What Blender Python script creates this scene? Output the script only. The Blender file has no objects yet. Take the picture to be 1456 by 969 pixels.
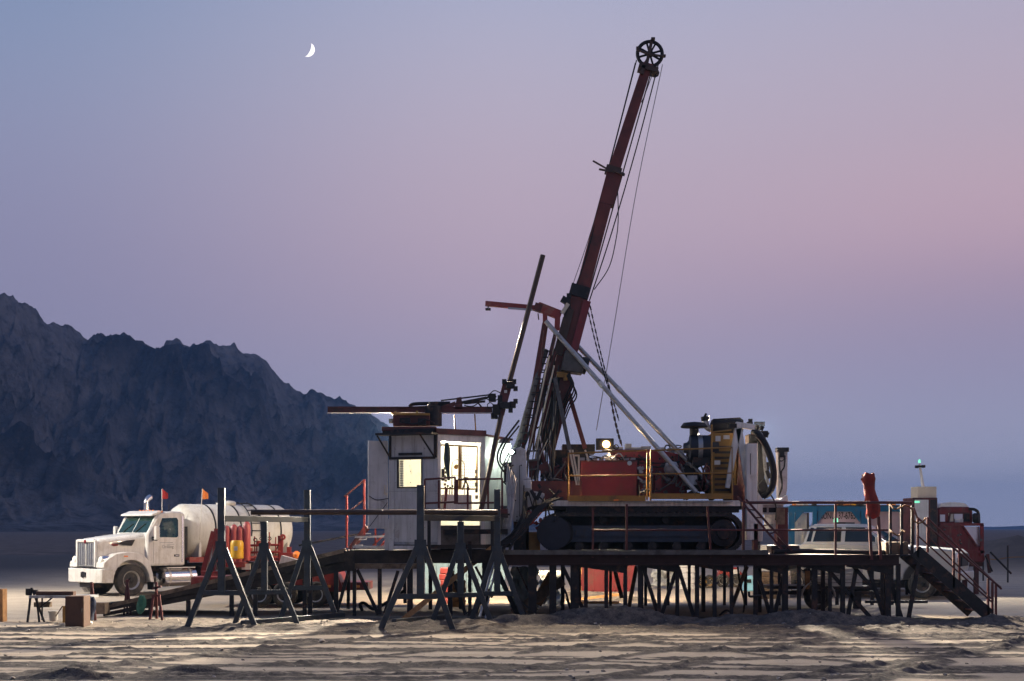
import bpy, bmesh, math, random
import numpy as np
from mathutils import Vector as V, Matrix, noise as mnoise
random.seed(7)
R = math.radians
scene = bpy.context.scene
COL = scene.collection
# ---------------------------------------------------------------- camera model (measurements taken from the photograph)
FPX, CX, CY, CAMZ = 2022.0, 728.0, 752.0, 2.2
def P(px, py, Y):
    return V(((px-CX)/FPX*Y, Y, CAMZ-(py-CY)/FPX*Y))
def XZ(px, py, Y):
    p = P(px, py, Y); return (p.x, p.z)
# ---------------------------------------------------------------- materials
MATS = {}
def mat(name, col, rough=.6, metal=0.0, var=.22, scale=4.0, dirt=None, dirt_amt=.35, dirt_scale=1.6, bump=0.0, bump_scale=40, spec=.4, emit=None, emit_s=0, coat=0.0, streak=0.0):
    if name in MATS: return MATS[name]
    m = bpy.data.materials.new(name); m.use_nodes = True
    nt = m.node_tree; N = nt.nodes; L = nt.links
    b = N['Principled BSDF']
    b.inputs['Roughness'].default_value = rough; b.inputs['Metallic'].default_value = metal
    b.inputs['Specular IOR Level'].default_value = spec
    b.inputs['Coat Weight'].default_value = coat
    if emit:
        b.inputs['Emission Color'].default_value = (*emit, 1); b.inputs['Emission Strength'].default_value = emit_s
        b.inputs['Base Color'].default_value = (*col, 1); MATS[name] = m; return m
    tc = N.new('ShaderNodeTexCoord')
    n1 = N.new('ShaderNodeTexNoise'); n1.inputs['Scale'].default_value = scale; n1.inputs['Detail'].default_value = 6
    L.new(tc.outputs['Object'], n1.inputs['Vector'])
    mr = N.new('ShaderNodeMapRange'); mr.inputs['From Min'].default_value = .3; mr.inputs['From Max'].default_value = .7
    mr.inputs['To Min'].default_value = 1-var; mr.inputs['To Max'].default_value = 1+var
    L.new(n1.outputs['Fac'], mr.inputs['Value'])
    mul = N.new('ShaderNodeVectorMath'); mul.operation = 'SCALE'; mul.inputs[0].default_value = col
    L.new(mr.outputs['Result'], mul.inputs['Scale'])
    out = mul.outputs['Vector']
    if dirt:
        n2 = N.new('ShaderNodeTexNoise'); n2.inputs['Scale'].default_value = dirt_scale; n2.inputs['Detail'].default_value = 9; n2.inputs['Roughness'].default_value = .68
        L.new(tc.outputs['Object'], n2.inputs['Vector'])
        cr = N.new('ShaderNodeMapRange'); cr.inputs['From Min'].default_value = .62-.35*dirt_amt; cr.inputs['From Max'].default_value = .78-.25*dirt_amt
        cr.inputs['To Min'].default_value = 0; cr.inputs['To Max'].default_value = .85
        L.new(n2.outputs['Fac'], cr.inputs['Value'])
        mx = N.new('ShaderNodeMix'); mx.data_type = 'RGBA'; mx.inputs[7].default_value = (*dirt, 1)
        L.new(cr.outputs['Result'], mx.inputs[0]); L.new(out, mx.inputs[6]); out = mx.outputs[2]
        rr = N.new('ShaderNodeMapRange'); rr.inputs['To Min'].default_value = rough; rr.inputs['To Max'].default_value = min(1, rough+.3)
        L.new(cr.outputs['Result'], rr.inputs['Value']); L.new(rr.outputs['Result'], b.inputs['Roughness'])
        if metal: 
            ml = N.new('ShaderNodeMapRange'); ml.inputs['To Min'].default_value = metal; ml.inputs['To Max'].default_value = .0
            L.new(cr.outputs['Result'], ml.inputs['Value']); L.new(ml.outputs['Result'], b.inputs['Metallic'])
    if streak:
        mp = N.new('ShaderNodeMapping'); mp.inputs['Scale'].default_value = (9, 9, .7); L.new(tc.outputs['Object'], mp.inputs['Vector'])
        n4 = N.new('ShaderNodeTexNoise'); n4.inputs['Scale'].default_value = 1.0; n4.inputs['Detail'].default_value = 5; n4.inputs['Roughness'].default_value = .7; L.new(mp.outputs['Vector'], n4.inputs['Vector'])
        cs = N.new('ShaderNodeMapRange'); cs.inputs['From Min'].default_value = .47; cs.inputs['From Max'].default_value = .74; cs.inputs['To Max'].default_value = streak; L.new(n4.outputs['Fac'], cs.inputs['Value'])
        ms = N.new('ShaderNodeMix'); ms.data_type = 'RGBA'; ms.inputs[7].default_value = (.13, .105, .08, 1); L.new(cs.outputs['Result'], ms.inputs[0]); L.new(out, ms.inputs[6]); out = ms.outputs[2]
    L.new(out, b.inputs['Base Color'])
    if bump:
        n3 = N.new('ShaderNodeTexNoise'); n3.inputs['Scale'].default_value = bump_scale; n3.inputs['Detail'].default_value = 5
        L.new(tc.outputs['Object'], n3.inputs['Vector'])
        bp = N.new('ShaderNodeBump'); bp.inputs['Strength'].default_value = bump; bp.inputs['Distance'].default_value = .02
        L.new(n3.outputs['Fac'], bp.inputs['Height']); L.new(bp.outputs['Normal'], b.inputs['Normal'])
    MATS[name] = m
    return m
DUST = (.30, .25, .19); RUST = (.13, .06, .035)
m_white   = mat('white_paint', (.66, .64, .60), .45, 0, .06, 3, (.34, .30, .25), .2, 2.2, streak=.5)
m_cream   = mat('dusty_white_paint', (.62, .605, .57), .38, 0, .05, 2, (.40, .35, .28), .24, 1.3, coat=.25, streak=.38)
m_tank    = mat('tank_plastic', (.58, .575, .535), .5, 0, .06, 1.2, (.42, .37, .28), .18, 1.0, streak=.28)
m_dark    = mat('dark_steel', (.016, .016, .019), .55, .3, .3, 6, RUST, .25, 3.5)
m_rack    = mat('blue_grey_steel', (.035, .046, .058), .42, .35, .25, 5, (.06, .05, .04), .3, 4, bump=.15)
m_black   = mat('black_rubber', (.010, .010, .012), .7, 0, .3, 8, (.04, .035, .03), .2, 5)
m_hose    = mat('hose_rubber', (.014, .014, .016), .62, 0, .2, 8, spec=.25)
m_maroon  = mat('maroon_paint', (.15, .014, .017), .45, 0, .2, 3, (.05, .03, .028), .3, 2.5, streak=.5)
m_red     = mat('red_paint', (.155, .013, .019), .42, 0, .15, 3, (.10, .04, .03), .3, 2.5)
m_dred    = mat('oxide_red_steel', (.085, .020, .019), .5, .1, .3, 4, (.045, .03, .028), .4, 3)
m_mast    = mat('weathered_red_steel', (.115, .026, .022), .5, .1, .3, 2.5, (.045, .030, .028), .28, 1.8)
m_yel     = mat('yellow_paint', (.26, .135, .022), .5, 0, .15, 4, (.12, .08, .04), .3, 3)
m_grey    = mat('grey_paint', (.30, .31, .32), .5, .1, .12, 4, (.12, .10, .085), .35, 3)
m_lgrey   = mat('light_grey_paint', (.46, .46, .47), .5, 0, .1, 3, (.20, .17, .15), .16, 2.4, streak=.55)
m_pipe    = mat('galvanised_pipe', (.36, .37, .38), .35, .7, .15, 4, (.12, .10, .08), .3, 4)
m_rod     = mat('brown_drill_steel', (.06, .040, .032), .45, .5, .3, 3, (.05, .035, .03), .4, 4)
m_chrome  = mat('polished_alloy', (.72, .70, .68), .22, 1, .05, 3)
m_rim     = mat('dull_alloy', (.55, .53, .50), .38, .8, .1, 6, (.22, .18, .14), .3, 6)
m_tyre    = mat('tyre_rubber', (.028, .027, .027), .8, 0, .25, 10, (.14, .115, .09), .4, 4, bump=.2)
m_glass   = mat('dark_glass', (.008, .012, .016), .06, 0, .1, 2, spec=.6)
m_wood    = mat('weathered_timber', (.17, .125, .085), .8, 0, .3, 6, (.06, .045, .035), .4, 4, bump=.3)
m_plank   = mat('orange_timber', (.34, .18, .07), .75, 0, .25, 6, (.12, .07, .04), .35, 4)
m_ramp    = mat('blackened_timber', (.024, .020, .018), .85, 0, .35, 4, (.07, .055, .042), .3, 2.4, bump=.4)
m_deck    = mat('deck_steel', (.034, .017, .017), .8, .1, .3, 4, (.028, .025, .024), .4, 2)
m_inner   = mat('cabin_lining', (.78, .77, .70), .5, 0, .05, 3, (.45, .40, .30), .2, 3)
m_pinkp   = mat('sky_pink_panel', (.40, .31, .35), .45, 0, .08, 3, (.25, .22, .24), .3, 2)  # pink of the reflected sky is put into the panel colour
m_tframe  = mat('navy_frame_paint', (.018, .030, .050), .5, 0, .2, 4, (.04, .035, .03), .3, 3)
m_rackd   = mat('dark_rack_steel', (.022, .027, .034), .75, .1, .25, 5, (.05, .042, .034), .3, 4, spec=.2)
m_track   = mat('worn_track_steel', (.026, .025, .026), .55, .4, .4, 9, (.07, .055, .042), .35, 6)
m_navy    = mat('navy_rubber', (.010, .014, .026), .55, 0, .2, 5)
m_blue    = mat('blue_paint', (.004, .085, .19), .45, 0, .12, 4, (.08, .09, .09), .28, 3)
m_orange  = mat('orange_lens', (.8, .22, .03), .3, 0, .05)
m_coat    = mat('dark_cloth', (.03, .045, .045), .9, 0, .3, 12)
m_bcloth  = mat('navy_cloth', (.022, .03, .06), .9, 0, .35, 14, (.10, .09, .08), .25, 8)
m_gcloth  = mat('green_cloth', (.02, .09, .07), .9, 0, .3, 12)
m_rcloth  = mat('red_wrap', (.14, .010, .006), .75, 0, .35, 9, (.20, .015, .01), .4, 5, bump=.4)
m_tarp    = mat('pale_tarp', (.50, .56, .54), .55, 0, .15, 3, (.32, .28, .22), .3, 2, bump=.3, bump_scale=12)
m_pink    = mat('pink_cylinder', (.38, .075, .08), .4, 0, .1, 5, (.25, .12, .1), .25, 5)
m_ttred   = mat('trailer_red', (.21, .025, .020), .45, 0, .12, 3, (.20, .12, .09), .3, 3)
m_jug     = mat('yellow_plastic', (.72, .40, .02), .4, 0, .06, 5, (.35, .2, .05), .2, 5)
m_rope    = mat('orange_rope', (.16, .08, .03), .85, 0, .2, 30)
m_beige   = mat('beige_panel', (.55, .49, .38), .5, 0, .08, 3, (.3, .25, .2), .25, 3)
m_steelgl = mat('brushed_stainless', (.62, .58, .60), .3, .9, .06, 3)
m_card    = mat('brown_board', (.085, .045, .028), .75, 0, .2, 5, (.05, .03, .02), .3, 5)
m_grey2   = mat('bucket_plastic', (.52, .50, .46), .5, 0, .08, 5, DUST, .3, 5)
m_flagr   = mat('red_flag_cloth', (.45, .04, .04), .8, 0, .2, 20)
m_flago   = mat('orange_flag_cloth', (.85, .30, .08), .8, 0, .1, 20)
m_lamp_w  = mat('lamp_warm', (1, .8, .5), emit=(1, .80, .50), emit_s=30)
m_lamp_o  = mat('lamp_glare_ring', (1, .6, .2), emit=(1, .50, .14), emit_s=1.3)
m_lamp_c  = mat('lamp_cool', (.9, 1, .95), emit=(.82, 1, .92), emit_s=40)
m_lamp_in = mat('lamp_tube', (1, .97, .85), emit=(1, .95, .80), emit_s=9)
m_lamp_g  = mat('lamp_green', (.1, 1, .5), emit=(.30, 1, .62), emit_s=.9)
m_dgrey   = mat('grimy_grey_steel', (.085, .082, .08), .5, .2, .25, 4, (.04, .032, .028), .4, 3)
m_moon    = mat('moon_surface', (.9, .88, .84), emit=(1, .955, .89), emit_s=1.25)
# ---------------------------------------------------------------- objects and properties
def tag(o, label=None, cat=None, group=None, kind=None):
    if label: o['label'] = label
    if cat: o['category'] = cat
    if group: o['group'] = group
    if kind: o['kind'] = kind
    return o
def thing(name, label, cat, loc=(0, 0, 0), rotz=0, group=None):
    o = bpy.data.objects.new(name, None); COL.objects.link(o)
    o.location = loc; o.rotation_euler = (0, 0, rotz); o.empty_display_size = .2
    return tag(o, label, cat, group)
def root_of(o):
    while o.parent is not None: o = o.parent
    return o
class MB:
    """collects shapes and links them as ONE mesh object; own=True: coordinates are already local to the thing"""
    def __init__(s): s.v = []; s.f = []
    def add(s, vs, fs):
        o = len(s.v); s.v += [V(v) for v in vs]; s.f += [tuple(i+o for i in f) for f in fs]; return s
    def box(s, c, d, rot=None):
        x, y, z = d[0]/2, d[1]/2, d[2]/2
        vs = [V(p) for p in ((-x,-y,-z),(x,-y,-z),(x,y,-z),(-x,y,-z),(-x,-y,z),(x,-y,z),(x,y,z),(-x,y,z))]
        if rot is not None: vs = [rot @ p for p in vs]
        c = V(c)
        return s.add([p+c for p in vs], [(3,2,1,0),(4,5,6,7),(0,1,5,4),(1,2,6,5),(2,3,7,6),(3,0,4,7)])
    def bx(s, x0, x1, y0, y1, z0, z1):
        return s.box(((x0+x1)/2, (y0+y1)/2, (z0+z1)/2), (abs(x1-x0), abs(y1-y0), abs(z1-z0)))
    def bar(s, a, b, w, h=None, up=(0, 1, 0), w2=None, h2=None):
        a, b = V(a), V(b); h = h or w; w2 = w2 or w; h2 = h2 or h
        d = (b-a).normalized(); u = V(up)
        if abs(d.dot(u)) > .98: u = V((1, 0, 0))
        e = d.cross(u).normalized(); u = e.cross(d).normalized()
        vs = []
        for p, ww, hh in ((a, w, h), (b, w2, h2)):
            for sx, sy in ((-1,-1),(1,-1),(1,1),(-1,1)): vs.append(p+e*sx*ww/2+u*sy*hh/2)
        return s.add(vs, [(3,2,1,0),(4,5,6,7),(0,1,5,4),(1,2,6,5),(2,3,7,6),(3,0,4,7)])
    def tube(s, a, b, r, r2=None, n=10):
        a, b = V(a), V(b); r2 = r if r2 is None else r2
        d = (b-a).normalized(); e = d.orthogonal().normalized(); u = d.cross(e)
        vs = []
        for p, rr in ((a, r), (b, r2)):
            for k in range(n):
                t = 2*math.pi*k/n; vs.append(p+(e*math.cos(t)+u*math.sin(t))*rr)
        fs = [(k, (k+1) % n, n+(k+1) % n, n+k) for k in range(n)] + [tuple(range(n-1, -1, -1)), tuple(range(n, 2*n))]
        return s.add(vs, fs)
    def path(s, pts, r, n=6):
        pts = [V(p) for p in pts]
        rs = r if isinstance(r, (list, tuple)) else [r]*len(pts)
        e = None; vs = []
        for i, p in enumerate(pts):
            d = (pts[min(i+1, len(pts)-1)]-pts[max(i-1, 0)]).normalized()
            e = d.orthogonal().normalized() if e is None else (e-d*e.dot(d)).normalized()
            u = d.cross(e)
            for k in range(n):
                t = 2*math.pi*k/n; vs.append(p+(e*math.cos(t)+u*math.sin(t))*rs[i])
        fs = []
        for i in range(len(pts)-1):
            for k in range(n): fs.append((i*n+k, i*n+(k+1) % n, (i+1)*n+(k+1) % n, (i+1)*n+k))
        fs += [tuple(range(n-1, -1, -1)), tuple(range((len(pts)-1)*n, len(pts)*n))]
        return s.add(vs, fs)
    def curve(s, pts, r, n=6, k=6):
        """smooth Catmull-Rom path"""
        p = [V(q) for q in pts]; p = [p[0]*2-p[1]] + p + [p[-1]*2-p[-2]]; out = []
        for i in range(1, len(p)-2):
            for j in range(k):
                t = j/k
                out.append(.5*((2*p[i])+(-p[i-1]+p[i+1])*t+(2*p[i-1]-5*p[i]+4*p[i+1]-p[i+2])*t*t+(-p[i-1]+3*p[i]-3*p[i+1]+p[i+2])*t**3))
        out.append(p[-2])
        return s.path(out, r, n)
    def prism(s, poly, a, b, plane='xz'):
        """2-D outline extruded between a and b along the remaining axis"""
        n = len(poly)
        mk = {'xz': lambda p, t: (p[0], t, p[1]), 'xy': lambda p, t: (p[0], p[1], t), 'yz': lambda p, t: (t, p[0], p[1])}[plane]
        vs = [mk(p, a) for p in poly]+[mk(p, b) for p in poly]
        return s.add(vs, [tuple(range(n-1, -1, -1)), tuple(range(n, 2*n))]+[(i, (i+1) % n, n+(i+1) % n, n+i) for i in range(n)])
    def loft(s, rings, caps=True):
        n = len(rings[0]); vs = [p for r in rings for p in r]; fs = []
        for i in range(len(rings)-1):
            for k in range(n): fs.append((i*n+k, i*n+(k+1) % n, (i+1)*n+(k+1) % n, (i+1)*n+k))
        if caps: fs += [tuple(range(n-1, -1, -1)), tuple(range((len(rings)-1)*n, len(rings)*n))]
        return s.add(vs, fs)
    def lathe(s, prof, o, axis, n=20):
        o = V(o); d = V(axis).normalized(); e = d.orthogonal().normalized(); u = d.cross(e)
        rings = []
        for r, h in prof:
            rings.append([o+d*h+(e*math.cos(2*math.pi*k/n)+u*math.sin(2*math.pi*k/n))*max(r, 1e-4) for k in range(n)])
        return s.loft(rings)
    def torus(s, c, axis, Rr, r, n=28, m=8, a0=0, a1=2*math.pi):
        d = V(axis).normalized(); e = d.orthogonal().normalized(); u = d.cross(e); c = V(c); vs = []; fs = []
        for i in range(n):
            t = 2*math.pi*i/n; q = e*math.cos(t)+u*math.sin(t)
            for j in range(m):
                w = 2*math.pi*j/m; vs.append(c+q*(Rr+r*math.cos(w))+d*r*math.sin(w))
        for i in range(n):
            for j in range(m): fs.append((i*m+j, ((i+1) % n)*m+j, ((i+1) % n)*m+(j+1) % m, i*m+(j+1) % m))
        return s.add(vs, fs)
    def mesh(s, name):
        me = bpy.data.meshes.new(name); me.from_pydata([tuple(v) for v in s.v], [], s.f); 
        bm = bmesh.new(); bm.from_mesh(me); bmesh.ops.recalc_face_normals(bm, faces=bm.faces); bm.to_mesh(me); bm.free()
        return me
    def build(s, name, m, parent=None, label=None, cat=None, group=None, kind=None, own=False, bevel=0, subsurf=0, angle=32):
        if parent is not None and not own:
            rt = root_of(parent); Mi = (Matrix.Translation(rt.location) @ Matrix.Rotation(rt.rotation_euler[2], 4, 'Z')).inverted()
            s.v = [Mi @ v for v in s.v]
        loc = None
        if parent is None and not own:
            xs = [v.x for v in s.v]; ys = [v.y for v in s.v]; loc = V(((min(xs)+max(xs))/2, (min(ys)+max(ys))/2, min(v.z for v in s.v)))
            s.v = [v-loc for v in s.v]
        me = s.mesh(name); me.materials.append(m)
        me.shade_smooth(); me.set_sharp_from_angle(angle=R(angle))
        o = bpy.data.objects.new(name, me); COL.objects.link(o)
        if loc is not None: o.location = loc
        if parent is not None: o.parent = parent
        if bevel:
            md = o.modifiers.new('bevel', 'BEVEL'); md.width = bevel; md.segments = 2; md.limit_method = 'ANGLE'; md.angle_limit = R(35)
        if subsurf:
            md = o.modifiers.new('subsurf', 'SUBSURF'); md.levels = subsurf; md.render_levels = subsurf
        return tag(o, label, cat, group, kind)
def copy_tree(o, parent=None):
    c = o.copy(); COL.objects.link(c); c.parent = parent
    for ch in list(o.children): copy_tree(ch, c)
    return c
def text(name, body, size, m, parent, loc, rot, ext=.004, sx=1.0, bold=0.0):
    cu = bpy.data.curves.new(name, 'FONT'); cu.body = body; cu.size = size; cu.extrude = ext; cu.offset = bold; cu.align_x = 'CENTER'; cu.align_y = 'CENTER'
    cu.materials.append(m); o = bpy.data.objects.new(name, cu); COL.objects.link(o); o.rotation_euler = rot; o.location = loc; o.scale = (sx, 1, 1)
    bpy.context.view_layer.update(); me = bpy.data.meshes.new_from_object(o.evaluated_get(bpy.context.evaluated_depsgraph_get())); mw = o.matrix_world.copy(); bpy.data.objects.remove(o)
    me.transform(mw); q = bpy.data.objects.new(name, me); COL.objects.link(q); q.parent = parent
    return q
# ---------------------------------------------------------------- camera
cam = bpy.data.cameras.new('camera'); camo = bpy.data.objects.new('camera', cam); COL.objects.link(camo)
camo.location = (0, 0, CAMZ); camo.rotation_euler = (R(90), 0, 0)
cam.sensor_width = 36; cam.lens = FPX/1456*36; cam.shift_y = (CY-484.5)/1456; cam.clip_end = 20000; cam.clip_start = .5
scene.camera = camo
scene.view_settings.view_transform = 'Standard'; scene.view_settings.look = 'None'; scene.view_settings.exposure = 0; scene.view_settings.gamma = 1
scene.cycles.use_denoising = True
scene.cycles.max_bounces = 6; scene.cycles.volume_bounces = 0; scene.cycles.sample_clamp_indirect = 4
# ---------------------------------------------------------------- dusk sky (directional gradient: dusk-blue floor, pink belt, pale lilac above)
def s2l(h):
    c = [int(h[i:i+2], 16)/255 for i in (1, 3, 5)]
    return [x/12.92 if x <= .04045 else ((x+.055)/1.055)**2.4 for x in c]
w = bpy.data.worlds.new('World'); scene.world = w; w.use_nodes = True
nt = w.node_tree; N = nt.nodes; L = nt.links; bg = N['Background']
tc = N.new('ShaderNodeTexCoord'); sp = N.new('ShaderNodeSeparateXYZ'); L.new(tc.outputs['Generated'], sp.inputs[0])
def ramp(stops):
    r = N.new('ShaderNodeValToRGB'); r.color_ramp.interpolation = 'B_SPLINE'
    while len(r.color_ramp.elements) < len(stops): r.color_ramp.elements.new(.5)
    for e, (p, c) in zip(r.color_ramp.elements, stops): e.position = p; e.color = (*s2l(c), 1)
    L.new(sp.outputs['Z'], r.inputs[0]); return r
SKY_L = [(0, '#a8abcc'), (.06, '#9495b8'), (.12, '#8a87ad'), (.19, '#8c88ae'), (.26, '#8b90b6'), (.33, '#7a90b9'), (.40, '#6882b4'), (.60, '#6585c4'), (1, '#4a6cb4')]
SKY_C = [(0, '#b8bcdc'), (.05, '#acacca'), (.10, '#a39cbd'), (.15, '#b09cb8'), (.21, '#c0a7bc'), (.28, '#bbadc4'), (.36, '#a9aecd'), (.60, '#6f8cc6'), (1, '#4a6cb4')]
SKY_R = [(0, '#babfdf'), (.05, '#adaecb'), (.10, '#9c96ba'), (.15, '#a591b0'), (.20, '#c6a0b3'), (.26, '#c0a9bc'), (.36, '#afabc6'), (.60, '#7890c6'), (1, '#4a6cb4')]
rl, rc, rr = ramp(SKY_L), ramp(SKY_C), ramp(SKY_R)
m1 = N.new('ShaderNodeMapRange'); m1.interpolation_type = 'SMOOTHSTEP'; m1.inputs['From Min'].default_value = -.36; m1.inputs['From Max'].default_value = .02; L.new(sp.outputs['X'], m1.inputs[0])
m2 = N.new('ShaderNodeMapRange'); m2.interpolation_type = 'SMOOTHSTEP'; m2.inputs['From Min'].default_value = .02; m2.inputs['From Max'].default_value = .36; L.new(sp.outputs['X'], m2.inputs[0])
xa = N.new('ShaderNodeMix'); xa.data_type = 'RGBA'; L.new(m1.outputs[0], xa.inputs[0]); L.new(rl.outputs[0], xa.inputs[6]); L.new(rc.outputs[0], xa.inputs[7])
xb = N.new('ShaderNodeMix'); xb.data_type = 'RGBA'; L.new(m2.outputs[0], xb.inputs[0]); L.new(xa.outputs[2], xb.inputs[6]); L.new(rr.outputs[0], xb.inputs[7])
mb_ = N.new('ShaderNodeMapRange'); mb_.interpolation_type = 'SMOOTHSTEP'; mb_.inputs['From Min'].default_value = -.5; mb_.inputs['From Max'].default_value = .55; mb_.inputs['To Min'].default_value = .70; mb_.inputs['To Max'].default_value = 1.01
L.new(sp.outputs['Y'], mb_.inputs[0]); L.new(mb_.outputs[0], bg.inputs['Strength']); hs = N.new('ShaderNodeHueSaturation'); hs.inputs['Saturation'].default_value = .83; L.new(xb.outputs[2], hs.inputs['Color']); L.new(hs.outputs[0], bg.inputs['Color'])
# last light of the sun, far to the right and almost gone
su = bpy.data.lights.new('sun', 'SUN'); su.energy = .50; su.angle = R(25); su.color = (1, .72, .66)
so = bpy.data.objects.new('sun', su); COL.objects.link(so); so.rotation_euler = (R(76), 0, R(78))
# ---------------------------------------------------------------- numpy noise
def vnoise(x, y, seed=0):
    xi = np.floor(x).astype(np.int64); yi = np.floor(y).astype(np.int64); xf = x-xi; yf = y-yi
    def h(a, b):
        n = (a*374761393+b*668265263+seed*974634773) & 0xffffffff
        n = ((n ^ (n >> 13))*1274126177) & 0xffffffff
        return ((n ^ (n >> 16)) & 0xffff)/65535.0
    u = xf*xf*(3-2*xf); v = yf*yf*(3-2*yf)
    return (h(xi, yi)*(1-u)+h(xi+1, yi)*u)*(1-v)+(h(xi, yi+1)*(1-u)+h(xi+1, yi+1)*u)*v
def fbm(x, y, o=4, seed=0, g=.5):
    t = 0; a = 1; n = 0
    for i in range(o): t = t+a*vnoise(x*2**i+i*17.3, y*2**i+i*9.1, seed+i); n += a; a *= g
    return t/n
def ridged(x, y, o=6, seed=0):
    t = 0; a = 1; n = 0; w_ = 1
    for i in range(o):
        r = 1-np.abs(2*vnoise(x*2.03**i+i*13.7, y*2.03**i+i*7.7, seed+i)-1); r = r*r
        t = t+a*r*w_; n += a; a *= .52; w_ = np.clip(r*1.4, 0, 1)
    return t/n
def sstep(a, b, x):
    t = np.clip((x-a)/(b-a), 0, 1); return t*t*(3-2*t)
def grid_mesh(name, X, Y, Z, m, attr=None):
    ny, nx = X.shape; me = bpy.data.meshes.new(name)
    co = np.stack([X, Y, Z], -1).reshape(-1, 3).astype(np.float32)
    i = np.arange(nx*ny).reshape(ny, nx); q = np.stack([i[:-1, :-1], i[:-1, 1:], i[1:, 1:], i[1:, :-1]], -1).reshape(-1, 4)
    me.vertices.add(len(co)); me.vertices.foreach_set('co', co.ravel())
    me.loops.add(q.size); me.loops.foreach_set('vertex_index', q.ravel().astype(np.int32))
    me.polygons.add(len(q)); me.polygons.foreach_set('loop_start', (np.arange(len(q))*4).astype(np.int32))
    me.update(calc_edges=True); me.validate()
    for k, a in (attr or {}).items():
        at = me.attributes.new(k, 'FLOAT', 'POINT'); at.data.foreach_set('value', a.ravel().astype(np.float32))
    me.shade_smooth(); me.materials.append(m)
    o = bpy.data.objects.new(name, me); COL.objects.link(o); return o
# ---------------------------------------------------------------- ground
def tri(u): return np.clip(1-np.abs(u), 0, 1)
rt = np.random.RandomState(5)
TRACKS = []
yt_ = 18.3
while yt_ < 31.5:
    TRACKS.append((yt_, rt.uniform(-.05, .07) if rt.rand() < .72 else rt.choice([-1, 1])*rt.uniform(.10, .30), rt.choice([.09, .13, .18, .30]), rt.uniform(.6, 1.0), rt.uniform(0, 50)))
    yt_ += rt.uniform(.28, .75)
DIAG = [(-11.5, 1.25, .20, 1.0), (-8.4, 1.4, .26, 1.0), (-6.6, 1.1, .16, .8), (-3.6, 1.35, .24, 1.0), (-1.9, 1.2, .15, .8), (.6, 1.45, .24, 1.0), (3.4, 1.15, .20, .9), (5.0, 1.5, .26, 1.0), (9.0, -1.1, .2, .8)]
MOUNDS = [(1.9, 33.05, 1.7, .62, .36), (3.4, 33.1, 1.3, .5, .22), (.2, 32.8, 1.2, .6, .2), (6.7, 33.0, 1.6, .6, .32), (5.2, 33.1, .8, .45, .16), (8.6, 33.1, 1.3, .5, .14), (-.9, 32.2, .9, .6, .16),
          (-2.2, 31.9, 1.2, .5, .10), (-5.2, 31.5, 1.6, .4, .10), (-6.5, 21.0, .5, .35, .12), (-4.9, 22.0, .7, .3, .08), (9.9, 46, 2.0, 1.2, .12), (2.2, 45, 1.4, 1.6, .22), (3.4, 43, 1.2, 1.0, .16), (11.5, 33.5, 1.2, .6, .12)]
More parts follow.
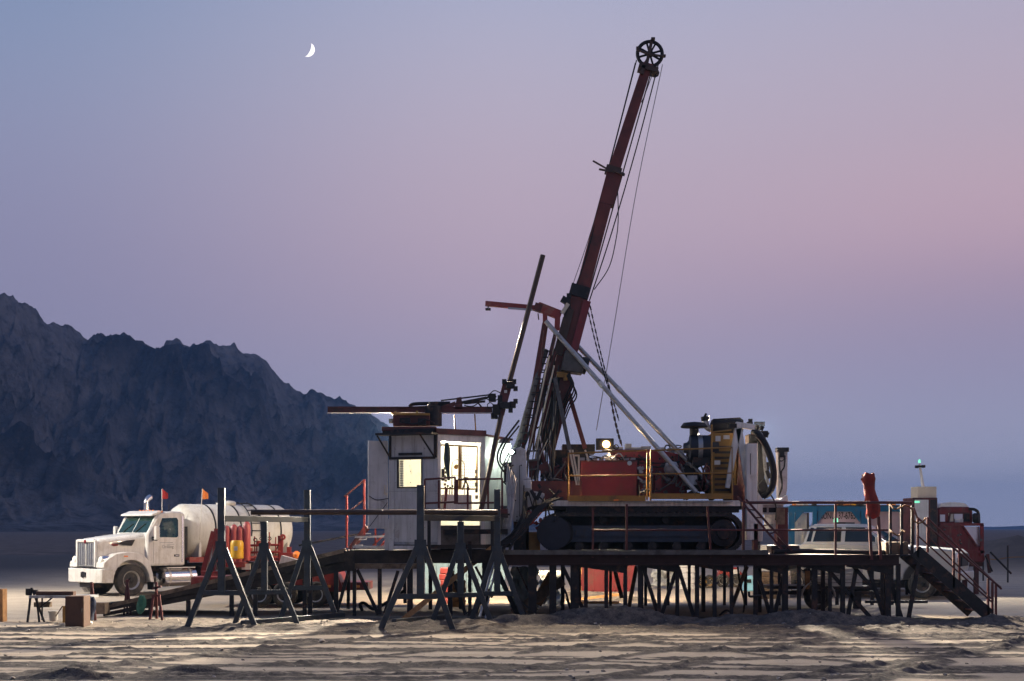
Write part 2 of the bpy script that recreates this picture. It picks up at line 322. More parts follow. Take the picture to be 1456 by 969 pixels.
def ground_h(x, y):
    z = (fbm(x*.25, y*.25, 3, 3)-.5)*.10
    near = sstep(15, 18, y)*(1-sstep(31.5, 33.5, y))
    churn = np.zeros_like(x); zz = np.zeros_like(x)
    for (y0, sl, wd, amp, ph) in TRACKS:
        yc = y0+sl*x+1.1*(fbm(x*.10+ph, x*0+ph, 3, 11)-.5)
        d = (y-yc)/wd
        pres = sstep(.33, .47, fbm(x*.19+ph*3, x*0+ph, 3, 23))
        zz += amp*pres*(.03+.035*wd)*(tri(d*1.3)-.4*tri((d-1.2)*1.3)-.3*tri((d+1.2)*1.3))*.5
        churn = np.maximum(churn, pres*amp*np.clip(1.5-np.abs(d+1.1*(fbm(x*.9+ph, y*1.1, 4, 37)-.5))*1.15, 0, 1))
    clods = fbm(x*7, y*5, 4, 31, .66)-.42
    churn = np.clip(churn*(.55+1.0*fbm(x*.9, y*2.2, 3, 77))-.04, 0, 1)
    z = z+near*(zz+churn*np.clip(clods, -.05, 1)*.10*(churn > .02))
    z = z+(fbm(x*2.1, y*5.2, 4, 41)-.5)*.022*(1-.4*near)
    grav = np.zeros_like(x)
    for (mx, my, rx, ry, h) in MOUNDS:
        q = np.sqrt(((x-mx)/rx)**2+((y-my)/ry)**2)*(1+.35*(fbm(x*1.3, y*1.3, 3, 53)-.5))
        g = 1-sstep(.1, 1.05, q); z = z+h*g*(.75+.5*fbm(x*2.6, y*2.6, 3, 59)); grav = np.maximum(grav, 1-sstep(.5, 1.35, q))
    for (x0, sl, wd, amp) in DIAG:                       # older wheel ruts crossing the pad at an angle
        d = (y-20-sl*(x-x0)-1.6*(fbm(x*.35+x0, x*0+x0, 3, 43)-.5))/(wd*math.sqrt(1+sl*sl))
        pres = amp*sstep(.30, .44, fbm(x*.5+x0*3, y*.2, 2, 47))
        k_ = pres*np.clip(1.15-np.abs(d+.6*(fbm(x*1.6, y*1.6, 3, 49)-.5)), 0, 1)
        z = z+near*k_*(.03+.10*np.clip(clods, -.1, 1)); churn = np.maximum(churn, k_*1.1)
    prints = np.zeros_like(x)
    for (y0, sl, wd, amp, ph) in TRACKS[::4]:
        yc = y0+.3+(sl*.7+.01)*x+.3*(fbm(x*.10+ph, x*0+ph, 2, 19)-.5); dd = (y-yc)/.17
        lug = .45+.55*((np.floor((x+dd*.10)*7.5) % 2) == 0)
        prints = np.maximum(prints, np.clip(1.5-np.abs(dd)*1.4, 0, 1)*lug*sstep(.42, .56, fbm(x*.2+ph*2, x*0+ph, 2, 29)))
    z = z-near*prints*.018
    churn = np.maximum(churn, prints*.5)
    # dark gravel along the platform front; deck shade is also put into its tone
    strip = sstep(28.9, 30.8, y+.9*(fbm(x*.4, y*.2, 3, 61)-.5))*(1-sstep(34.2, 36.0, y))
    grav = np.maximum(grav, strip*.95*sstep(-14, -5, x+2*(fbm(x*.3, y*.5, 2, 67)-.5))*(1-.35*sstep(9.5, 13, x)))
    z = z+grav*(fbm(x*4.5, y*4.5, 3, 71, .6)-.45)*.13
    # berms at the edge of the pad
    bl = np.exp(-((y-60)/3.4)**2)*(1-sstep(-13.5, -9, x))*(.95+.35*fbm(x*.3, y*.2, 3, 83))
    br = np.exp(-((y-74)/4.5)**2)*sstep(17, 24, x)*(.9+.5*fbm(x*.3, y*.2, 3, 89)) + 1.1*np.clip(1-np.sqrt(((x-25.2)/3.2)**2+((y-71)/3.5)**2), 0, 1)
    bc = np.exp(-((y-66)/3)**2)*sstep(-6, -1, x)*(1-sstep(14, 19, x))*.4
    z = z+bl+br+bc
    berm = np.clip((bl+br)*1.6, 0, 1)
    far = sstep(62, 78, y)
    z = z+far*(fbm(x*.06, y*.03, 3, 91)-.5)*.7*(1-sstep(600, 2500, y))
    return z, churn*near, grav, np.maximum(far, 0), berm
ys = np.concatenate([np.linspace(4, 17.5, 20), np.arange(17.7, 37, .055), np.geomspace(37.1, 90, 170), np.geomspace(92, 9000, 70)])
xs_c = np.arange(-14, 14.01, .075); xs_r = 14+np.geomspace(.2, 6000, 70); xs = np.concatenate([-xs_r[::-1], xs_c, xs_r])
GX, GY = np.meshgrid(xs, ys)
GZ, churn, grav, farm, berm = ground_h(GX, GY)
def gz(x, y):
    a, *_ = ground_h(np.array([[float(x)]]), np.array([[float(y)]])); return float(a[0, 0])
m_ground = bpy.data.materials.new('desert_sand'); m_ground.use_nodes = True
nt = m_ground.node_tree; N = nt.nodes; L = nt.links; b = N['Principled BSDF']; b.inputs['Roughness'].default_value = .95; b.inputs['Specular IOR Level'].default_value = .15
tc = N.new('ShaderNodeTexCoord')
def nnoise(sc, det=6, rough=.6, stretch=None, src='Object'):
    n = N.new('ShaderNodeTexNoise'); n.inputs['Scale'].default_value = sc; n.inputs['Detail'].default_value = det; n.inputs['Roughness'].default_value = rough
    if stretch:
        mp = N.new('ShaderNodeMapping'); mp.inputs['Scale'].default_value = stretch; L.new(tc.outputs[src], mp.inputs['Vector']); L.new(mp.outputs['Vector'], n.inputs['Vector'])
    else: L.new(tc.outputs[src], n.inputs['Vector'])
    return n.outputs['Fac']
def mrange(v, a, b_, c=0, d=1):
    n = N.new('ShaderNodeMapRange'); n.inputs[1].default_value = a; n.inputs[2].default_value = b_; n.inputs[3].default_value = c; n.inputs[4].default_value = d; L.new(v, n.inputs[0]); return n.outputs[0]
def mixc(f, a, b_):
    n = N.new('ShaderNodeMix'); n.data_type = 'RGBA'
    for i, val in ((0, f), (6, a), (7, b_)):
        if isinstance(val, (tuple, list)): n.inputs[i].default_value = (*val, 1)
        elif isinstance(val, float): n.inputs[i].default_value = val
        else: L.new(val, n.inputs[i])
    return n.outputs[2]
def attr(nm):
    n = N.new('ShaderNodeAttribute'); n.attribute_name = nm; return n.outputs['Fac']
def math_(op, a, b_):
    n = N.new('ShaderNodeMath'); n.operation = op; n.use_clamp = True
    for i, val in enumerate((a, b_)):
        if isinstance(val, (int, float)): n.inputs[i].default_value = val
        else: L.new(val, n.inputs[i])
    return n.outputs[0]
c = mixc(mrange(nnoise(.7, 7, .62), .35, .7), (.43, .365, .285), (.35, .295, .235))
c = mixc(mrange(nnoise(1.0, 6, .6, (.5, 3.2, 1)), .52, .74, 0, .6), c, (.23, .19, .15))
c = mixc(mrange(nnoise(14, 5, .7), .55, .8, 0, .6), c, (.15, .125, .10))
c = mixc(math_('MULTIPLY', mrange(attr('churn'), .08, .42), mrange(nnoise(6, 5, .7), .3, .52, .62, 1)), c, mixc(mrange(nnoise(2.2, 5, .65), .38, .62), (.042, .038, .039), (.085, .075, .068)))
c = mixc(math_('MULTIPLY', mrange(attr('gravel'), .1, .7), mrange(nnoise(5, 6, .7), .25, .6, .6, 1)), c, mixc(mrange(nnoise(30, 3, .7), .4, .65), (.045, .040, .038), (.095, .083, .075)))
c = mixc(attr('berm'), c, (.105, .10, .10))
c = mixc(attr('far'), c, mixc(mrange(nnoise(.35, 6, .75), .42, .62), (.085, .072, .068), (.17, .135, .12)))
L.new(c, b.inputs['Base Color'])
bp = N.new('ShaderNodeBump'); bp.inputs['Strength'].default_value = .75; bp.inputs['Distance'].default_value = .05
ad = math_('ADD', nnoise(9, 6, .7), math_('MULTIPLY', nnoise(45, 3, .7), .35)); L.new(ad, bp.inputs['Height']); L.new(bp.outputs['Normal'], b.inputs['Normal'])
tag(grid_mesh('ground', GX, GY, GZ, m_ground, {'churn': churn, 'gravel': grav, 'far': farm, 'berm': berm}), kind='structure')
# ---------------------------------------------------------------- mountains: a ridge running away to the right
CREST = [(-260, 372), (-180, 388), (-90, 396), (-40, 410), (0, 418), (20, 421), (40, 427), (52, 440), (62, 456), (80, 457), (100, 457), (113, 468), (125, 478), (142, 470), (155, 472), (165, 471), (180, 474), (195, 482), (212, 488), (228, 492), (235, 483), (250, 480), (262, 484), (270, 490), (282, 484), (292, 481), (300, 486), (310, 490), (320, 485), (330, 485), (345, 497), (360, 500), (378, 508), (395, 530), (408, 544), (420, 549), (432, 558), (440, 553), (447, 552), (458, 558), (470, 563), (490, 566), (505, 572), (520, 579), (535, 590), (555, 604), (580, 618), (610, 640), (650, 668), (690, 700), (730, 730), (770, 748), (800, 754)]
cpx = np.array([q[0] for q in CREST], float); cpy = np.array([q[1] for q in CREST], float)
nu, nv = 860, 260
u = np.linspace(-260, 800, nu); crest_Y = np.interp(u, [-260, 0, 550, 800], [1350, 1500, 2250, 2500])
crest_h = (752-np.interp(u, cpx, cpy))/FPX*crest_Y
vv = np.linspace(0, 1.25, nv)                       # 0 foot, 1 crest, >1 back slope
U, Vv = np.meshgrid(u, vv); CYm = np.tile(crest_Y, (nv, 1)); CHm = np.tile(crest_h, (nv, 1))
foot = CYm-np.interp(U, [-260, 0, 550, 800], [820, 860, 760, 500])
YY = foot+(CYm-foot)*Vv
XX = (U-CX)/FPX*CYm + (1-Vv)*np.interp(U, [-260, 550, 800], [150, 100, 60])
t = np.clip(Vv, 0, 1)
prof = np.where(t < .42, .17*(t/.42)**1.5, .17+.83*((t-.42)/.58)**1.08)
prof = np.where(Vv > 1, 1-(Vv-1)*2.2, prof)
px0_, py0_ = (U-CX)/FPX*CYm, CYm
arc = np.concatenate([[0], np.cumsum(np.hypot(np.diff(px0_[0]), np.diff(py0_[0])))]); S_ = np.tile(arc, (nv, 1)); D_ = (CYm-foot)*(1-Vv)
wv = 90*(fbm(S_/260, D_/260, 3, 301)-.5)
sp_ = ridged((S_-.75*D_+wv)/230, (D_+wv)/760, 5, 101)
sp2 = ridged((S_-.55*D_+wv)/84, (D_-wv)/170, 5, 131)
sp3 = ridged((S_-.3*D_)/30, D_/38, 4, 151)
rel = sstep(.06, .5, t); env = 1-sstep(.86, 1.0, t)
ZZ = CHm*prof + rel*env*np.minimum(1, CHm/120)*((sp_-.42)*105+(sp2-.42)*46)
ZZ = ZZ + sstep(.25, .6, t)*np.minimum(1, CHm/60)*((sp3-.45)*(15*env+7))
ZZ = ZZ + (fbm(S_/9, D_/9, 3, 161)-.5)*5*sstep(.4, .7, t)*(CHm > 20)
XX = XX + rel*env*(sp2-.5)*14
pxa = CX+XX/np.maximum(YY, 1)*FPX
lim = CAMZ+(752-np.interp(pxa, cpx, cpy))/FPX*YY
lim = lim*(.985-.05*(1-t))+(sp3-.5)*5
ZZ = np.where((Vv < .96) & (ZZ > lim), lim-.25*(ZZ-lim), ZZ)
ZZ = np.where(Vv > 1.2, -20, ZZ); ZZ = ZZ-2.0*(1-sstep(0, .08, Vv))
m_mtn = bpy.data.materials.new('bare_rock'); m_mtn.use_nodes = True
nt = m_mtn.node_tree; N = nt.nodes; L = nt.links; b = N['Principled BSDF']; b.inputs['Roughness'].default_value = 1; b.inputs['Specular IOR Level'].default_value = .05
tc = N.new('ShaderNodeTexCoord')
c = mixc(mrange(nnoise(.012, 8, .65), .35, .65), (.034, .040, .054), (.072, .078, .092))  # blue of the distant evening air is mixed into the rock colour
c = mixc(mrange(attr('scree'), .12, .62), c, mixc(mrange(nnoise(.05, 6, .7), .35, .65), (.135, .14, .16), (.23, .23, .24)))
c = mixc(mrange(nnoise(.06, 8, .72), .48, .66, 0, .8), c, (.034, .034, .038))
c = mixc(mrange(nnoise(.25, 4, .7), .55, .75, 0, .55), c, (.18, .155, .145))
L.new(c, b.inputs['Base Color'])
bp = N.new('ShaderNodeBump'); bp.inputs['Strength'].default_value = 1; bp.inputs['Distance'].default_value = 24
L.new(nnoise(.045, 9, .68), bp.inputs['Height']); L.new(bp.outputs['Normal'], b.inputs['Normal'])
scree = np.clip(1.25-(sp_*.8+sp2*.7+sp3*.5), 0, 1)*sstep(.04, .25, t)+.6*(1-sstep(.1, .5, t))*fbm(S_/60, D_/90, 4, 197)
tag(grid_mesh('mountains', XX, YY, ZZ, m_mtn, {'scree': scree}), kind='structure')
# low far range on the right-hand horizon
u2 = np.linspace(500, 2300, 200); hh = 24*np.clip(fbm(u2*.006, u2*0, 4, 171)*1.3-.15, 0.1, 1)
X2 = np.stack([(u2-CX)/FPX*k for k in (5200, 5600, 6000)]); Y2 = np.stack([u2*0+k for k in (5200, 5600, 6000)]); Z2 = np.stack([hh*0-3, hh*1.0, hh*0-3])
tag(grid_mesh('hills', X2, Y2, Z2, m_mtn), kind='structure')
# ---------------------------------------------------------------- moon: the sunlit crescent
mc = P(441, 71, 9000); rad = 10.2/FPX*9000
ring_o = []; ring_i = []
for k in range(25):
    a = -math.pi/2+math.pi*k/24
    ring_o.append((rad*math.cos(a), rad*math.sin(a))); ring_i.append((rad*.36*math.cos(a), rad*math.sin(a)))
poly = ring_o+ring_i[::-1][1:-1]
rot = R(-24); poly = [(x*math.cos(rot)-z*math.sin(rot)-rad*.35, x*math.sin(rot)+z*math.cos(rot)) for x, z in poly]
mb = MB(); n_ = len(ring_o)
dr = lambda x, z, y: (mc.x+x*math.cos(rot)-z*math.sin(rot)-rad*.35, mc.y+y, mc.z+x*math.sin(rot)+z*math.cos(rot))
rings = []
for k in range(n_):
    (xo, zo), (xi, zi) = ring_o[k], ring_i[k]; th = .30*(xo-xi)+.02
    rings.append([dr(xo, zo, 0), dr((xo+xi)/2, zo, -th), dr(xi, zi, 0), dr((xo+xi)/2, zo, th)])
mb.loft(rings).build('moon', m_moon, label='thin bright crescent moon high in the lilac sky', cat='moon')
# ================================================================ platform
DZ = 1.56            # deck height
YF, YB = 34.0, 41.0  # front and back edge of the main deck
pf = thing('drill_platform', 'long dark steel platform on braced legs that carries the drill rig', 'platform', (4.5, 37.5, 0))
X0, X1 = P(716, 0, 34).x, P(1278, 0, 34).x
mb = MB().bx(X0, X1, YF+.06, YB, DZ-.08, DZ)
for k in range(14):
    x = X0+.3+k*(X1-X0-.6)/13; mb.bx(x-.05, x+.05, YF+.1, YB-.1, DZ-.2, DZ-.08)
mb.build('deck', m_deck, pf)
mb = MB()
mb.bx(X0, X1, YF-.02, YF+.05, DZ-.21, DZ+.0); mb.bx(X0, X1, YF-.07, YF-.02, DZ-.03, DZ+.02); mb.bx(X0, X1, YF-.07, YF-.02, DZ-.24, DZ-.20)
mb.build('edge_beam', m_deck, pf)
MB().bx(X0, X1, YB, YB+.08, DZ-.24, DZ+.02).build('back_beam', m_deck, pf)
# shallow sagging lattice chord under the front beam
def under(px): return P(px, 0, 34.05).x
for (a, ya, b_, yb) in ((820, 806, 890, 812), (910, 806, 963, 811), (991, 806, 1040, 811), (1074, 806, 1116, 814), (1136, 806, 1198, 813), (1204, 806, 1270, 814)):
    p, q = P(a, ya, 34.1), P(b_, yb, 34.1)
    MB().prism([(p.x, DZ-.2), (q.x, DZ-.2), (q.x, q.z-.06), (p.x, p.z)], 34.07, 34.16).build('stiffener', m_dark, pf)
def pleg(px, Y, w, pxb=None, top=DZ-.2, m=m_dark):
    x = P(px, 0, Y).x; xb = P(pxb, 0, Y).x if pxb else x
    MB().bar((x, Y, top), (xb, Y, gz(xb, Y)-.12), w, w*.8).build('leg', m, pf)
for px, w in ((757, .2), (786, .17), (817, .20), (833, .09), (862, .09), (889, .09), (910, .10), (937, .085), (963, .09), (991, .10), (1016, .095), (1040, .085), (1074, .10), (1097, .085), (1116, .14), (1136, .09), (1158, .13), (1180, .085), (1198, .11), (1262, .14), (1277, .10)):
    pleg(px, 34.15, w)
def brace(a, b_, Y, w=.075, m=m_dark, Y2=None):
    p = P(*a, Y); q = P(*b_, Y2 or Y); MB().bar(p, q, w, w*.8).build('brace', m, pf)
for a, b_ in (((800, 806), (829, 866)), ((914, 806), (938, 880)), ((963, 806), (939, 880)), ((964, 806), (988, 882)), ((1076, 812), (1098, 884)), ((1116, 810), (1099, 884)), ((1177, 810), (1246, 888)), ((1217, 810), (1205, 880)), ((1234, 806), (1261, 890)), ((1212, 804), (1242, 838)), ((1262, 812), (1283, 884)), ((1306, 800), (1291, 884))):
    brace(a, b_, 34.22, .09)
for px, w in ((824, .09), (868, .08), (918, .08), (950, .08), (980, .08), (1030, .08), (1060, .09), (1108, .08), (1150, .09), (1190, .09), (1240, .09), (1268, .09)):
    pleg(px, 40.6, w)
for a, b_ in (((905, 806), (893, 870)), ((1062, 806), (1041, 862)), ((873, 806), (884, 850))):
    p, q = P(*a, 40.2), P(*b_, 39.4); MB().bar(p, q, .11, .05).build('brace', m_wood, pf)
for (px, Y) in ((800, 37.3), (912, 37.3), (1000, 37.3), (1080, 37.3), (1170, 37.3), (1255, 37.3)): pleg(px, Y, .1)
# front hand rail of the platform (red-brown pipe)
ZR = P(0, 715, 34).z; ZM = P(0, 754, 34).z
def rail(pts, r=.026): return MB().path(pts, r, 6)
rl_ = MB(); xa, xb = P(843, 0, 34).x, P(1296, 0, 34).x
rl_.tube((P(1062, 0, 34).x, 33.97, ZR), (xb, 33.97, ZR), .035); rl_.tube((xa, 33.97, ZM), (P(1262, 0, 34).x, 33.97, ZM), .026)
ro = rl_.build('railing', m_dred, pf)
for px, ytop, w in ((843, 722, .05), (891, 717, .055), (1011, 720, .05), (1057, 714, .06), (1188, 715, .05)):
    p = P(px, ytop, 33.97); MB().bar((p.x+(.0 if px != 1011 else -.09), 33.97, p.z), (p.x, 33.97, DZ-.05), w).build('post', m_dred, ro)
for px in (1236, 1249):
    p = P(px, 735, 33.95); MB().bar(p, (p.x+.05, 33.95, DZ-.1), .065).build('post', m_dred, ro)
for px, yt in ((1266, 717), (1282, 717), (1297, 719)):
    p = P(px, yt, 34.4); MB().bar(p, (p.x, 34.4, DZ-.05), .06).build('post', m_dark, ro)
# ladder from the rig deck down to the platform
a1, b1, a2, b2 = P(1049, 707, 35.4), P(1119, 790, 34.5), P(1061, 711, 35.4), P(1126, 783, 34.5)
ld = thing('access_ladder', 'slanting dark red steel ladder from rig deck down to the platform', 'ladder', (b1.x, b1.y, DZ))
mb = MB().bar(a1, b1, .045, .09).bar(a2, b2, .045, .09); mb.build('stringer', m_dred, ld)
for k in range(7):
    t = (k+.5)/7; MB().tube(a1.lerp(b1, t), a2.lerp(b2, t), .016, n=6).build('rung', m_dred, ld)
# black drilling hose lying along the deck edge
MB().curve([P(1100, 785, 34.5), P(1150, 784, 34.6), P(1210, 785, 34.5), P(1262, 786, 34.6)], .06, 8).build('drilling_hose', m_hose, label='thick black hose lying along the right end of the platform deck', cat='hose')
mb = MB().bx(P(716,0,33.9).x, P(1092, 0, 33.9).x, 33.84, 33.92, DZ+.02, DZ+.13); mb.build('fender_timber', m_dgrey, label='long grey channel laid along the front edge of the platform', cat='channel')
# ---------------------------------------------------------------- left deck and ramp
YL = 35.6
ldk = thing('entry_deck', 'dark timber decked steel bay under the white driller cabin', 'platform', (-2.2, 38, 0))
xl, xr = P(490, 0, YL).x, P(718, 0, YL).x
ZL = P(0, 783, YL).z
MB().bx(xl, xr, YL+.07, 40.5, ZL-.09, ZL).build('deck', m_ramp, ldk)
MB().bx(xl, xr, YL, YL+.07, ZL-.32, ZL+.01).build('edge_beam', m_ramp, ldk)
p = P(548, 800, YL); MB().bx(P(496, 0, YL).x, P(592, 0, YL).x, YL+.02, YL+.2, ZL-.46, ZL-.33).build('bearer', m_wood, ldk)
def lleg(a, b_, w, m=m_dark, Y=YL+.1, Y2=None): MB().bar(P(*a, Y), P(*b_, Y2 or Y), w, w*.8).build('leg', m, ldk)
for a, b_, w, Y in (((504, 806), (504, 876), .09, YL+.1), ((540, 806), (540, 874), .10, YL+.1), ((478, 812), (478, 872), .11, YL+.1), ((496, 806), (495, 866), .085, 38.5), ((583, 806), (583, 872), .14, YL+.1), ((575, 806), (576, 858), .09, 38.8),
                    ((668, 770), (668, 878), .09, YL-.05), ((640, 806), (640, 874), .12, YL+.1), ((690, 800), (690, 876), .16, YL+.1), ((612, 800), (612, 868), .10, 38.6), ((655, 800), (655, 866), .10, 38.6)): lleg(a, b_, w, Y=Y)
for a, b_, w, Y in (((497, 808), (480, 868), .08, YL+.15), ((508, 810), (538, 874), .085, YL+.15), ((566, 812), (547, 872), .08, YL+.15), ((640, 806), (662, 874), .085, YL+.15), ((700, 800), (676, 872), .1, YL+.15), ((704, 804), (738, 880), .12, YL-.7), ((718, 806), (746, 882), .13, YL-.9)):
    MB().bar(P(*a, Y), P(*b_, Y), w, w*.8).build('brace', m_dark, ldk)
# ramp
rp = thing('ramp', 'long blackened timber ramp rising from the sand to the cabin deck', 'ramp', (-8, 38, 0))
def ramp_pt(px, py, Y): return P(px, py, Y)
fa_t, fb_t = P(146, 865, 35.9), P(492, 783.5, YL)
fa_b, fb_b = P(146, 877, 35.9), P(492, 812, YL)
W = 2.7; back = V((0, W, 0))
MB().loft([[fa_t+V((0, .1, -.05)), fb_t+V((0, .1, -.05)), fb_t+back+V((0, 0, -.05)), fa_t+back+V((0, 0, -.05))], [fa_t+V((0, .1, .0)), fb_t+V((0, .1, .0)), fb_t+back, fa_t+back]]).build('tread_deck', m_ramp, rp)
def strip(t0, t1, b0, b1, y0, th): # plate in the ramp's side plane
    return MB().loft([[t0+V((0, y0, 0)), t1+V((0, y0, 0)), b1+V((0, y0, 0)), b0+V((0, y0, 0))], [t0+V((0, y0+th, 0)), t1+V((0, y0+th, 0)), b1+V((0, y0+th, 0)), b0+V((0, y0+th, 0))]])
mid0, mid1 = fa_t.lerp(fa_b, .45), fb_t.lerp(fb_b, .5)
strip(fa_t, fb_t, mid0, mid1, 0, .09).build('upper_beam', m_ramp, rp)
strip(mid0+V((0, 0, -.03)), mid1+V((0, 0, -.03)), fa_b, fb_b, .05, .09).build('lower_beam', m_ramp, rp)
e0, e1 = V((0, -.02, .02)), V((0, -.02, -.03))
MB().bar(fa_t+V((0, 0, .015)), fb_t+V((0, 0, .015)), .10, .045).build('edge_strip', m_wood, rp)
strip(fa_t+back, fb_t+back, fa_b+back, fb_b+back, -.05, .08).build('back_beam', m_ramp, rp)
MB().bar(P(425, 776, 38.3), P(520, 758, 38.3), .05, .06).build('side_rail', m_dark, rp)
for px in (212, 266, 328, 345, 362, 440, 432):
    t = (px-146)/(492-146); q = fa_b.lerp(fb_b, t); MB().bar(q+V((0, .2, 0)), (q.x, q.y+.2, gz(q.x, q.y)-.1), .1).build('post', m_dark, rp)
mb = MB()
for k in range(22):
    t = (k+.5)/22; q = fa_t.lerp(fb_t, t); mb.bx(q.x-.05, q.x+.05, q.y+.15, q.y+W, q.z+.0, q.z+.03)
mb.build('cleat', m_wood, rp)
MB().box(P(143, 866, 35.7)+V((0, 0, .02)), (.35, .5, .28)).build('foot_block', m_wood, rp)
# gusset pieces at the joint
MB().bx(fb_t.x-.05, fb_t.x+.22, YL-.05, YL, fb_b.z, fb_t.z).build('splice_plate', m_ramp, rp)
# ---------------------------------------------------------------- pipe racks of A-frames
def aframe(parent, px, ytop, Y, ybar, pxl, pxr, yfoot, yapex, w=.15, m=m_rack, ycr=843):
    x = P(px, 0, Y).x; zt = P(px, ytop, Y).z; zap = P(px, yapex, Y).z; zc = P(px, ycr, Y).z
    up = MB().bar((x, Y, zc), (x, Y, zt), w, w).build('upright', m, parent, bevel=.008)
    for pxx, s in ((pxl, -1), (pxr, 1)):
        f = P(pxx, yfoot, Y); f.z = gz(f.x, Y)-.06
        MB().bar((x+s*w*.45, Y, zap), f, w*.78, w*.8).build('leg', m, parent, bevel=.006)
    t = (zap-zc)/(zap-gz(x, Y)); xl_ = x+(P(pxl, 0, Y).x-x)*t; xr_ = x+(P(pxr, 0, Y).x-x)*t
    MB().bx(xl_, xr_, Y-.05, Y+.05, zc-.06, zc+.05).build('crossbar', m, parent, bevel=.005)
    MB().bx(x-w*.8, x+w*.8, Y-.085, Y-.078, zap-.10, zap+.16).build('gusset', m, parent)
rk = thing('pipe_rack', 'tall blue grey pipe rack of three A frames in front of ramp', 'pipe rack', (-5.7, 33, 0))
aframe(rk, 315, 694, 31.5, 738, 265, 362, 893, 780)
aframe(rk, 376, 742, 33.0, 738, 333, 424, 888, 782, w=.14, ycr=842)
aframe(rk, 437, 697, 35.0, 738, 398, 480, 879, 778, ycr=836)
A, B = P(315, 739, 31.5), P(437, 739, 35.0); A.z = B.z = 2.2+14*33/FPX*.97
MB().bar(A+V((0, 0, -.0)), B, .13, .15).build('top_beam', m_rackd, rk, bevel=.006)
a, b_ = P(345, 890, 32.2), P(488, 877, 35.2); a.z = gz(a.x, a.y)+.06; b_.z = gz(b_.x, b_.y)+.06
MB().bar(a, b_, .13, .14).build('ground_beam', m_rack, rk, bevel=.006)
rk2 = thing('pipe_rack', 'blue grey pipe rack of A frames below the lit cabin doorway', 'pipe rack', (-1.5, 32.5, 0))
aframe(rk2, 598, 690, 30.9, 738, 541, 645, 897, 778, w=.16, ycr=848)
aframe(rk2, 655, 742, 32.6, 738, 612, 698, 887, 782, w=.15, ycr=846)
aframe(rk2, 707, 696, 33.5, 738, 668, 748, 882, 786, w=.15, ycr=844)
A, B = P(598, 737, 30.9), P(707, 739, 33.5); A.z = B.z = 2.2+15*32/FPX
MB().bar(A, B, .13, .15).build('top_beam', m_rackd, rk2, bevel=.006)
a, b_ = P(560, 889, 32.2), P(640, 880, 34.6); a.z = gz(a.x, a.y)+.05; b_.z = gz(b_.x, b_.y)+.05
MB().bar(a, b_, .13, .12).build('ground_beam', m_rack, rk2, bevel=.006)
# brown pipe lying across both racks
a, b_ = P(357, 731, 32.4), P(708, 731, 32.4); a.z = b_.z = A.z+.075+.062
MB().tube(a, b_, .062, n=14).build('drill_pipe', m_rod, label='long rusty brown drill pipe lying level across both pipe racks', cat='pipe')
a, b_ = P(606, 737, 33.6), P(722, 734, 33.9)
MB().bar(a, b_, .09, .09).build('steel_angle', m_dark, label='dark steel bar lying behind the pipe below the cabin railing', cat='steel bar')
# ---------------------------------------------------------------- stairs on the right
st = thing('steel_stairs', 'dark steel stairs with handrails at the right end of platform', 'stairs', (10.5, 34.2, 0))
Ya, Yb = 34.2, 35.5
def S(px, py, Y): return P(px, py, Y)
t0, t1 = S(1302, 785, Ya), S(1412, 884, Ya); t1.z = gz(t1.x, Ya)+.05
for Y in (Ya, Yb):
    o = V((0, Y-Ya, 0)); MB().bar(t0+o+V((0, 0, .02)), t1+o+V((-.1, 0, .05)), .05, .30, up=(0, 0, 1)).build('stringer', m_dark, st)
for k in range(7):
    q = t0.lerp(t1, (k+.6)/7.1); MB().bx(q.x-.14, q.x+.14, Ya+.03, Yb-.03, q.z+.0, q.z+.035).build('tread', m_dred, st)
for Y, dx in ((Ya, 0), (Yb, 0)):
    o = V((dx, Y-Ya, 0)); hr = MB()
    if Y == Ya:
        hr.path([S(1299, 722, Ya), S(1304, 736, Ya), S(1423, 836, Ya)], .026); hr.path([S(1305, 762, Ya), S(1412, 858, Ya)], .02)
        posts = ((1305, 737, 792), (1356, 780, 836), (1405, 823, 876), (1411, 828, 880))
    else:
        hr.path([S(1318, 736, Yb), S(1424, 838, Yb)], .026); hr.path([S(1318, 762, Yb), S(1410, 852, Yb)], .02)
        posts = ((1319, 737, 786), (1364, 781, 834), (1416, 830, 876))
    h_ = hr.build('handrail', m_dred, st)
    for px, ya, yb in posts: MB().bar(S(px, ya, Y), S(px, yb, Y), .05).build('post', m_dred, h_)
MB().bx(S(1262, 0, 34.3).x, S(1306, 0, 34.3).x, 34.2, 36.2, DZ-.02, DZ+.015).build('landing', m_dark, st)
# box-shaped bracket on the landing
mb = MB().bx(P(1258, 0, 34.6).x, P(1290, 0, 34.6).x, 34.5, 35.2, P(0, 790, 34.6).z, P(0, 771, 34.6).z)
mb.build('timber_crate', m_wood, label='low weathered box standing on the deck beside the stair head', cat='box', bevel=.01)
# orange rope wound on the rail ends
pts = [P(1266, 718, 34.3), P(1272, 724, 34.1), P(1280, 722, 34.1), P(1288, 719, 34.1), P(1296, 724, 34.1), P(1298, 738, 34.1), P(1305, 744, 34.1), P(1312, 742, 34.1), P(1316, 737, 34.2)]
MB().curve(pts, .022, 6).build('rope', m_rope, label='frayed orange rope looped along the rail at the stair head', cat='rope')
pts = [P(1265, 754, 34.2), P(1270, 758, 34.0), P(1278, 762, 34.0), P(1283, 755, 34.1), P(1287, 757, 34.0)]
MB().curve(pts, .02, 6).build('rope', m_rope, label='short orange rope tied between two posts at rail middle height', cat='rope')
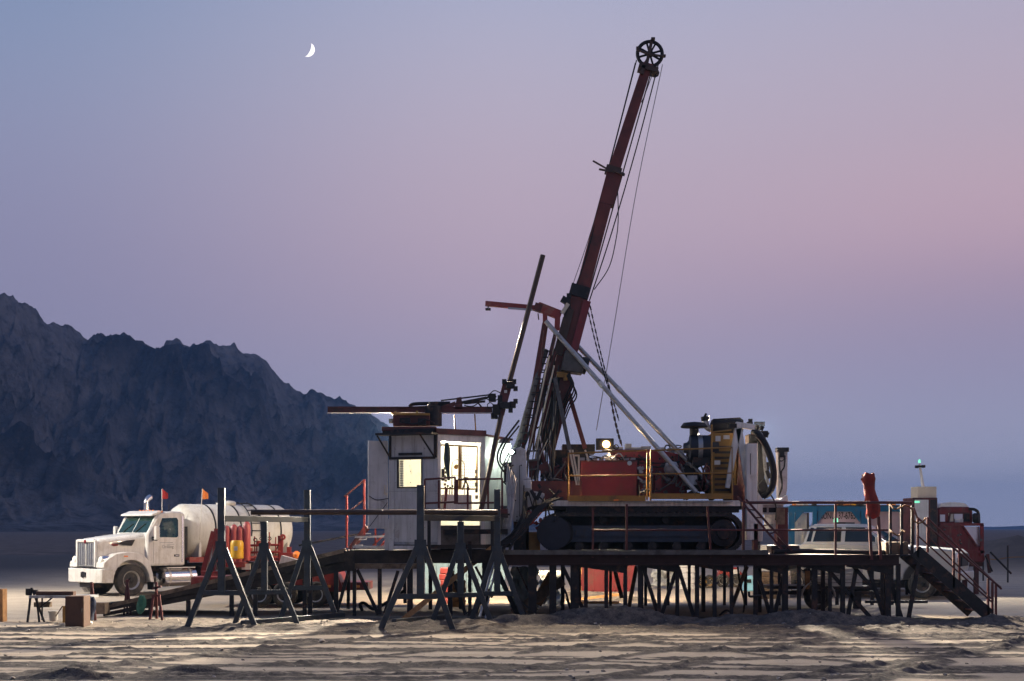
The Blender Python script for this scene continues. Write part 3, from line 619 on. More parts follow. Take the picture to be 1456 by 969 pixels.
# red wrapped standpipe
mb = MB(); prof = [(1241, 737, .15), (1241, 731, .155), (1241.5, 725, .16), (1241, 719, .165), (1240, 713, .16), (1239, 708, .15), (1237.5, 703, .135), (1236, 697, .125), (1235.5, 692, .13), (1235, 687, .15), (1235, 682, .165), (1235, 677, .16), (1236, 673.5, .12)]
rings = []
for i, (px, py, r) in enumerate(prof):
    c_ = P(px, py, 34.25); rings.append([c_+V((math.cos(2*math.pi*k/14)*r*(1+.13*math.sin(k*2.3+i*1.1)+.07*math.sin(k*4.1+i*2.3)), math.sin(2*math.pi*k/14)*r*.8, .03*math.sin(k*1.7+i))) for k in range(14)])
mb.loft(rings).build('wrapped_standpipe', m_rcloth, label='bent standpipe wrapped in torn red cloth rising above the platform rail', cat='wrapped pipe', angle=60)

# extra pipes and cables crowded around the left end of the platform
rr_ = random.Random(31)
for i, (a, b_, Y, w_, m_, lb) in enumerate((
    ((716, 800), (752, 884), 33.6, .05, m_dark, 'thin dark bar slanting outward below the left platform corner'),
    ((702, 806), (684, 866), 34.3, .03, m_pipe, 'thin pale bar standing behind the right rack leg'),
    ((735, 806), (764, 868), 34.6, .04, m_rod, 'brown bar slanting before the green tarpaulin'),
    ((645, 812), (622, 862), 36.4, .06, m_dark, 'dark bar slanting under the cabin left of the sacks'),
    ((676, 806), (700, 850), 36.2, .06, m_rod, 'brown bar slanting under the cabin right of the sacks'))):
    p, q = P(*a, Y), P(*b_, Y); q.z = max(q.z, gz(q.x, q.y)-.05); MB().bar(p, q, w_).build('steel_bar', m_, label=lb, cat='steel bar')
for i, (pts, lb) in enumerate((([(724, 792, 34.4), (722, 820, 34.2), (736, 850, 34.0), (760, 872, 33.8)], 'black cable drooping from the left platform corner to the sand'), ([(712, 800, 34.5), (700, 830, 34.0), (684, 858, 33.6), (660, 874, 33.4)], 'black cable drooping behind the right rack leg'))):
    MB().curve([P(*q) for q in pts], .022, 6).build('cable', m_hose, label=lb, cat='cable')
# ================================================================ driller cabin
CB0 = P(622, 775, 35.2); cz0 = 1.80; cz1 = 4.54
al = R(-20)
cab = thing('driller_cabin', 'white steel driller cabin with lit open doorway and hinged awning', 'cabin', (CB0.x, CB0.y, cz0), al)
# local axes: x to the right along the front wall... front wall runs to -x, side wall (doorway side) runs to +y
FW, SD, HT = 1.32, 3.0, cz1-cz0
T = .06
mb = MB(); wx0, wx1, wz0, wz1 = -1.06, -.44, P(0, 692, 35.2).z-cz0, P(0, 653, 35.2).z-cz0
mb.bx(-FW, wx0, 0, T, 0, HT).bx(wx1, 0, 0, T, 0, HT).bx(wx0, wx1, 0, T, 0, wz0).bx(wx0, wx1, 0, T, wz1, HT)
mb.build('front_wall', m_lgrey, cab, own=True)
MB().bx(-FW, .8, SD-T, SD, 0, HT).build('back_wall', m_inner, cab, own=True)
MB().bx(-FW-.003, -FW+T, T, SD-T, 0, HT).build('side_wall', m_inner, cab, own=True)
MB().prism([(-FW, 0), (.02, 0), (.83, 1.15), (.83, SD), (-FW, SD)], -.10, 0, 'xy').build('floor_frame', m_dark, cab, own=True)
MB().prism([(-FW+T, T), (-.03, T), (.74, 1.15), (.74, SD-T), (-FW+T, SD-T)], 0, .02, 'xy').build('floor_sheet', m_inner, cab, own=True)
mb = MB()
for x in (-1.16, -.36): mb.bx(x-.006, x+.006, -.006, 0, .05, HT-.3)
mb.bx(-FW, 0, -.02, 0, .0, .07).bx(-FW, 0, -.010, 0, wz0-.12, wz0-.105); mb.build('panel_seam', m_grey, cab, own=True)
mb = MB()
for x in (-1.29, -1.16, -.75, -.36, -.03):
    for k in range(9): mb.box((x+.025, -.004, .15+.28*k), (.018, .012, .018))
mb.build('rivet', m_grey, cab, own=True)
# window with rubber gasket
wn = MB(); g = .035
wn.bx(wx0-g, wx0, -.02, T, wz0-g, wz1+g).bx(wx1, wx1+g, -.02, T, wz0-g, wz1+g).bx(wx0, wx1, -.02, T, wz0-g, wz0).bx(wx0, wx1, -.02, T, wz1, wz1+g)
wo = wn.build('window', m_black, cab, own=True, bevel=.012)
m_clear = bpy.data.materials.new('window_glass'); m_clear.use_nodes = True
b = m_clear.node_tree.nodes['Principled BSDF']; b.inputs['Transmission Weight'].default_value = 1; b.inputs['Roughness'].default_value = .02; b.inputs['IOR'].default_value = 1.05; b.inputs['Base Color'].default_value = (.92, .95, .90, 1)
MB().bx(wx0, wx1, .02, .026, wz0, wz1).build('pane', m_clear, wo, own=True)
mb = MB()                                  # blind slats seen inside
for k in range(11): mb.bx(wx0, wx0+.10, .08, .09, wz0+.012+k*.06, wz0+.062+k*.06)
mb.build('blind', m_tank, wo, own=True)
# doorway side: header, jamb, right panel (this wall runs off at an angle from the corner)
RD = Matrix.Rotation(R(-35), 3, 'Z'); DL = 1.42
def dwall(mb): mb.v = [RD @ v for v in mb.v]; return mb
dwall(MB().bx(-.06, 0, .02, DL, HT-.17, HT)).build('header', m_cream, cab, own=True)
dwall(MB().bx(-.06, 0, .02, .10, 0, HT-.17)).build('jamb', m_lgrey, cab, own=True)
dwall(MB().bx(-.06, 0, DL-.13, DL, 0, HT-.17)).build('end_panel', m_white, cab, own=True)
dwall(MB().bx(-.07, -.02, .10, DL-.13, .66, .80)).build('kick_panel', m_lgrey, cab, own=True)
dwall(MB().bx(-.07, -.03, .10, DL-.13, 0, .48)).build('lower_panel', m_dgrey, cab, own=True)
dx_, dy_ = RD @ V((0, DL, 0)).xyz.to_tuple() if False else (RD @ V((0, DL, 0)))[:2]
MB().bx(dx_-.05, dx_, dy_, SD, 0, HT).build('side_wall', m_white, cab, own=True)
# roof with raised rim, overhang and brown channel along the edge
MB().prism([(-FW-.05, -.04), (.03, -.04), (.88, 1.13), (.88, SD+.05), (-FW-.05, SD+.05)], HT, HT+.05, 'xy').build('roof', m_dred, cab, own=True)
dwall(MB().bx(-.09, .06, -.06, DL, HT+.05, HT+.14)).build('roof_channel', m_dred, cab, own=True)
MB().bx(-FW-.12, -.05, -.12, -.02, HT+.05, HT+.14).build('roof_channel', m_dark, cab, own=True)
# awning: opened top flap over the window
aw = MB(); zt, zb = HT-.02, P(0, 651, 35.2).z-cz0
aw.bx(-FW-.18, .02, -.42, -.02, zt, zt+.05); aw.bx(-FW+.02, -.05, -.05, -.01, zb-.03, zb+.03)
ao = aw.build('awning', m_dark, cab, own=True)
for x0, x1 in ((-FW-.14, -FW+.06), (-.30, -.06)):
    MB().bar((x0+.0, -.40, zt), (x1, -.03, zb), .035).build('strut', m_dark, ao, own=True)
MB().bx(-FW+.02, -FW+.07, -.05, 0, zb, zt).bx(-.08, .0, -.05, 0, zb, zt).build('awning_frame', m_dark, ao, own=True)
MB().box((-.72, -.04, zb+.10), (.62, .06, .06)).build('gutter_light', m_dark, cab, own=True)
# open door swung out on the left
do = MB().bx(0, .05, -.62, 0, .02, HT-.18)
dd = MB(); ang = R(35)
rotd = Matrix.Rotation(ang, 3, 'Z')
def dloc(p): return rotd @ V(p) + V((-FW-.03, .02, 0))
mbd = MB(); mbd.box((-.26, 0, 1.50), (.50, .05, 2.2)); mbd.v = [dloc(v) for v in mbd.v]
dro = mbd.build('door', m_lgrey, cab, own=True, bevel=.008)
mbd = MB(); mbd.box((-.10, -.05, HT*.5), (.03, .04, .24)).box((-.06, -.04, HT*.5-.1), (.05, .06, .06)); mbd.v = [dloc(v) for v in mbd.v]
mbd.build('handle', m_beige, dro, own=True)
mbd = MB(); mbd.tube((-.48, -.05, .45), (-.03, -.05, 1.05), .008, n=5); mbd.curve([(-.5, -.05, 1.22), (-.3, -.05, 1.12), (0, -.05, 1.16)], .01, 5); mbd.v = [dloc(v) for v in mbd.v]
mbd.build('restraint_chain', m_dark, dro, own=True)
# yellow mesh gate in the doorway
gt = MB(); ya_, ym, yb_ = .12, .74, 1.25; gz0, gz1 = 1.40, 2.48
for y in (ya_, ym-.025, ym+.025, yb_): gt.bx(-.14, -.10, y-.018, y+.018, gz0 if y > .2 else .8, gz1)
for z in (gz0, gz1): gt.bx(-.137, -.103, ya_, yb_, z-.018, z+.018)
go = dwall(gt).build('mesh_gate', m_yel, cab, own=True)
mm = MB()
for y in np.arange(ym+.08, yb_, .062): mm.tube((-.12, y, gz0), (-.12, y, gz1), .0045, n=4)
for z in np.arange(gz0+.07, gz1, .07): mm.tube((-.12, ym+.03, z), (-.12, yb_, z), .0045, n=4)
dwall(mm).build('wire_mesh', m_yel, go, own=True)
mm = MB().path([(-.62, .82, .9), (-.62, .82, 2.02), (-.62, .86, 2.12), (-.62, .95, 2.16), (-.62, 1.07, 2.16), (-.62, 1.16, 2.12), (-.62, 1.20, 2.02), (-.62, 1.20, .9)], .016); mm.tube((-.62, .82, 1.75), (-.62, 1.2, 1.75), .01)
dwall(mm).build('inner_hatch', m_grey, cab, own=True)
dwall(MB().lathe([(.0, 0), (.06, .0), (.06, .05), (0, .05)], (-.66, .95, 1.98), (1, 0, 0), 12)).build('gauge', m_yel, cab, own=True)
dwall(MB().box((-.42, .72, .95), (.4, .9, .62))).build('control_console', m_white, cab, own=True, bevel=.02)
mm = MB()
for k in range(5):
    y = .40+.07*k; mm.tube((-.3, y, 1.25), (-.27, y, 1.42+.04*(k % 2)), .012, n=6); mm.box((-.265, y, 1.43+.04*(k % 2)), (.035, .035, .05))
mm.tube((-.22, .98, 1.62), (-.20, .86, 1.38), .02); mm.tube((-.22, .98, 1.62), (-.20, 1.08, 1.38), .02); mm.box((-.22, .98, 1.66), (.05, .10, .08)); mm.box((-.3, .35, 1.75), (.04, .08, .3))
dwall(mm).build('lever_bank', m_dark, cab, own=True)
dwall(MB().tube((-.05, .22, .75), (-.02, .28, 1.4), .035, n=10)).build('red_post', m_red, cab, own=True)
mm = MB()
for k in range(5): mm.box((-.08, .27+.02*(k % 2), 1.5+.1*k), (.04, .05, .06)); mm.box((-.09, 1.22, 1.2+.16*k), (.05, .05, .09))
dwall(mm).build('fastening', m_wood, cab, own=True)
ct = MB(); pc = [(-.10, .30, 2.54), (-.08, .30, 2.4), (-.08, .29, 2.15), (-.08, .30, 1.95), (-.08, .32, 1.8), (-.08, .34, 1.6)]
rw = [.03, .07, .085, .07, .045, .02]
Mc = Matrix.Translation(cab.location) @ Matrix.Rotation(al, 4, 'Z')
rings = []
for i, ((x, y, z), r) in enumerate(zip(pc, rw)):
    rings.append([Mc @ (RD @ V((x+.06+.05*math.sin(2*math.pi*k/12), y+r*math.cos(2*math.pi*k/12)*(1+.2*math.sin(k*2+i)), z))) for k in range(12)])
ct.loft(rings).build('hanging_coat', m_coat, label='dark work coat hanging in the bright cabin doorway', cat='coat')
# lamps in the cabin
lp = MB().box((-.3, 1.5, HT-.05), (.12, 1.4, .05)).build('ceiling_lamp', m_lamp_in, cab, own=True)
# ---------------------------------------------------------------- walkway railing in front of the lit doorway
wr = thing('walkway_railing', 'dark red pipe railing in front of the bright cabin doorway', 'railing', (-1.6, 34.9, ZL))
Yr = 34.95
mb = MB()
for (a, b_) in (((604, 682), (648, 679)), ((604, 716), (648, 714)), ((651, 682), (714, 681)), ((651, 716), (706, 715))): mb.tube(P(*a, Yr), P(*b_, Yr), .026)
mb.build('rail', m_dred, wr)
for px, ya, yb in ((604, 682, 730), (647, 679, 717), (650, 682, 717), (665, 692, 730), (694, 681, 730), (714, 680, 730), (624, 683, 730)):
    MB().bar(P(px, ya, Yr), P(px, yb, Yr), .05).build('post', m_dred, wr)
MB().bar(P(602, 729, Yr), P(722, 727, Yr), .12, .10).build('sill_beam', m_dred, wr)
for px in (610, 655, 700): MB().bar(P(px, 729, Yr+.05), (P(px, 0, Yr).x, Yr+.05, ZL-.1), .08).build('post', m_dark, wr)
MB().bx(P(604, 0, Yr).x, P(725, 0, Yr).x, Yr+.05, 35.5, P(0, 733, Yr).z, P(0, 730.5, Yr).z).build('walkway', m_dark, wr)
# ---------------------------------------------------------------- entry steps by the door with red handrails
es = thing('entry_steps', 'small grey steps with red handrails beside the open cabin door', 'steps', (-4.0, 36, ZL))
Ye = 36.2
for y0 in (Ye, Ye+.8):
    o = V((0, y0-Ye, 0)); mb = MB().bar(P(497, 781, Ye)+o, P(521, 748, Ye)+o, .04, .10, up=(0, 0, 1)); mb.build('stringer', m_dred, es)
for k in range(4):
    q = P(500+6*k, 777-8.5*k, Ye); MB().bx(q.x-.02, q.x+.2, Ye, Ye+.8, q.z, q.z+.03).build('tread', m_lgrey, es)
hr = MB().tube(P(489, 707, Ye), P(518, 683, Ye), .024).tube(P(498, 727, Ye), P(517, 711, Ye), .018); ho = hr.build('handrail', m_dred, es)
for px, ya, yb in ((493, 705, 779), (518, 682, 760)): MB().bar(P(px, ya, Ye), P(px, yb, Ye), .05).build('post', m_ttred, ho)
MB().bx(P(520, 0, Ye).x, P(552, 0, Ye).x, Ye, Ye+1.0, P(0, 749, Ye).z-.05, P(0, 749, Ye).z).build('landing', m_lgrey, es)
MB().bar(P(505, 764, Ye), P(550, 763, Ye), .05, .10).bar(P(502, 778, Ye), P(592, 777, YL+.1), .05, .05).build('stretcher', m_lgrey, es)
MB().bx(P(547, 0, 35.7).x, P(554, 0, 35.7).x, 35.65, 35.8, ZL, P(0, 738, 35.7).z).build('post', m_lgrey, es)
for a, b_ in (((534, 752), (534, 776)), ((550, 757), (530, 776)), ((553, 762), (541, 778))): MB().bar(P(*a, 36.8), P(*b_, 36.8), .045).build('brace', m_ttred, es)
# plinth beams that carry the cabin
pl_ = thing('cabin_skid', 'dark steel skid beams that carry the white cabin', 'skid', (-2.2, 36.5, ZL))
MB().bar(P(553, 779, 35.5), P(626, 779, 35.4), .10, .10).build('beam', m_lgrey, pl_)
MB().bar(P(600, 757, 35.4), P(722, 756, 35.4), .12, .14).build('beam', m_dark, pl_)
for px, Y in ((556, 35.6), (610, 35.5), (660, 36.4), (694, 37.2), (640, 38.0), (575, 37.8)):
    x = P(px, 0, Y).x; MB().bx(x-.06, x+.06, Y-.06, Y+.06, ZL, 1.84).build('leg', m_dark, pl_)
MB().bx(P(553, 0, 35.6).x, P(560, 0, 35.6).x, 35.5, 35.6, ZL, 1.9).build('leg', m_lgrey, pl_)
# ================================================================ rod handler on the cabin roof
rh = thing('rod_handler', 'dark red rod handler beam on the cabin roof with black gripper', 'rod handler', (-1.6, 36, 4.6))
Yh = 36.0
mb = MB(); a, b_ = P(466, 583, Yh), P(700, 583, Yh)
mb.bar(a+V((0, 0, .065)), b_+V((0, 0, .065)), .16, .02, up=(0, 0, 1)); mb.bar(a+V((0, 0, -.065)), b_+V((0, 0, -.065)), .16, .02, up=(0, 0, 1)); mb.bar(a, b_, .04, .12, up=(0, 0, 1))
mb.bar(P(612, 584, Yh), P(700, 584, Yh), .14, .15, up=(0, 0, 1)); mb.build('beam', m_dred, rh)
mb = MB().bar(a+V((0, -.06, -.083)), b_+V((0, -.06, -.083)), .05, .012, up=(0, 0, 1)); mb.build('beam_edge', m_white, rh)
mb = MB(); q0, q1 = P(560, 607, Yh), P(612, 589, Yh); mb.bx(q0.x, q1.x, Yh-.3, Yh+.3, q0.z, q1.z); mb.bx(P(545, 0, Yh).x, P(622, 0, Yh).x, Yh-.5, Yh+.5, P(0, 615, Yh).z, P(0, 609, Yh).z)
mb.build('pedestal', m_dred, rh, bevel=.02)
mb = MB().bar(P(556, 588.5, Yh-.33), P(611, 589.5, Yh-.33), .06, .06); mb.bar(P(562, 585, Yh-.33), P(562, 591, Yh-.33), .05).bar(P(593, 584, Yh-.33), P(593, 591, Yh-.33), .05); mb.build('yellow_guard', m_yel, rh)
mb = MB().lathe([(.22, 0), (.22, .5), (.14, .52), (.14, .6)], P(616, 606, Yh), (0, 0, 1), 16); mb.build('slew_motor', m_dark, rh)
mb = MB().box(P(576, 598, Yh-.35), (.26, .08, .12)).box(P(600, 600, Yh-.36), (.2, .1, .16)).curve([P(568, 600, Yh-.4), P(590, 603, Yh-.45), P(605, 597, Yh-.4), P(618, 602, Yh-.4)], .018); mb.build('valve_block', m_dark, rh)
# cable chain and linkage on top of the beam
mb = MB(); mb.curve([P(582, 579, Yh), P(588, 575, Yh), P(610, 574, Yh), P(640, 573.5, Yh)], .045, 8); mb.curve([P(584, 580, Yh+.1), P(610, 578.5, Yh), P(640, 576, Yh), P(656, 576, Yh)], .03, 6); mb.build('cable_chain', m_black, rh)
mb = MB(); mb.prism([XZ(646, 582, Yh), XZ(650, 566, Yh), XZ(656, 565, Yh), XZ(658, 582, Yh)], Yh-.07, Yh+.07); mb.bar(P(628, 581, Yh), P(648, 574, Yh), .10, .12); mb.build('link_bracket', m_dred, rh)
mb = MB(); mb.bar(P(627, 570, Yh), P(702, 561, Yh), .035, .05); mb.bar(P(656, 573, Yh), P(692, 566, Yh), .07, .07); mb.tube(P(660, 574, Yh), P(690, 571, Yh), .03); mb.tube(P(678, 571, Yh), P(688, 583, Yh), .02)
mb.tube(P(688, 566, Yh), P(706, 564, Yh), .025); mb.build('cylinder', m_dark, rh)
mb = MB(); mb.curve([P(692, 566, Yh-.1), P(702, 556, Yh-.1), P(712, 559, Yh-.1)], .014); mb.curve([P(660, 577, Yh-.1), P(672, 578, Yh-.1), P(682, 572, Yh-.1)], .014); mb.torus(P(697, 577, Yh-.1), (0, 1, 0), .07, .012, 16, 5); mb.curve([P(690, 566, Yh-.1), P(700, 571, Yh-.1), P(708, 568, Yh-.1)], .014); mb.build('hose', m_hose, rh)
# gripper head: block with clamp plates around the rod
mb = MB(); mb.bar(P(722, 545, Yh), P(710, 590, Yh), .24, .18); mb.build('gripper_body', m_dred, rh, bevel=.015)
for (px, py, w_, h_) in ((726, 548, .22, .17), (719, 577, .30, .16), (729, 576, .16, .16)): MB().box(P(px, py, Yh-.08), (w_, .22, h_)).build('clamp', m_dark, rh, bevel=.012)
for (px, py) in ((717, 543), (731, 543), (733, 553), (733, 571), (726, 584)): MB().box(P(px, py, Yh-.12), (.11, .2, .11)).build('clamp_bolt', m_dark, rh)
mb = MB(); mb.box(P(706, 583, Yh), (.20, .24, .26)); mb.lathe([(.09, 0), (.09, .16), (.05, .18)], P(703, 596, Yh), (0, 0, 1), 10); mb.box(P(700, 566, Yh), (.18, .2, .2)); mb.box(P(711, 569, Yh), (.12, .2, .22)); mb.build('rotator', m_black, rh)
MB().box(P(719, 557, Yh-.12), (.07, .02, .07)).build('sticker', m_cream, rh)
for px, ya, yb in ((646, 590, 612), (675, 589, 614)): MB().tube(P(px, ya, Yh+.3), P(px+1.5, yb, Yh+.3), .018, n=6).build('marker_rod', m_yel, rh)
# the rod it holds
MB().tube(P(772, 363, Yh), P(715.5, 577, Yh), .066, n=14).tube(P(715.5, 577, Yh), P(683, 730, Yh-.35), .066, n=14).build('drill_rod', m_rod, label='long brown drill rod held upright in the gripper, leaning right', cat='drill rod')
# ================================================================ tracked drill rig
YR = 37.6
rig = thing('drill_rig', 'tracked red and white core drill rig with tall leaning mast', 'drill rig', (P(910, 0, YR).x, YR, DZ))
def Q(px, py, Y=YR): return P(px, py, Y)
# ---- undercarriage
def track(Yc, wdt):
    xa, xb = P(768, 0, 36.3).x, P(1056, 0, 36.3).x; zb, zt = DZ+.02, DZ+1.04; r = (zt-zb)/2; zc = (zb+zt)/2; n = 14
    pts = [(xa+r+r*math.cos(math.pi/2+math.pi*k/n), zc+r*math.sin(math.pi/2+math.pi*k/n)) for k in range(n+1)]+[(xb-r+r*math.cos(-math.pi/2+math.pi*k/n), zc+r*math.sin(-math.pi/2+math.pi*k/n)) for k in range(n+1)]
    inn = [(xa+r+(r-.09)*math.cos(math.pi/2+math.pi*k/n), zc+(r-.09)*math.sin(math.pi/2+math.pi*k/n)) for k in range(n+1)]+[(xb-r+(r-.09)*math.cos(-math.pi/2+math.pi*k/n), zc+(r-.09)*math.sin(-math.pi/2+math.pi*k/n)) for k in range(n+1)]
    rings = [[V((p[0], Yc-wdt/2, p[1])), V((p[0], Yc+wdt/2, p[1])), V((q[0], Yc+wdt/2, q[1])), V((q[0], Yc-wdt/2, q[1]))] for p, q in zip(pts, inn)]
    mb = MB().loft(rings+[rings[0]], caps=False)
    # shoes
    L_ = 0; per = pts+[pts[0]]
    for i in range(len(per)-1):
        a, b_ = V((per[i][0], 0, per[i][1])), V((per[i+1][0], 0, per[i+1][1])); d = (b_-a); m_ = max(1, int(d.length/.17))
        for k in range(m_):
            c = a+d*((k+.5)/m_); u = d.normalized(); nrm = V((u.z, 0, -u.x))
            out = nrm if (c-V(((xa+xb)/2, 0, zc))).dot(nrm) > 0 else -nrm
            mb.bar((c.x+out.x*.0, Yc-wdt/2-.01, c.z+out.z*.0), (c.x, Yc+wdt/2+.01, c.z), .10, .05, up=out)
    t = mb.build('track', m_track, rig)
    mb = MB().bx(xa+.75, xb-.8, Yc-.16, Yc+.16, zb+.28, zt-.32); mb.bx(xa+.9, xb-1.0, Yc-.2, Yc+.1, zb+.42, zt-.42); mb.build('track_frame', m_tframe, t)
    MB().lathe([(.02, -.26), (.30, -.26), (.34, -.2), (.36, 0), (.34, .2), (.02, .2)], (xa+r, Yc, zc), (0, -1, 0), 20).build('idler', m_black, t)
    MB().lathe([(.02, .29), (.16, .29), (.18, .24), (.34, .22), (.36, 0), (.02, -.2)], (xb-r, Yc, zc), (0, -1, 0), 20).build('sprocket', m_dark, t)
    for k in range(6): MB().lathe([(.02, -.16), (.12, -.16), (.12, .16), (.02, .16)], (xa+1.0+k*.62, Yc, zb+.17), (0, 1, 0), 12).build('roller', m_track, t)
    for k in range(2): MB().lathe([(.02, -.16), (.09, -.16), (.09, .16), (.02, .16)], (xa+1.6+k*1.6, Yc, zt-.18), (0, 1, 0), 12).build('roller', m_black, t)
track(36.4, .55); track(38.9, .55)
MB().lathe([(.01, .02), (.34, .0), (.40, -.05), (.43, -.12)], P(787, 758, 36.1), (0, 1, 0), 24).build('wheel_cover', m_navy, rig)
# ---- main frame
zf0, zf1 = P(0, 720, 36.3).z, P(0, 712, 36.3).z
MB().bx(Q(760).x if False else P(752, 0, 36.3).x, P(1052, 0, 36.3).x, 36.22, 36.34, zf0, zf1).build('frame_rail', m_white, rig)
MB().bx(P(756, 0, 36.3).x, P(1062, 0, 36.3).x, 36.4, 39.0, zf0-.08, zf1-.01).build('frame', m_dark, rig)
MB().bx(P(790, 0, 37).x, P(1040, 0, 37).x, 36.9, 38.4, DZ+.55, zf0-.08).build('car_body', m_dark, rig)
MB().bx(P(785, 0, 37).x, P(1046, 0, 37).x, 37.0, 38.3, DZ+.04, DZ+.6).build('belly_pan', m_dark, rig)
MB().bx(P(805, 0, 36.4).x, P(1050, 0, 36.4).x, 36.3, 36.9, P(0, 728, 36.4).z-.02, P(0, 722, 36.4).z).build('skirt', m_dark, rig)
# ---- yellow service walkway: kick plate and rails
YY_ = 36.0
def yz(py): return P(0, py, YY_).z
mb = MB().bx(P(808, 0, YY_).x, P(918, 0, YY_).x, YY_-.02, YY_+.02, yz(713), yz(705)).bx(P(924, 0, YY_).x, P(1042, 0, YY_).x, YY_-.02, YY_+.02, yz(710), yz(702)); kp = mb.build('kick_plate', m_yel, rig)
MB().bx(P(808, 0, YY_).x, P(1042, 0, YY_).x, YY_+.02, 36.7, yz(714), yz(713)).build('walkway', m_grey, rig)
for (xa, xb, y0, y1, ymid) in ((808, 920, 645, 640.5, 677), (925, 1041, 641, 636.5, 674)):
    mb = MB().path([P(xa, 712, YY_), P(xa, y0, YY_), P(xb, y1, YY_), P(xb, 711, YY_)], .026, 8)
    mb.tube(P(xa, ymid, YY_), P(xb, ymid-1, YY_), .018); mb.build('guard_rail', m_yel, rig)
MB().tube(P(1012, 604, 36.3), P(1012, 710, 36.3), .022).tube(P(1012, 615, 36.3), P(1040, 612, 36.3), .02).build('guard_rail', m_yel, rig)
MB().box(P(876, 711.5, YY_-.03), (.12, .03, .035)).build('marker_light', m_orange, rig)
# ---- red hydraulic tank and engine cover
tk = MB().bx(P(825, 0, 36.7).x, P(906, 0, 36.7).x, 36.7, 37.7, P(0, 706, 36.7).z, P(0, 656, 36.7).z).build('hydraulic_tank', m_red, rig, bevel=.02)
mb = MB().bx(P(824.5, 0, 36.7).x, P(906.5, 0, 36.7).x, 36.69, 37.7, P(0, 657.5, 36.7).z, P(0, 655, 36.7).z); mb.build('tank_lid', m_dred, tk)
MB().lathe([(.01, 0), (.055, 0), (.06, .02), (.06, .04), (.02, .05)], P(895, 659, 36.69), (0, -1, 0), 14).build('gauge', m_tarp, tk)
mb = MB()
for k in range(9):
    px = 828+k*9; mb.box(P(px, 653.5, 37.0), (.12, .14, .07+.05*random.random()))
mb.curve([P(855, 652, 36.9), P(862, 648, 36.9), P(870, 653, 36.9)], .02); mb.curve([P(870, 654, 36.9), P(880, 645, 36.9), P(889, 655, 36.9)], .018); mb.build('hose_fitting', m_grey, tk)
ec = MB().prism([XZ(868, 706, 37.9), XZ(868, 642, 37.9), XZ(874, 640, 37.9), XZ(935, 640, 37.9), XZ(962, 646, 37.9), XZ(976, 652, 37.9), XZ(976, 706, 37.9)], 37.72, 38.9).build('engine_cover', m_red, rig, bevel=.02)
mb = MB()
for (px, py, w_, h_) in ((866, 638, .35, .14), (880, 639, .2, .10), (893, 637, .16, .2), (905, 639, .3, .08), (918, 638, .25, .10), (938, 640, .22, .12), (955, 641, .2, .12), (970, 642, .3, .1)): mb.box(P(px, py, 38.0), (w_, .3, h_))
mb.build('cover_fitting', m_grey, ec)
mb = MB().torus(P(963, 635.5, 38), (0, .3, 1), .11, .016, 18, 6).torus(P(949, 637, 38), (0, 1, .2), .07, .02, 16, 6).torus(P(876, 636, 37.8), (0, 1, 0), .06, .015, 14, 5); mb.build('handwheel', m_dark, ec)
mb = MB()
for px in (946, 953, 960): mb.tube(P(px, 648, 37.6), P(px, 672, 37.6), .035)
mb.lathe([(.1, 0), (.19, .05), (.19, .3), (.1, .36)], P(948, 672, 37.3), (1, 0, 0), 14); mb.build('charge_pump', m_dred, rig)
mb = MB().lathe([(.04, 0), (.16, .06), (.2, .2), (.16, .34), (.05, .38)], P(944, 668, 36.9), (1, 0, .1), 14); mb.build('accumulator', m_grey, rig)
MB().bx(P(930, 0, 37).x, P(939, 0, 37).x, 36.7, 37, P(0, 706, 37).z, P(0, 676, 37).z).bx(P(908, 0, 37).x, P(918, 0, 37).x, 36.9, 37.3, P(0, 706, 37).z, P(0, 660, 37).z).build('bracket', m_red, rig)
def clutter(name, x0, x1, y0, y1, Y0, Y1, n, m, s0=.05, s1=.2, hose=0, seed=1):
    rr_ = random.Random(seed); mb = MB()
    for k in range(n):
        c = P(rr_.uniform(x0, x1), rr_.uniform(y0, y1), rr_.uniform(Y0, Y1)); mb.box(c, (rr_.uniform(s0, s1), rr_.uniform(s0, s1), rr_.uniform(s0, s1)), Matrix.Rotation(rr_.choice((0, 0, R(20), R(-30))), 3, 'Y'))
    for k in range(hose):
        a = P(rr_.uniform(x0, x1), rr_.uniform(y0, y1), Y0); b_ = P(rr_.uniform(x0, x1), rr_.uniform(y0, y1), Y0+.1); mid = (a+b_)/2+V((rr_.uniform(-.1, .1), -.1, rr_.uniform(-.25, .05))); mb.curve([a, mid, b_], rr_.uniform(.014, .028), 6)
    return mb.build(name, m, rig)
clutter('valve_block', 907, 928, 664, 702, 36.5, 36.9, 22, m_grey, .03, .1, 5, 3)
clutter('hydraulic_hose', 908, 940, 668, 704, 36.35, 36.6, 2, m_hose, .03, .06, 9, 4)
clutter('engine_block', 976, 1012, 646, 706, 37.4, 38.2, 26, m_dark, .12, .35, 4, 5)
clutter('engine_pipe', 984, 1010, 655, 700, 36.9, 37.2, 4, m_dred, .05, .12, 5, 6)
clutter('hydraulic_pipe', 770, 826, 650, 706, 37.0, 37.9, 16, m_dark, .08, .22, 14, 7)
clutter('hydraulic_hose', 745, 800, 690, 742, 36.0, 36.3, 3, m_hose, .05, .12, 16, 8)
clutter('mast_foot_gear', 768, 812, 655, 705, 36.8, 37.8, 9, m_dred, .12, .4, 6, 9)
clutter('hose_fitting', 772, 806, 660, 708, 36.6, 36.9, 12, m_dgrey, .02, .06, 8, 12)
clutter('hydraulic_hose', 828, 975, 646, 660, 36.95, 37.4, 10, m_hose, .03, .08, 16, 14)
clutter('pump_fitting', 930, 978, 660, 703, 36.6, 37.1, 12, m_dgrey, .05, .16, 9, 15)
MB().box(P(984, 683, 37.0), (.26, .1, .24)).build('fuse_box', m_lgrey, rig)
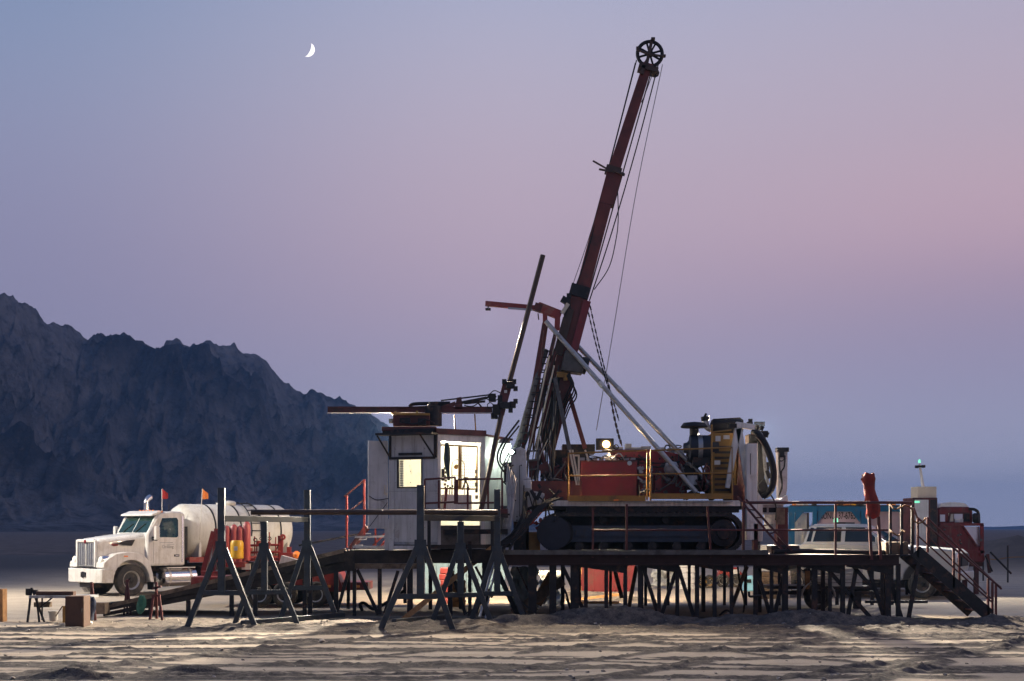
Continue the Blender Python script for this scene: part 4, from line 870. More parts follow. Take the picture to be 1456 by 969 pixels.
MB().bx(P(744, 0, 37).x, P(826, 0, 37).x, 36.5, 38.4, P(0, 712, 37).z, P(0, 685, 37).z).build('front_frame', m_dred, rig)
MB().bx(P(784, 0, 37.9).x, P(838, 0, 37.9).x, 37.9, 38.9, P(0, 706, 37.9).z, P(0, 640, 37.9).z).build('cooler_housing', m_dark, rig)
MB().bx(P(800, 0, 38).x, P(846, 0, 38).x, 38.0, 38.8, P(0, 645, 38).z, P(0, 632, 38).z).build('tool_box', m_dark, rig)
# ---- air cleaner
ac = MB().lathe([(.02, 0), (.12, .0), (.14, .08), (.20, .14), (.33, .16), (.33, .88), (.24, .92), (.02, .92)], P(972, 637, 37.3)+V((-.0, 0, 0)), (1, 0, .0), 24).build('air_cleaner', m_navy, rig)
MB().lathe([(.335, 0), (.34, .0), (.34, .12), (.335, .12)], P(991, 637, 37.3), (1, 0, 0), 24).build('band', m_pipe, ac)
MB().lathe([(.02, -.02), (.12, -.02), (.12, .16), (.34, .17), (.36, .20), (.28, .30), (.02, .33)], P(987, 632, 37.3)+V((0, 0, .26)), (0, 0, 1), 24).build('cap', m_black, ac)
MB().bx(P(984, 0, 37.3).x, P(1008, 0, 37.3).x, 37.1, 37.6, P(0, 662, 37.3).z, P(0, 648, 37.3).z).build('bracket', m_dark, ac)
# ---- yellow radiator housing, exhaust silencer
rd = MB().bx(P(1012.5, 0, 37).x, P(1047, 0, 37).x, 37.0, 38.4, P(0, 706, 37).z, P(0, 616, 37).z).build('radiator_housing', m_yel, rig, bevel=.015)
mb = MB()
for k in range(9): mb.bx(P(1016, 0, 37).x, P(1043, 0, 37).x, 36.97, 36.995, P(0, 636+k*7.6, 37).z-.03, P(0, 636+k*7.6, 37).z+.03)
mb.build('louvre_panel', m_dark, rd)
MB().box(P(1021, 624, 36.98), (.13, .02, .14)).box(P(1033, 622, 36.98), (.16, .02, .10)).box(P(1020, 658, 36.96), (.15, .02, .11)).build('label_plate', m_cream, rd)
sl = MB().lathe([(.02, 0), (.1, .0), (.18, .05), (.20, .1), (.20, .78), (.16, .85), (.02, .86)], P(1010, 607, 37.6), (1, 0, 0), 20).build('silencer', m_black, rig)
MB().curve([P(1012, 611, 37.6), P(1006, 608, 37.6), P(1003.5, 603, 37.6), P(1003, 596, 37.6)], .085, 10).build('exhaust_elbow', m_rim, sl)
MB().lathe([(.10, 0), (.11, 0), (.11, .12), (.10, .12)], P(1003, 599, 37.6), (-.1, 0, 1), 12).bar(P(1000, 597, 37.6), P(1004, 588.5, 37.6), .05, .14).build('rain_cap', m_black, sl)
mb = MB()
for t in (0, 1): mb.path([P(1011+t, 609, 37.35+.5*t), P(1012, 599, 37.35+.5*t), P(1014, 597, 37.35+.5*t), P(1052, 595, 37.35+.5*t), P(1056, 598, 37.35+.5*t), P(1056, 606, 37.35+.5*t)], .022)
for px in (1016, 1026, 1036, 1046): mb.tube(P(px, 597, 37.35), P(px, 597, 37.85), .014)
mb.tube(P(1013, 603, 37.35), P(1055, 601, 37.35), .016); mb.build('guard_cage', m_dark, sl)
# ---- white rear A frame and jack columns
Yw = 36.6
mb = MB().bar(P(1050, 606, Yw), P(1034, 694, Yw), .17, .16, w2=.10).build('support_leg', m_white, rig)
mb = MB().bar(P(1050, 610, Yw), P(1063, 690, Yw), .16, .16); mb.build('support_leg', m_white, rig)
MB().bar(P(1046, 604, Yw), P(1073, 608, Yw), .14, .18).build('top_beam', m_white, rig, bevel=.01)
MB().box(P(1042, 606, Yw), (.18, .2, .11)).build('end_cap', m_black, rig)
mb = MB().bx(P(1041, 0, Yw).x, P(1062, 0, Yw).x, Yw, 38.2, P(0, 722, Yw).z, P(0, 690, Yw).z); mb.build('rear_box', m_dred, rig)
MB().prism([XZ(1046, 700, 37.2), XZ(1052, 625, 37.2), XZ(1068, 690, 37.2), XZ(1068, 700, 37.2)], 37.1, 38.2).build('cooler_duct', m_dred, rig)
# square jack sleeve
MB().bx(P(1061.5, 0, 36.2).x, P(1077, 0, 36.2).x, 36.2, 36.5, P(0, 768, 36.2).z, P(0, 631, 36.2).z).build('jack_sleeve', m_white, rig, bevel=.012)
MB().bx(P(1066.5, 0, 36.2).x, P(1067.5, 0, 36.2).x, 36.19, 36.2, P(0, 675, 36.2).z, P(0, 645, 36.2).z).build('slot', m_dark, rig)
body = MB().prism([XZ(1077, 770, 36.4), XZ(1077, 700, 36.4), XZ(1084, 710, 36.4), XZ(1110, 710, 36.4), XZ(1119, 704, 36.4), XZ(1121, 716, 36.4), XZ(1114, 718, 36.4), XZ(1084, 718, 36.4), XZ(1084, 770, 36.4)], 36.35, 36.75).build('rear_bulkhead', m_white, rig, bevel=.01)
MB().bx(P(1083, 0, 36.5).x, P(1114, 0, 36.5).x, 36.5, 36.6, P(0, 732, 36.5).z, P(0, 718, 36.5).z).build('grille_panel', m_lgrey, rig)
MB().bx(P(1083, 0, 36.5).x, P(1090, 0, 36.5).x, 36.48, 36.5, P(0, 729, 36.5).z, P(0, 722, 36.5).z).bx(P(1093, 0, 36.5).x, P(1107, 0, 36.5).x, 36.48, 36.5, P(0, 729, 36.5).z, P(0, 722, 36.5).z).build('grille', m_dark, rig)
pan = MB().bx(P(1087, 0, 36.6).x, P(1105, 0, 36.6).x, 36.6, 36.66, P(0, 756, 36.6).z, P(0, 730, 36.6).z).build('lit_panel', m_white, rig)
MB().box(P(1097, 748, 36.58), (.08, .02, .10)).box(P(1092, 753, 36.58), (.05, .02, .05)).build('sticker', m_grey, pan)
mb = MB().bx(P(1105, 0, 36.4).x, P(1120, 0, 36.4).x, 36.35, 36.8, DZ+.1, P(0, 722, 36.4).z); mb.build('jack_leg', m_dred, rig)
MB().bx(P(1103, 0, 36.4).x, P(1115, 0, 36.4).x, 36.3, 36.35, P(0, 746, 36.4).z, P(0, 723, 36.4).z).build('jack_plate', m_wood, rig)
MB().bx(P(1095, 0, 36.4).x, P(1135, 0, 36.4).x, 36.2, 36.9, DZ, DZ+.22).build('jack_foot', m_dark, rig, bevel=.03)
MB().bx(P(1071, 0, 36.3).x, P(1077, 0, 36.3).x, 36.2, 36.5, DZ, P(0, 745, 36.3).z).build('jack_foot', m_dred, rig)
# rear post with hoses
mb = MB().prism([XZ(1106, 712, 36.9), XZ(1105, 640, 36.9), XZ(1119, 640, 36.9), XZ(1118.5, 696, 36.9), XZ(1115, 712, 36.9)], 36.8, 37.1); mb.build('rear_post', m_lgrey, rig, bevel=.01)
MB().box(P(1112, 640, 36.85), (.30, .32, .11)).box(P(1111, 646, 36.75), (.14, .1, .16)).build('post_head', m_black, rig)
mb = MB().curve([P(1108, 647, 36.7), P(1109, 670, 36.65), P(1112, 692, 36.7), P(1107, 707, 36.7)], .02); mb.curve([P(1116, 648, 36.7), P(1115, 664, 36.65), P(1111, 672, 36.65), P(1112, 690, 36.7), P(1107, 706, 36.7)], .02); mb.torus(P(1111, 652, 36.7), (0, 1, 0), .07, .014, 14, 5); mb.build('post_hose', m_hose, rig)
# black hydraulic cylinder pack and big hose loop
mb = MB().bx(P(1077, 0, 36.8).x, P(1086, 0, 36.8).x, 36.7, 37.2, P(0, 708, 36.8).z, P(0, 628, 36.8).z); mb.prism([XZ(1077, 690, 36.7), XZ(1086, 680, 36.7), XZ(1096, 706, 36.7), XZ(1084, 709, 36.7)], 36.6, 37.0); mb.bx(P(1064, 0, 36.9).x, P(1088, 0, 36.9).x, 36.8, 37.4, P(0, 631, 36.9).z, P(0, 618, 36.9).z); mb.build('hose_trunk', m_black, rig)
MB().curve([P(1070, 614, 36.6), P(1078, 618, 36.5), P(1088, 632, 36.45), P(1097, 655, 36.4), P(1100, 675, 36.4), P(1098, 692, 36.4), P(1092, 702, 36.45), P(1085, 706, 36.5)], .085, 10).build('hose_loop', m_hose, rig)
MB().curve([P(1082, 617, 36.8), P(1086, 640, 36.7), P(1088, 665, 36.7), P(1092, 690, 36.7)], .045, 8).curve([P(1076, 614, 36.8), P(1084, 620, 36.7), P(1090, 650, 36.7)], .03, 8).build('inner_hose', m_grey, rig)
MB().box(P(1090, 663, 36.75), (.12, .12, .2)).box(P(1092, 675, 36.7), (.1, .12, .22), Matrix.Rotation(R(-20), 3, 'Y')).build('hose_clamp', m_black, rig)
mb = MB()
for a, b_ in (((1074, 614), (1077, 605)), ((1082, 612), (1084, 606.5)), ((1089, 622), (1091, 615)), ((1067, 603), (1067, 596))): mb.tube(P(*a, 36.8), P(*b_, 36.8), .05, .06, 8)
mb.box(P(1066, 603, 36.8), (.14, .14, .10)).box(P(1086, 617, 36.8), (.2, .14, .14)); mb.build('breather', m_black, rig)
MB().curve([P(1096, 704, 36.3), P(1101, 713, 36.3), P(1104, 726, 36.35), P(1103, 740, 36.4)], .018).build('cable', m_hose, rig)
# ---- white front jack tower
ft = MB().prism([XZ(729, 742, 36.2), XZ(726, 640, 36.2), XZ(740, 636, 36.2), XZ(748, 640, 36.2), XZ(749, 676, 36.2), XZ(757, 698, 36.2), XZ(774, 702, 36.2), XZ(774, 714, 36.2), XZ(756, 718, 36.2), XZ(752, 742, 36.2)], 36.15, 36.65).build('front_tower', m_lgrey, rig, bevel=.012)
mb = MB()
for px, py in ((735, 735), (746, 733), (735, 742-2), (741, 662), (733, 712)): mb.box(P(px, py, 36.14), (.03, .02, .035))
mb.bx(P(738.5, 0, 36.1).x, P(739.3, 0, 36.1).x, 36.13, 36.15, P(0, 735, 36.1).z, P(0, 662, 36.1).z); mb.build('bolt', m_dark, ft)
MB().box(P(750, 689, 36.0), (.20, .12, .22)).box(P(750, 681, 36.0), (.16, .12, .06)).build('junction_box', m_lgrey, rig, bevel=.015)
MB().bar(P(755, 697, 35.95), P(762, 710, 35.95), .09, .05).bar(P(769, 698, 35.95), P(763, 711, 35.95), .09, .05).box(P(750, 703, 35.95), (.12, .05, .04)).build('black_bracket', m_black, rig)
MB().lathe([(.02, 0), (.16, .0), (.2, .05), (.02, .2)], P(751, 737, 36.0), (-.3, -1, 0), 16).build('red_cap', m_ttred, rig)
clutter('tower_clutter', 752, 780, 722, 752, 36.1, 36.5, 10, m_ttred, .05, .12, 3, 19)
MB().bx(P(748, 0, 36.4).x, P(768, 0, 36.4).x, 36.3, 36.7, DZ, P(0, 757, 36.4).z).bx(P(755, 0, 36.4).x, P(764, 0, 36.4).x, 36.25, 36.3, DZ, P(0, 763, 36.4).z).build('yellow_block', m_yel, rig)
MB().bx(P(730, 0, 36.4).x, P(752, 0, 36.4).x, 36.3, 36.6, DZ, P(0, 742, 36.4).z).build('tower_foot', m_dark, rig)
# bundle of hoses dropping in front of the tower and under the deck
rr_ = random.Random(11)
mb = MB()
for k in range(11):
    x0 = rr_.uniform(-5, 5); mb.curve([P(748+x0*.8, 690+rr_.uniform(0, 40), 35.9), P(745+x0, 735, 35.6), P(735+x0*1.6, 757, 35.3+.02*k), P(722+x0*1.5, 772, 35.2), P(708+x0*2, 785+rr_.uniform(0, 18), 35.0)], rr_.uniform(.018, .035), 6)
for k in range(4): mb.curve([P(800-5*k, 708, 35.9), P(780-4*k, 716+k, 35.7), P(758-3*k, 738, 35.5), P(742-5*k, 760, 35.3), P(715-4*k, 778, 35.1)], .028, 6)
mb.build('hose_bundle', m_hose, rig)
mb = MB()
for k in range(7):
    x0 = k*2.2; mb.curve([P(722+x0, 660+4*k, 35.8), P(720+x0, 690, 35.7), P(722+x0*.6, 720, 35.6), P(716+x0*.8, 745, 35.5), P(712+x0, 770, 35.3)], .016+.004*(k % 3), 6)
mb.build('hose_drop', m_grey, rig)
mb = MB().curve([P(738, 598, 36.0), P(716, 628, 35.8), P(707, 650, 35.7), P(714, 668, 35.8), P(725, 676, 35.9)], .026, 7).curve([P(738, 606, 36.0), P(718, 632, 35.8), P(711, 655, 35.7), P(720, 664, 35.8), P(730, 662, 35.9)], .022, 7).curve([P(726, 640, 36), P(716, 660, 35.8), P(713, 680, 35.8), P(720, 690, 35.9)], .018, 6)
mb.build('hose_arc', m_hose, rig)
MB().bx(P(690, 0, 36.9).x, P(727, 0, 36.9).x, 36.9, 37.0, P(0, 720, 36.8).z, P(0, 630, 36.8).z).build('light_screen', m_white, rig)
MB().box(P(722, 672, 36.1), (.2, .2, .5)).box(P(727, 680, 36.0), (.14, .16, .3)).build('control_valve', m_dark, rig)
# ---- mast
Ym = 37.5
T0, T1, T2, T3 = Q(781, 600, Ym), Q(826, 420, Ym), Q(872, 246, Ym), Q(921, 92, Ym)
mast = MB().bar(T1, T2, .36, .38, w2=.34, h2=.36).bar(T2, T3, .31, .34, w2=.25, h2=.3).build('mast', m_mast, rig, bevel=.015)
mb = MB()
d = (T3-T1).normalized(); nx = V((d.z, 0, -d.x))
mb.bar(T1+nx*.19+V((0, -.15, 0)), T3+nx*.14+V((0, -.12, 0)), .035, .05); mb.build('mast_rail', m_rod, mast)
# head plate and sheave
mb = MB().box(Q(921, 100, Ym), (.52, .5, .12), Matrix.Rotation(R(16), 3, 'Y')).box(Q(913, 103, Ym), (.10, .5, .22), Matrix.Rotation(R(16), 3, 'Y')).bar(Q(931, 98, Ym), Q(935, 107, Ym), .08, .3); mb.build('head_plate', m_rod, mast)
Cs = Q(924, 77, Ym-.05)
sh = MB().torus(Cs, (0, 1, 0), .325, .048, 36, 8).lathe([(.02, -.07), (.085, -.07), (.085, .07), (.02, .07)], Cs, (0, 1, 0), 16)
for k in range(8):
    a = R(16+45*k); sh.bar(Cs+V((math.cos(a)*.06, 0, math.sin(a)*.06)), Cs+V((math.cos(a)*.31, 0, math.sin(a)*.31)), .045, .05)
sh.build('sheave_wheel', m_black, mast)
mb = MB(); 
for y in (-.16, .10):
    mb.bar(Q(918, 98, Ym+y), Q(927, 57, Ym+y), .085, .03)
mb.tube(Q(906, 71, Ym-.18), Q(928, 80, Ym-.18), .03).tube(Q(926, 78, Ym-.18), Q(944, 80.5, Ym-.18), .032).box(Q(906.5, 69, Ym-.16), (.07, .1, .07)).box(Q(944, 80, Ym-.16), (.09, .1, .06)).box(Q(928, 57.5, Ym-.1), (.10, .3, .06)); mb.build('sheave_bracket', m_rod, mast)
# ring with arms
mb = MB().box(Q(872, 244, Ym), (.42, .48, .16), Matrix.Rotation(R(16), 3, 'Y')).bar(Q(843, 229, Ym-.3), Q(864, 241, Ym-.2), .04, .04).bar(Q(852, 241, Ym-.3), Q(868, 244, Ym-.2), .045, .05).bar(Q(874, 243, Ym-.25), Q(888, 249, Ym-.3), .06, .10); mb.build('cable_guide', m_rod, mast)
MB().bar(Q(862, 292, Ym), Q(875, 246, Ym), .37, .39).build('mast_sleeve', m_mast, mast)
# collar and lower feed frame
MB().box(Q(824, 416, Ym-.02), (.52, .50, .30), Matrix.Rotation(R(16), 3, 'Y')).box(Q(834, 419, Ym-.25), (.14, .10, .24), Matrix.Rotation(R(16), 3, 'Y')).build('mast_collar', m_dark, mast)
mb = MB().bar(Q(823, 424, Ym), Q(772, 640, Ym), .46, .44, w2=.44, h2=.42); mb.build('feed_frame', m_mast, rig, bevel=.015)
mb = MB().bar(Q(835, 428, Ym-.3), Q(812, 515, Ym-.3), .20, .06).bar(Q(832, 432, Ym+.3), Q(790, 600, Ym+.3), .12, .06); mb.build('feed_flange', m_red, rig)
mb = MB().bar(Q(803, 452, Ym-.35), Q(748, 655, Ym-.35), .10, .10).bar(Q(790, 470, Ym-.45), Q(768, 560, Ym-.45), .07, .07).bar(Q(812, 440, Ym-.3), Q(795, 505, Ym-.3), .16, .08); mb.build('feed_rail', m_rod, rig)
mb = MB().prism([XZ(800, 470, Ym-.2), XZ(803, 428, Ym-.2), XZ(810, 424, Ym-.2), XZ(812, 440, Ym-.2), XZ(800, 480, Ym-.2)], Ym-.3, Ym-.1); mb.build('feed_plate', m_dark, rig)
for a, b_, w_ in (((799, 446), (808, 432), .10), ((782, 515), (790, 480), .05), ((776, 545), (785, 505), .03)): MB().bar(Q(*a, Ym-.42), Q(*b_, Ym-.42), w_, .035).build('worn_plate', m_beige, rig)
mb = MB().box(Q(804, 428, Ym-.3), (.22, .2, .16), Matrix.Rotation(R(30), 3, 'Y')).box(Q(809, 421, Ym-.25), (.12, .12, .12)); mb.build('limit_stop', m_black, rig)
mb = MB().bar(Q(806, 540, Ym-.3), Q(780, 640, Ym-.3), .34, .10).build('feed_cover', m_dred, rig, bevel=.01)
# rotation unit / winch
mb = MB().prism([XZ(797, 527, Ym-.5), XZ(803, 500, Ym-.5), XZ(812, 494, Ym-.5), XZ(827, 506, Ym-.5), XZ(832, 518, Ym-.5), XZ(828, 531, Ym-.5), XZ(812, 529, Ym-.5)], Ym-.55, Ym+.1); wb = mb.build('rotation_unit', m_dgrey, rig, bevel=.02)
MB().lathe([(.02, 0), (.2, 0), (.22, .05), (.22, .22), (.02, .24)], Q(824, 518, Ym-.3), (1, 0, -.35), 18).build('motor', m_black, wb)
MB().box(Q(797, 533, Ym-.45), (.20, .1, .14)).box(Q(804, 536, Ym-.45), (.10, .1, .2)).build('yellow_clamp', m_yel, wb)
mb = MB()
for k in range(5): mb.curve([Q(810-k, 530+k, Ym-.5), Q(812+2*k, 545+4*k, Ym-.5), Q(806+k, 560+5*k, Ym-.5), Q(801, 572+8*k, Ym-.4)], .020, 6)
mb.curve([Q(812, 536, Ym-.4), Q(816, 548, Ym-.4), Q(812, 566, Ym-.4), Q(800, 573, Ym-.4)], .014, 6); mb.build('motor_hose', m_hose, wb)
# red jib arm at the top of the feed frame
ja = MB().bar(Q(690, 432, Ym-.4), Q(768, 439, Ym-.4), .13, .16).bar(Q(764, 436, Ym-.4), Q(797, 449, Ym-.3), .24, .2).build('jib_arm', m_ttred, rig, bevel=.015)
MB().box(Q(765, 438, Ym-.42), (.20, .24, .20), Matrix.Rotation(R(20), 3, 'Y')).bar(Q(765, 446, Ym-.5), Q(766, 455, Ym-.5), .03).build('jib_knuckle', m_dred, ja)
MB().bar(Q(722, 438.5, Ym-.49), Q(757, 441, Ym-.49), .05, .02).build('jib_plate', m_pipe, ja)
MB().bar(Q(775, 445, Ym-.4), Q(775, 462, Ym-.4), .12, .12).bar(Q(793, 447, Ym-.35), Q(792, 470, Ym-.35), .14, .14).build('jib_post', m_ttred, ja)
# red lattice: outer legs with braces
mb = MB().bar(Q(774, 460, Ym-.4), Q(742, 648, Ym-.6), .11, .11).bar(Q(777, 464, Ym+.5), Q(752, 640, Ym+.6), .08, .08); lt = mb.build('lattice_leg', m_mast, rig)
mb = MB()
for a, b_ in (((774, 470), (758, 640)), ((772, 500), (748, 620)), ((765, 545), (787, 548)), ((760, 610), (778, 604)), ((754, 608), (770, 560)), ((770, 560), (790, 500)), ((752, 640), (776, 560)), ((763, 640), (786, 545)), ((790, 475), (770, 560))): mb.tube(Q(*a, Ym-.55), Q(*b_, Ym-.5), .024, n=6)
mb.build('lattice_brace', m_dred, lt)
mb = MB()
for a, b_ in (((781, 506), (752, 640)), ((788, 520), (760, 640)), ((770, 600), (760, 660))): mb.tube(Q(*a, Ym-.62), Q(*b_, Ym-.62), .022, n=6)
mb.build('feed_rod', m_beige, rig)  # beige stands in for lamp light falling on these rods
# grey cable carrier with rungs on the left
pts = [Q(776, 498, Ym-.3), Q(766, 528, Ym-.45), Q(757, 560, Ym-.55), Q(748, 592, Ym-.6), Q(738, 628, Ym-.65), Q(728, 648, Ym-.8)]
mb = MB(); mb.curve(pts, [.07]*40, 8, k=6) if False else mb.curve(pts, .085, 8); ccr = mb.build('cable_carrier', m_dgrey, rig)
mb = MB().curve([p+V((.20, -.05, .03)) for p in pts], .03, 6)
for i in range(len(pts)-1):
    for t in (.1, .4, .7, 1.0): q = pts[i].lerp(pts[i+1], t); mb.box(q+V((.09, -.06, .02)), (.22, .06, .03))
mb.build('carrier_link', m_dark, ccr)
# ladder bracket near the base
mb = MB().bar(Q(752, 640, 36.7), Q(748, 690, 36.7), .05).bar(Q(766, 636, 36.7), Q(764, 690, 36.7), .05)
for py in (642, 655, 668): mb.bar(Q(752, py, 36.68), Q(766, py-1, 36.68), .045)
mb.build('base_ladder', m_dgrey, rig)
MB().bx(Q(752, 0, 36.75).x, Q(765, 0, 36.75).x, 36.75, 36.85, Q(0, 682, 36.75).z, Q(0, 655, 36.75).z).build('guard_plate', m_dred, rig)
# red hydraulic rams at the mast foot and red prop struts
mb = MB().tube(Q(768, 640, 36.9), Q(784, 690, 36.9), .06).tube(Q(781, 640, 36.9), Q(790, 686, 36.9), .055).tube(Q(775, 600, 37.0), Q(764, 640, 37.0), .035); mb.build('feed_ram', m_dred, rig)
MB().tube(Q(767, 618, 36.95), Q(776, 660, 36.9), .028).tube(Q(780, 620, 36.95), Q(785, 650, 36.9), .025).build('ram_piston', m_chrome, rig)
mb = MB().bar(Q(789, 538, 36.9), Q(810, 640, 36.6), .10, .10).build('prop_strut', m_dgrey, rig)
mb = MB().bar(Q(803, 540, 38.1), Q(832, 638, 37.9), .11, .11).build('prop_strut', m_mast, rig)
mb = MB()
for a, b_ in (((810, 640), (820, 690)), ((814, 640), (823, 688)), ((832, 640), (837, 656)), ((817, 648), (824, 648)), ((823, 648), (823, 690))): mb.bar(Q(*a, 36.5), Q(*b_, 36.5), .045)
mb.build('strut_bracket', m_beige, rig)
# two galvanised back stays
for a, Ya_, b_, Yb_ in (((776, 457), 37.0, (990, 700), 36.35), ((800, 470), 38.0, (1019, 699), 37.4)):
    s_ = MB().tube(Q(*a, Ya_), Q(*b_, Yb_), .062, n=14).build('back_stay', m_pipe, rig)
    q1, q2 = Q(*a, Ya_), Q(*b_, Yb_)
    MB().tube(q1.lerp(q2, .36), q1.lerp(q2, .385), .075, n=14).build('coupling', m_rim, s_); MB().tube(q1.lerp(q2, .62), q1.lerp(q2, .64), .072, n=14).build('coupling', m_rim, s_)
# chain from the mast to the engine deck
def chain(a, b_, r=.02, pitch=.09, sag=.15):
    a, b_ = V(a), V(b_); n = int((b_-a).length/pitch); mb = MB()
    for k in range(n):
        t = (k+.5)/n; c = a.lerp(b_, t)+V((0, 0, -sag*4*t*(1-t))); d = (b_-a).normalized(); e = V((0, 1, 0)) if k % 2 else d.cross(V((0, 1, 0))).normalized()
        mb.bar(c-d*pitch*.62, c+d*pitch*.62, r*1.9 if k % 2 else r*.8, r*.8 if k % 2 else r*1.9, up=(0, 1, 0))
    return mb
chain(Q(833, 428, Ym), Q(868, 560, Ym)).build('chain', m_dark, rig); chain(Q(838, 430, Ym+.1), Q(880, 598, Ym)).build('chain', m_dark, rig); chain(Q(866, 552, Ym-.1), Q(884, 633, Ym-.2), .032).build('chain', m_rod, rig)
# wire ropes
def wire(pts, r=.012, m=m_hose): return MB().curve(pts, r, 5, 8).build('wire_rope', m, rig)
wire([Q(905, 86, Ym), Q(866, 238, Ym-.1), Q(835, 360, Ym-.2), Q(806, 440, Ym-.2)], .016)
wire([Q(903, 90, Ym), Q(862, 250, Ym-.15), Q(840, 330, Ym-.2), Q(811, 415, Ym-.2)], .009)
wire([Q(936, 92, Ym), Q(905, 210, Ym), Q(870, 330, Ym), Q(838, 428, Ym)], .017)
wire([Q(942, 92, Ym), Q(905, 270, Ym), Q(872, 470, Ym), Q(848, 612, Ym)], .011, m_grey)
wire([Q(878, 262, Ym), Q(879, 310, Ym), Q(876, 340, Ym), Q(866, 380, Ym), Q(845, 412, Ym)], .014)
wire([Q(927, 108, Ym), Q(918, 132, Ym), Q(912, 146, Ym)], .010)
# ================================================================ flood lamps
fl = thing('flood_lamp', 'bright warm flood lamp on top of the red hydraulic tank', 'flood lamp', P(862, 640, 36.9))
fh = MB().box(P(860, 632, 37.0), (.46, .16, .30)).build('housing', m_dark, fl, bevel=.015)
MB().lathe([(.01, 0), (.10, .0), (.105, -.03), (.085, -.04)], P(862, 632, 36.91), (0, -1, -.02), 20).build('reflector', m_lamp_o, fl)  # emissive ring imitating the warm glare around the lens
MB().lathe([(.01, 0), (.08, 0), (.078, .01), (.01, .015)], P(862, 632, 36.865), (0, -1, -.02), 18).build('lens', m_lamp_w, fl)
MB().bar(P(866, 637, 37), P(866, 652, 37), .05).build('bracket', m_dark, fl)
fl2 = thing('flood_lamp', 'small cool white flood lamp beside the white jack tower', 'flood lamp', P(728, 648, 35.9))
MB().box(P(730, 643, 36.02), (.14, .10, .12)).build('housing', m_dark, fl2)
MB().lathe([(.01, 0), (.05, .0), (.05, -.02), (.04, -.03)], P(727.5, 643, 35.96), (-.2, -1, 0), 14).build('lens', m_lamp_c, fl2)
MB().tube(P(726, 646, 36.0), P(717, 668, 36.0), .016).build('arm', m_grey, fl2)

# hoses and cables running down the mast foot
rr_ = random.Random(77)
for nm, m_, n_h, r0 in (('mast_hose', m_hose, 12, .018), ('mast_cable', m_dgrey, 7, .013), ('mast_conduit', m_beige, 3, .014)):
    mb = MB()
    for k in range(n_h):
        x0 = rr_.uniform(776, 800); y0 = rr_.uniform(505, 580); x1 = rr_.uniform(752, 790); yy = rr_.uniform(-.7, -.45)
        mb.curve([Q(x0, y0, Ym-.3), Q(x0*.7+x1*.3+rr_.uniform(-4, 3), y0*.65+690*.35, Ym+yy), Q(x0*.3+x1*.7+rr_.uniform(-5, 3), y0*.3+690*.7, Ym+yy), Q(x1, rr_.uniform(680, 705), Ym-.9)], r0*rr_.uniform(.8, 1.4), 6)
    mb.build(nm, m_, rig)
# ================================================================ wheels shared by the vehicles (axis = local y)
def wheel(parent, x, y, z, r, wdt, out, rim=m_rim, lugs=10, hub=True):
    """out = +1/-1: side on which the rim shows"""
    prof = [(r*.60, -wdt/2), (r*.86, -wdt/2), (r*.96, -wdt*.42), (r, -wdt*.28), (r, wdt*.28), (r*.96, wdt*.42), (r*.86, wdt/2), (r*.60, wdt/2), (r*.56, wdt*.3)]
    t = MB().lathe(prof, (x, y, z), (0, out, 0), 32)
    w_ = t.build('wheel', m_tyre, parent, own=True)
    rp_ = [(.02, wdt*.10), (r*.20, wdt*.10), (r*.22, wdt*.16), (r*.44, wdt*.06), (r*.50, wdt*.34), (r*.58, wdt*.46), (r*.60, wdt*.44), (r*.52, 0), (.02, 0)]
    MB().lathe(rp_, (x, y, z), (0, out, 0), 28).build('rim', rim, w_, own=True)
    mb = MB()
    for k in range(lugs):
        a = 2*math.pi*k/lugs; c = V((x+math.cos(a)*r*.34, y+out*wdt*.13, z+math.sin(a)*r*.34)); mb.lathe([(.001, 0), (r*.045, 0), (r*.045, .03), (.001, .03)], c, (0, out, 0), 6)
    if hub: mb.lathe([(.01, .08*wdt), (r*.17, .1*wdt), (r*.16, .5*wdt), (r*.10, .55*wdt), (.01, .55*wdt)], (x, y, z), (0, out, 0), 14)
    mb.build('hub', m_black if hub else m_rim, w_, own=True)
    return w_
# ================================================================ tank truck
tr = thing('tank_truck', 'dusty white bonneted truck with pale cylindrical tank behind its cab', 'truck', (-14.12, 46.86, gz(-13, 47.5)-.02), R(-135))
# hood: lofted sections from grille to cowl
def sec(x, hw, z0, z1, rr_=.14):
    pts = []
    for k in range(7):
        a = math.pi/2*k/6; pts.append(V((x, hw-rr_+rr_*math.cos(a), z1-rr_+rr_*math.sin(a))))
    top = pts; right = [V((x, -p.y, p.z)) for p in pts[::-1]]
    return [V((x, hw, z0))]+top+right+[V((x, -hw, z0))]
ho = MB().loft([sec(-.16, .62, .95, 1.84), sec(-.3, .64, .95, 1.90), sec(-.8, .70, .95, 1.97, .18), sec(-1.3, .78, .95, 2.03, .2), sec(-1.78, .90, .95, 2.08, .22)]).build('hood', m_cream, tr, own=True)
cab_p = [(-1.74, .98), (-1.76, 2.04), (-2.12, 2.66), (-2.22, 2.75), (-2.7, 2.82), (-3.1, 2.80), (-3.2, 2.70), (-3.2, .98)]
cabo = MB().prism(cab_p, -1.04, 1.04).build('cab', m_cream, tr, own=True, bevel=.06)
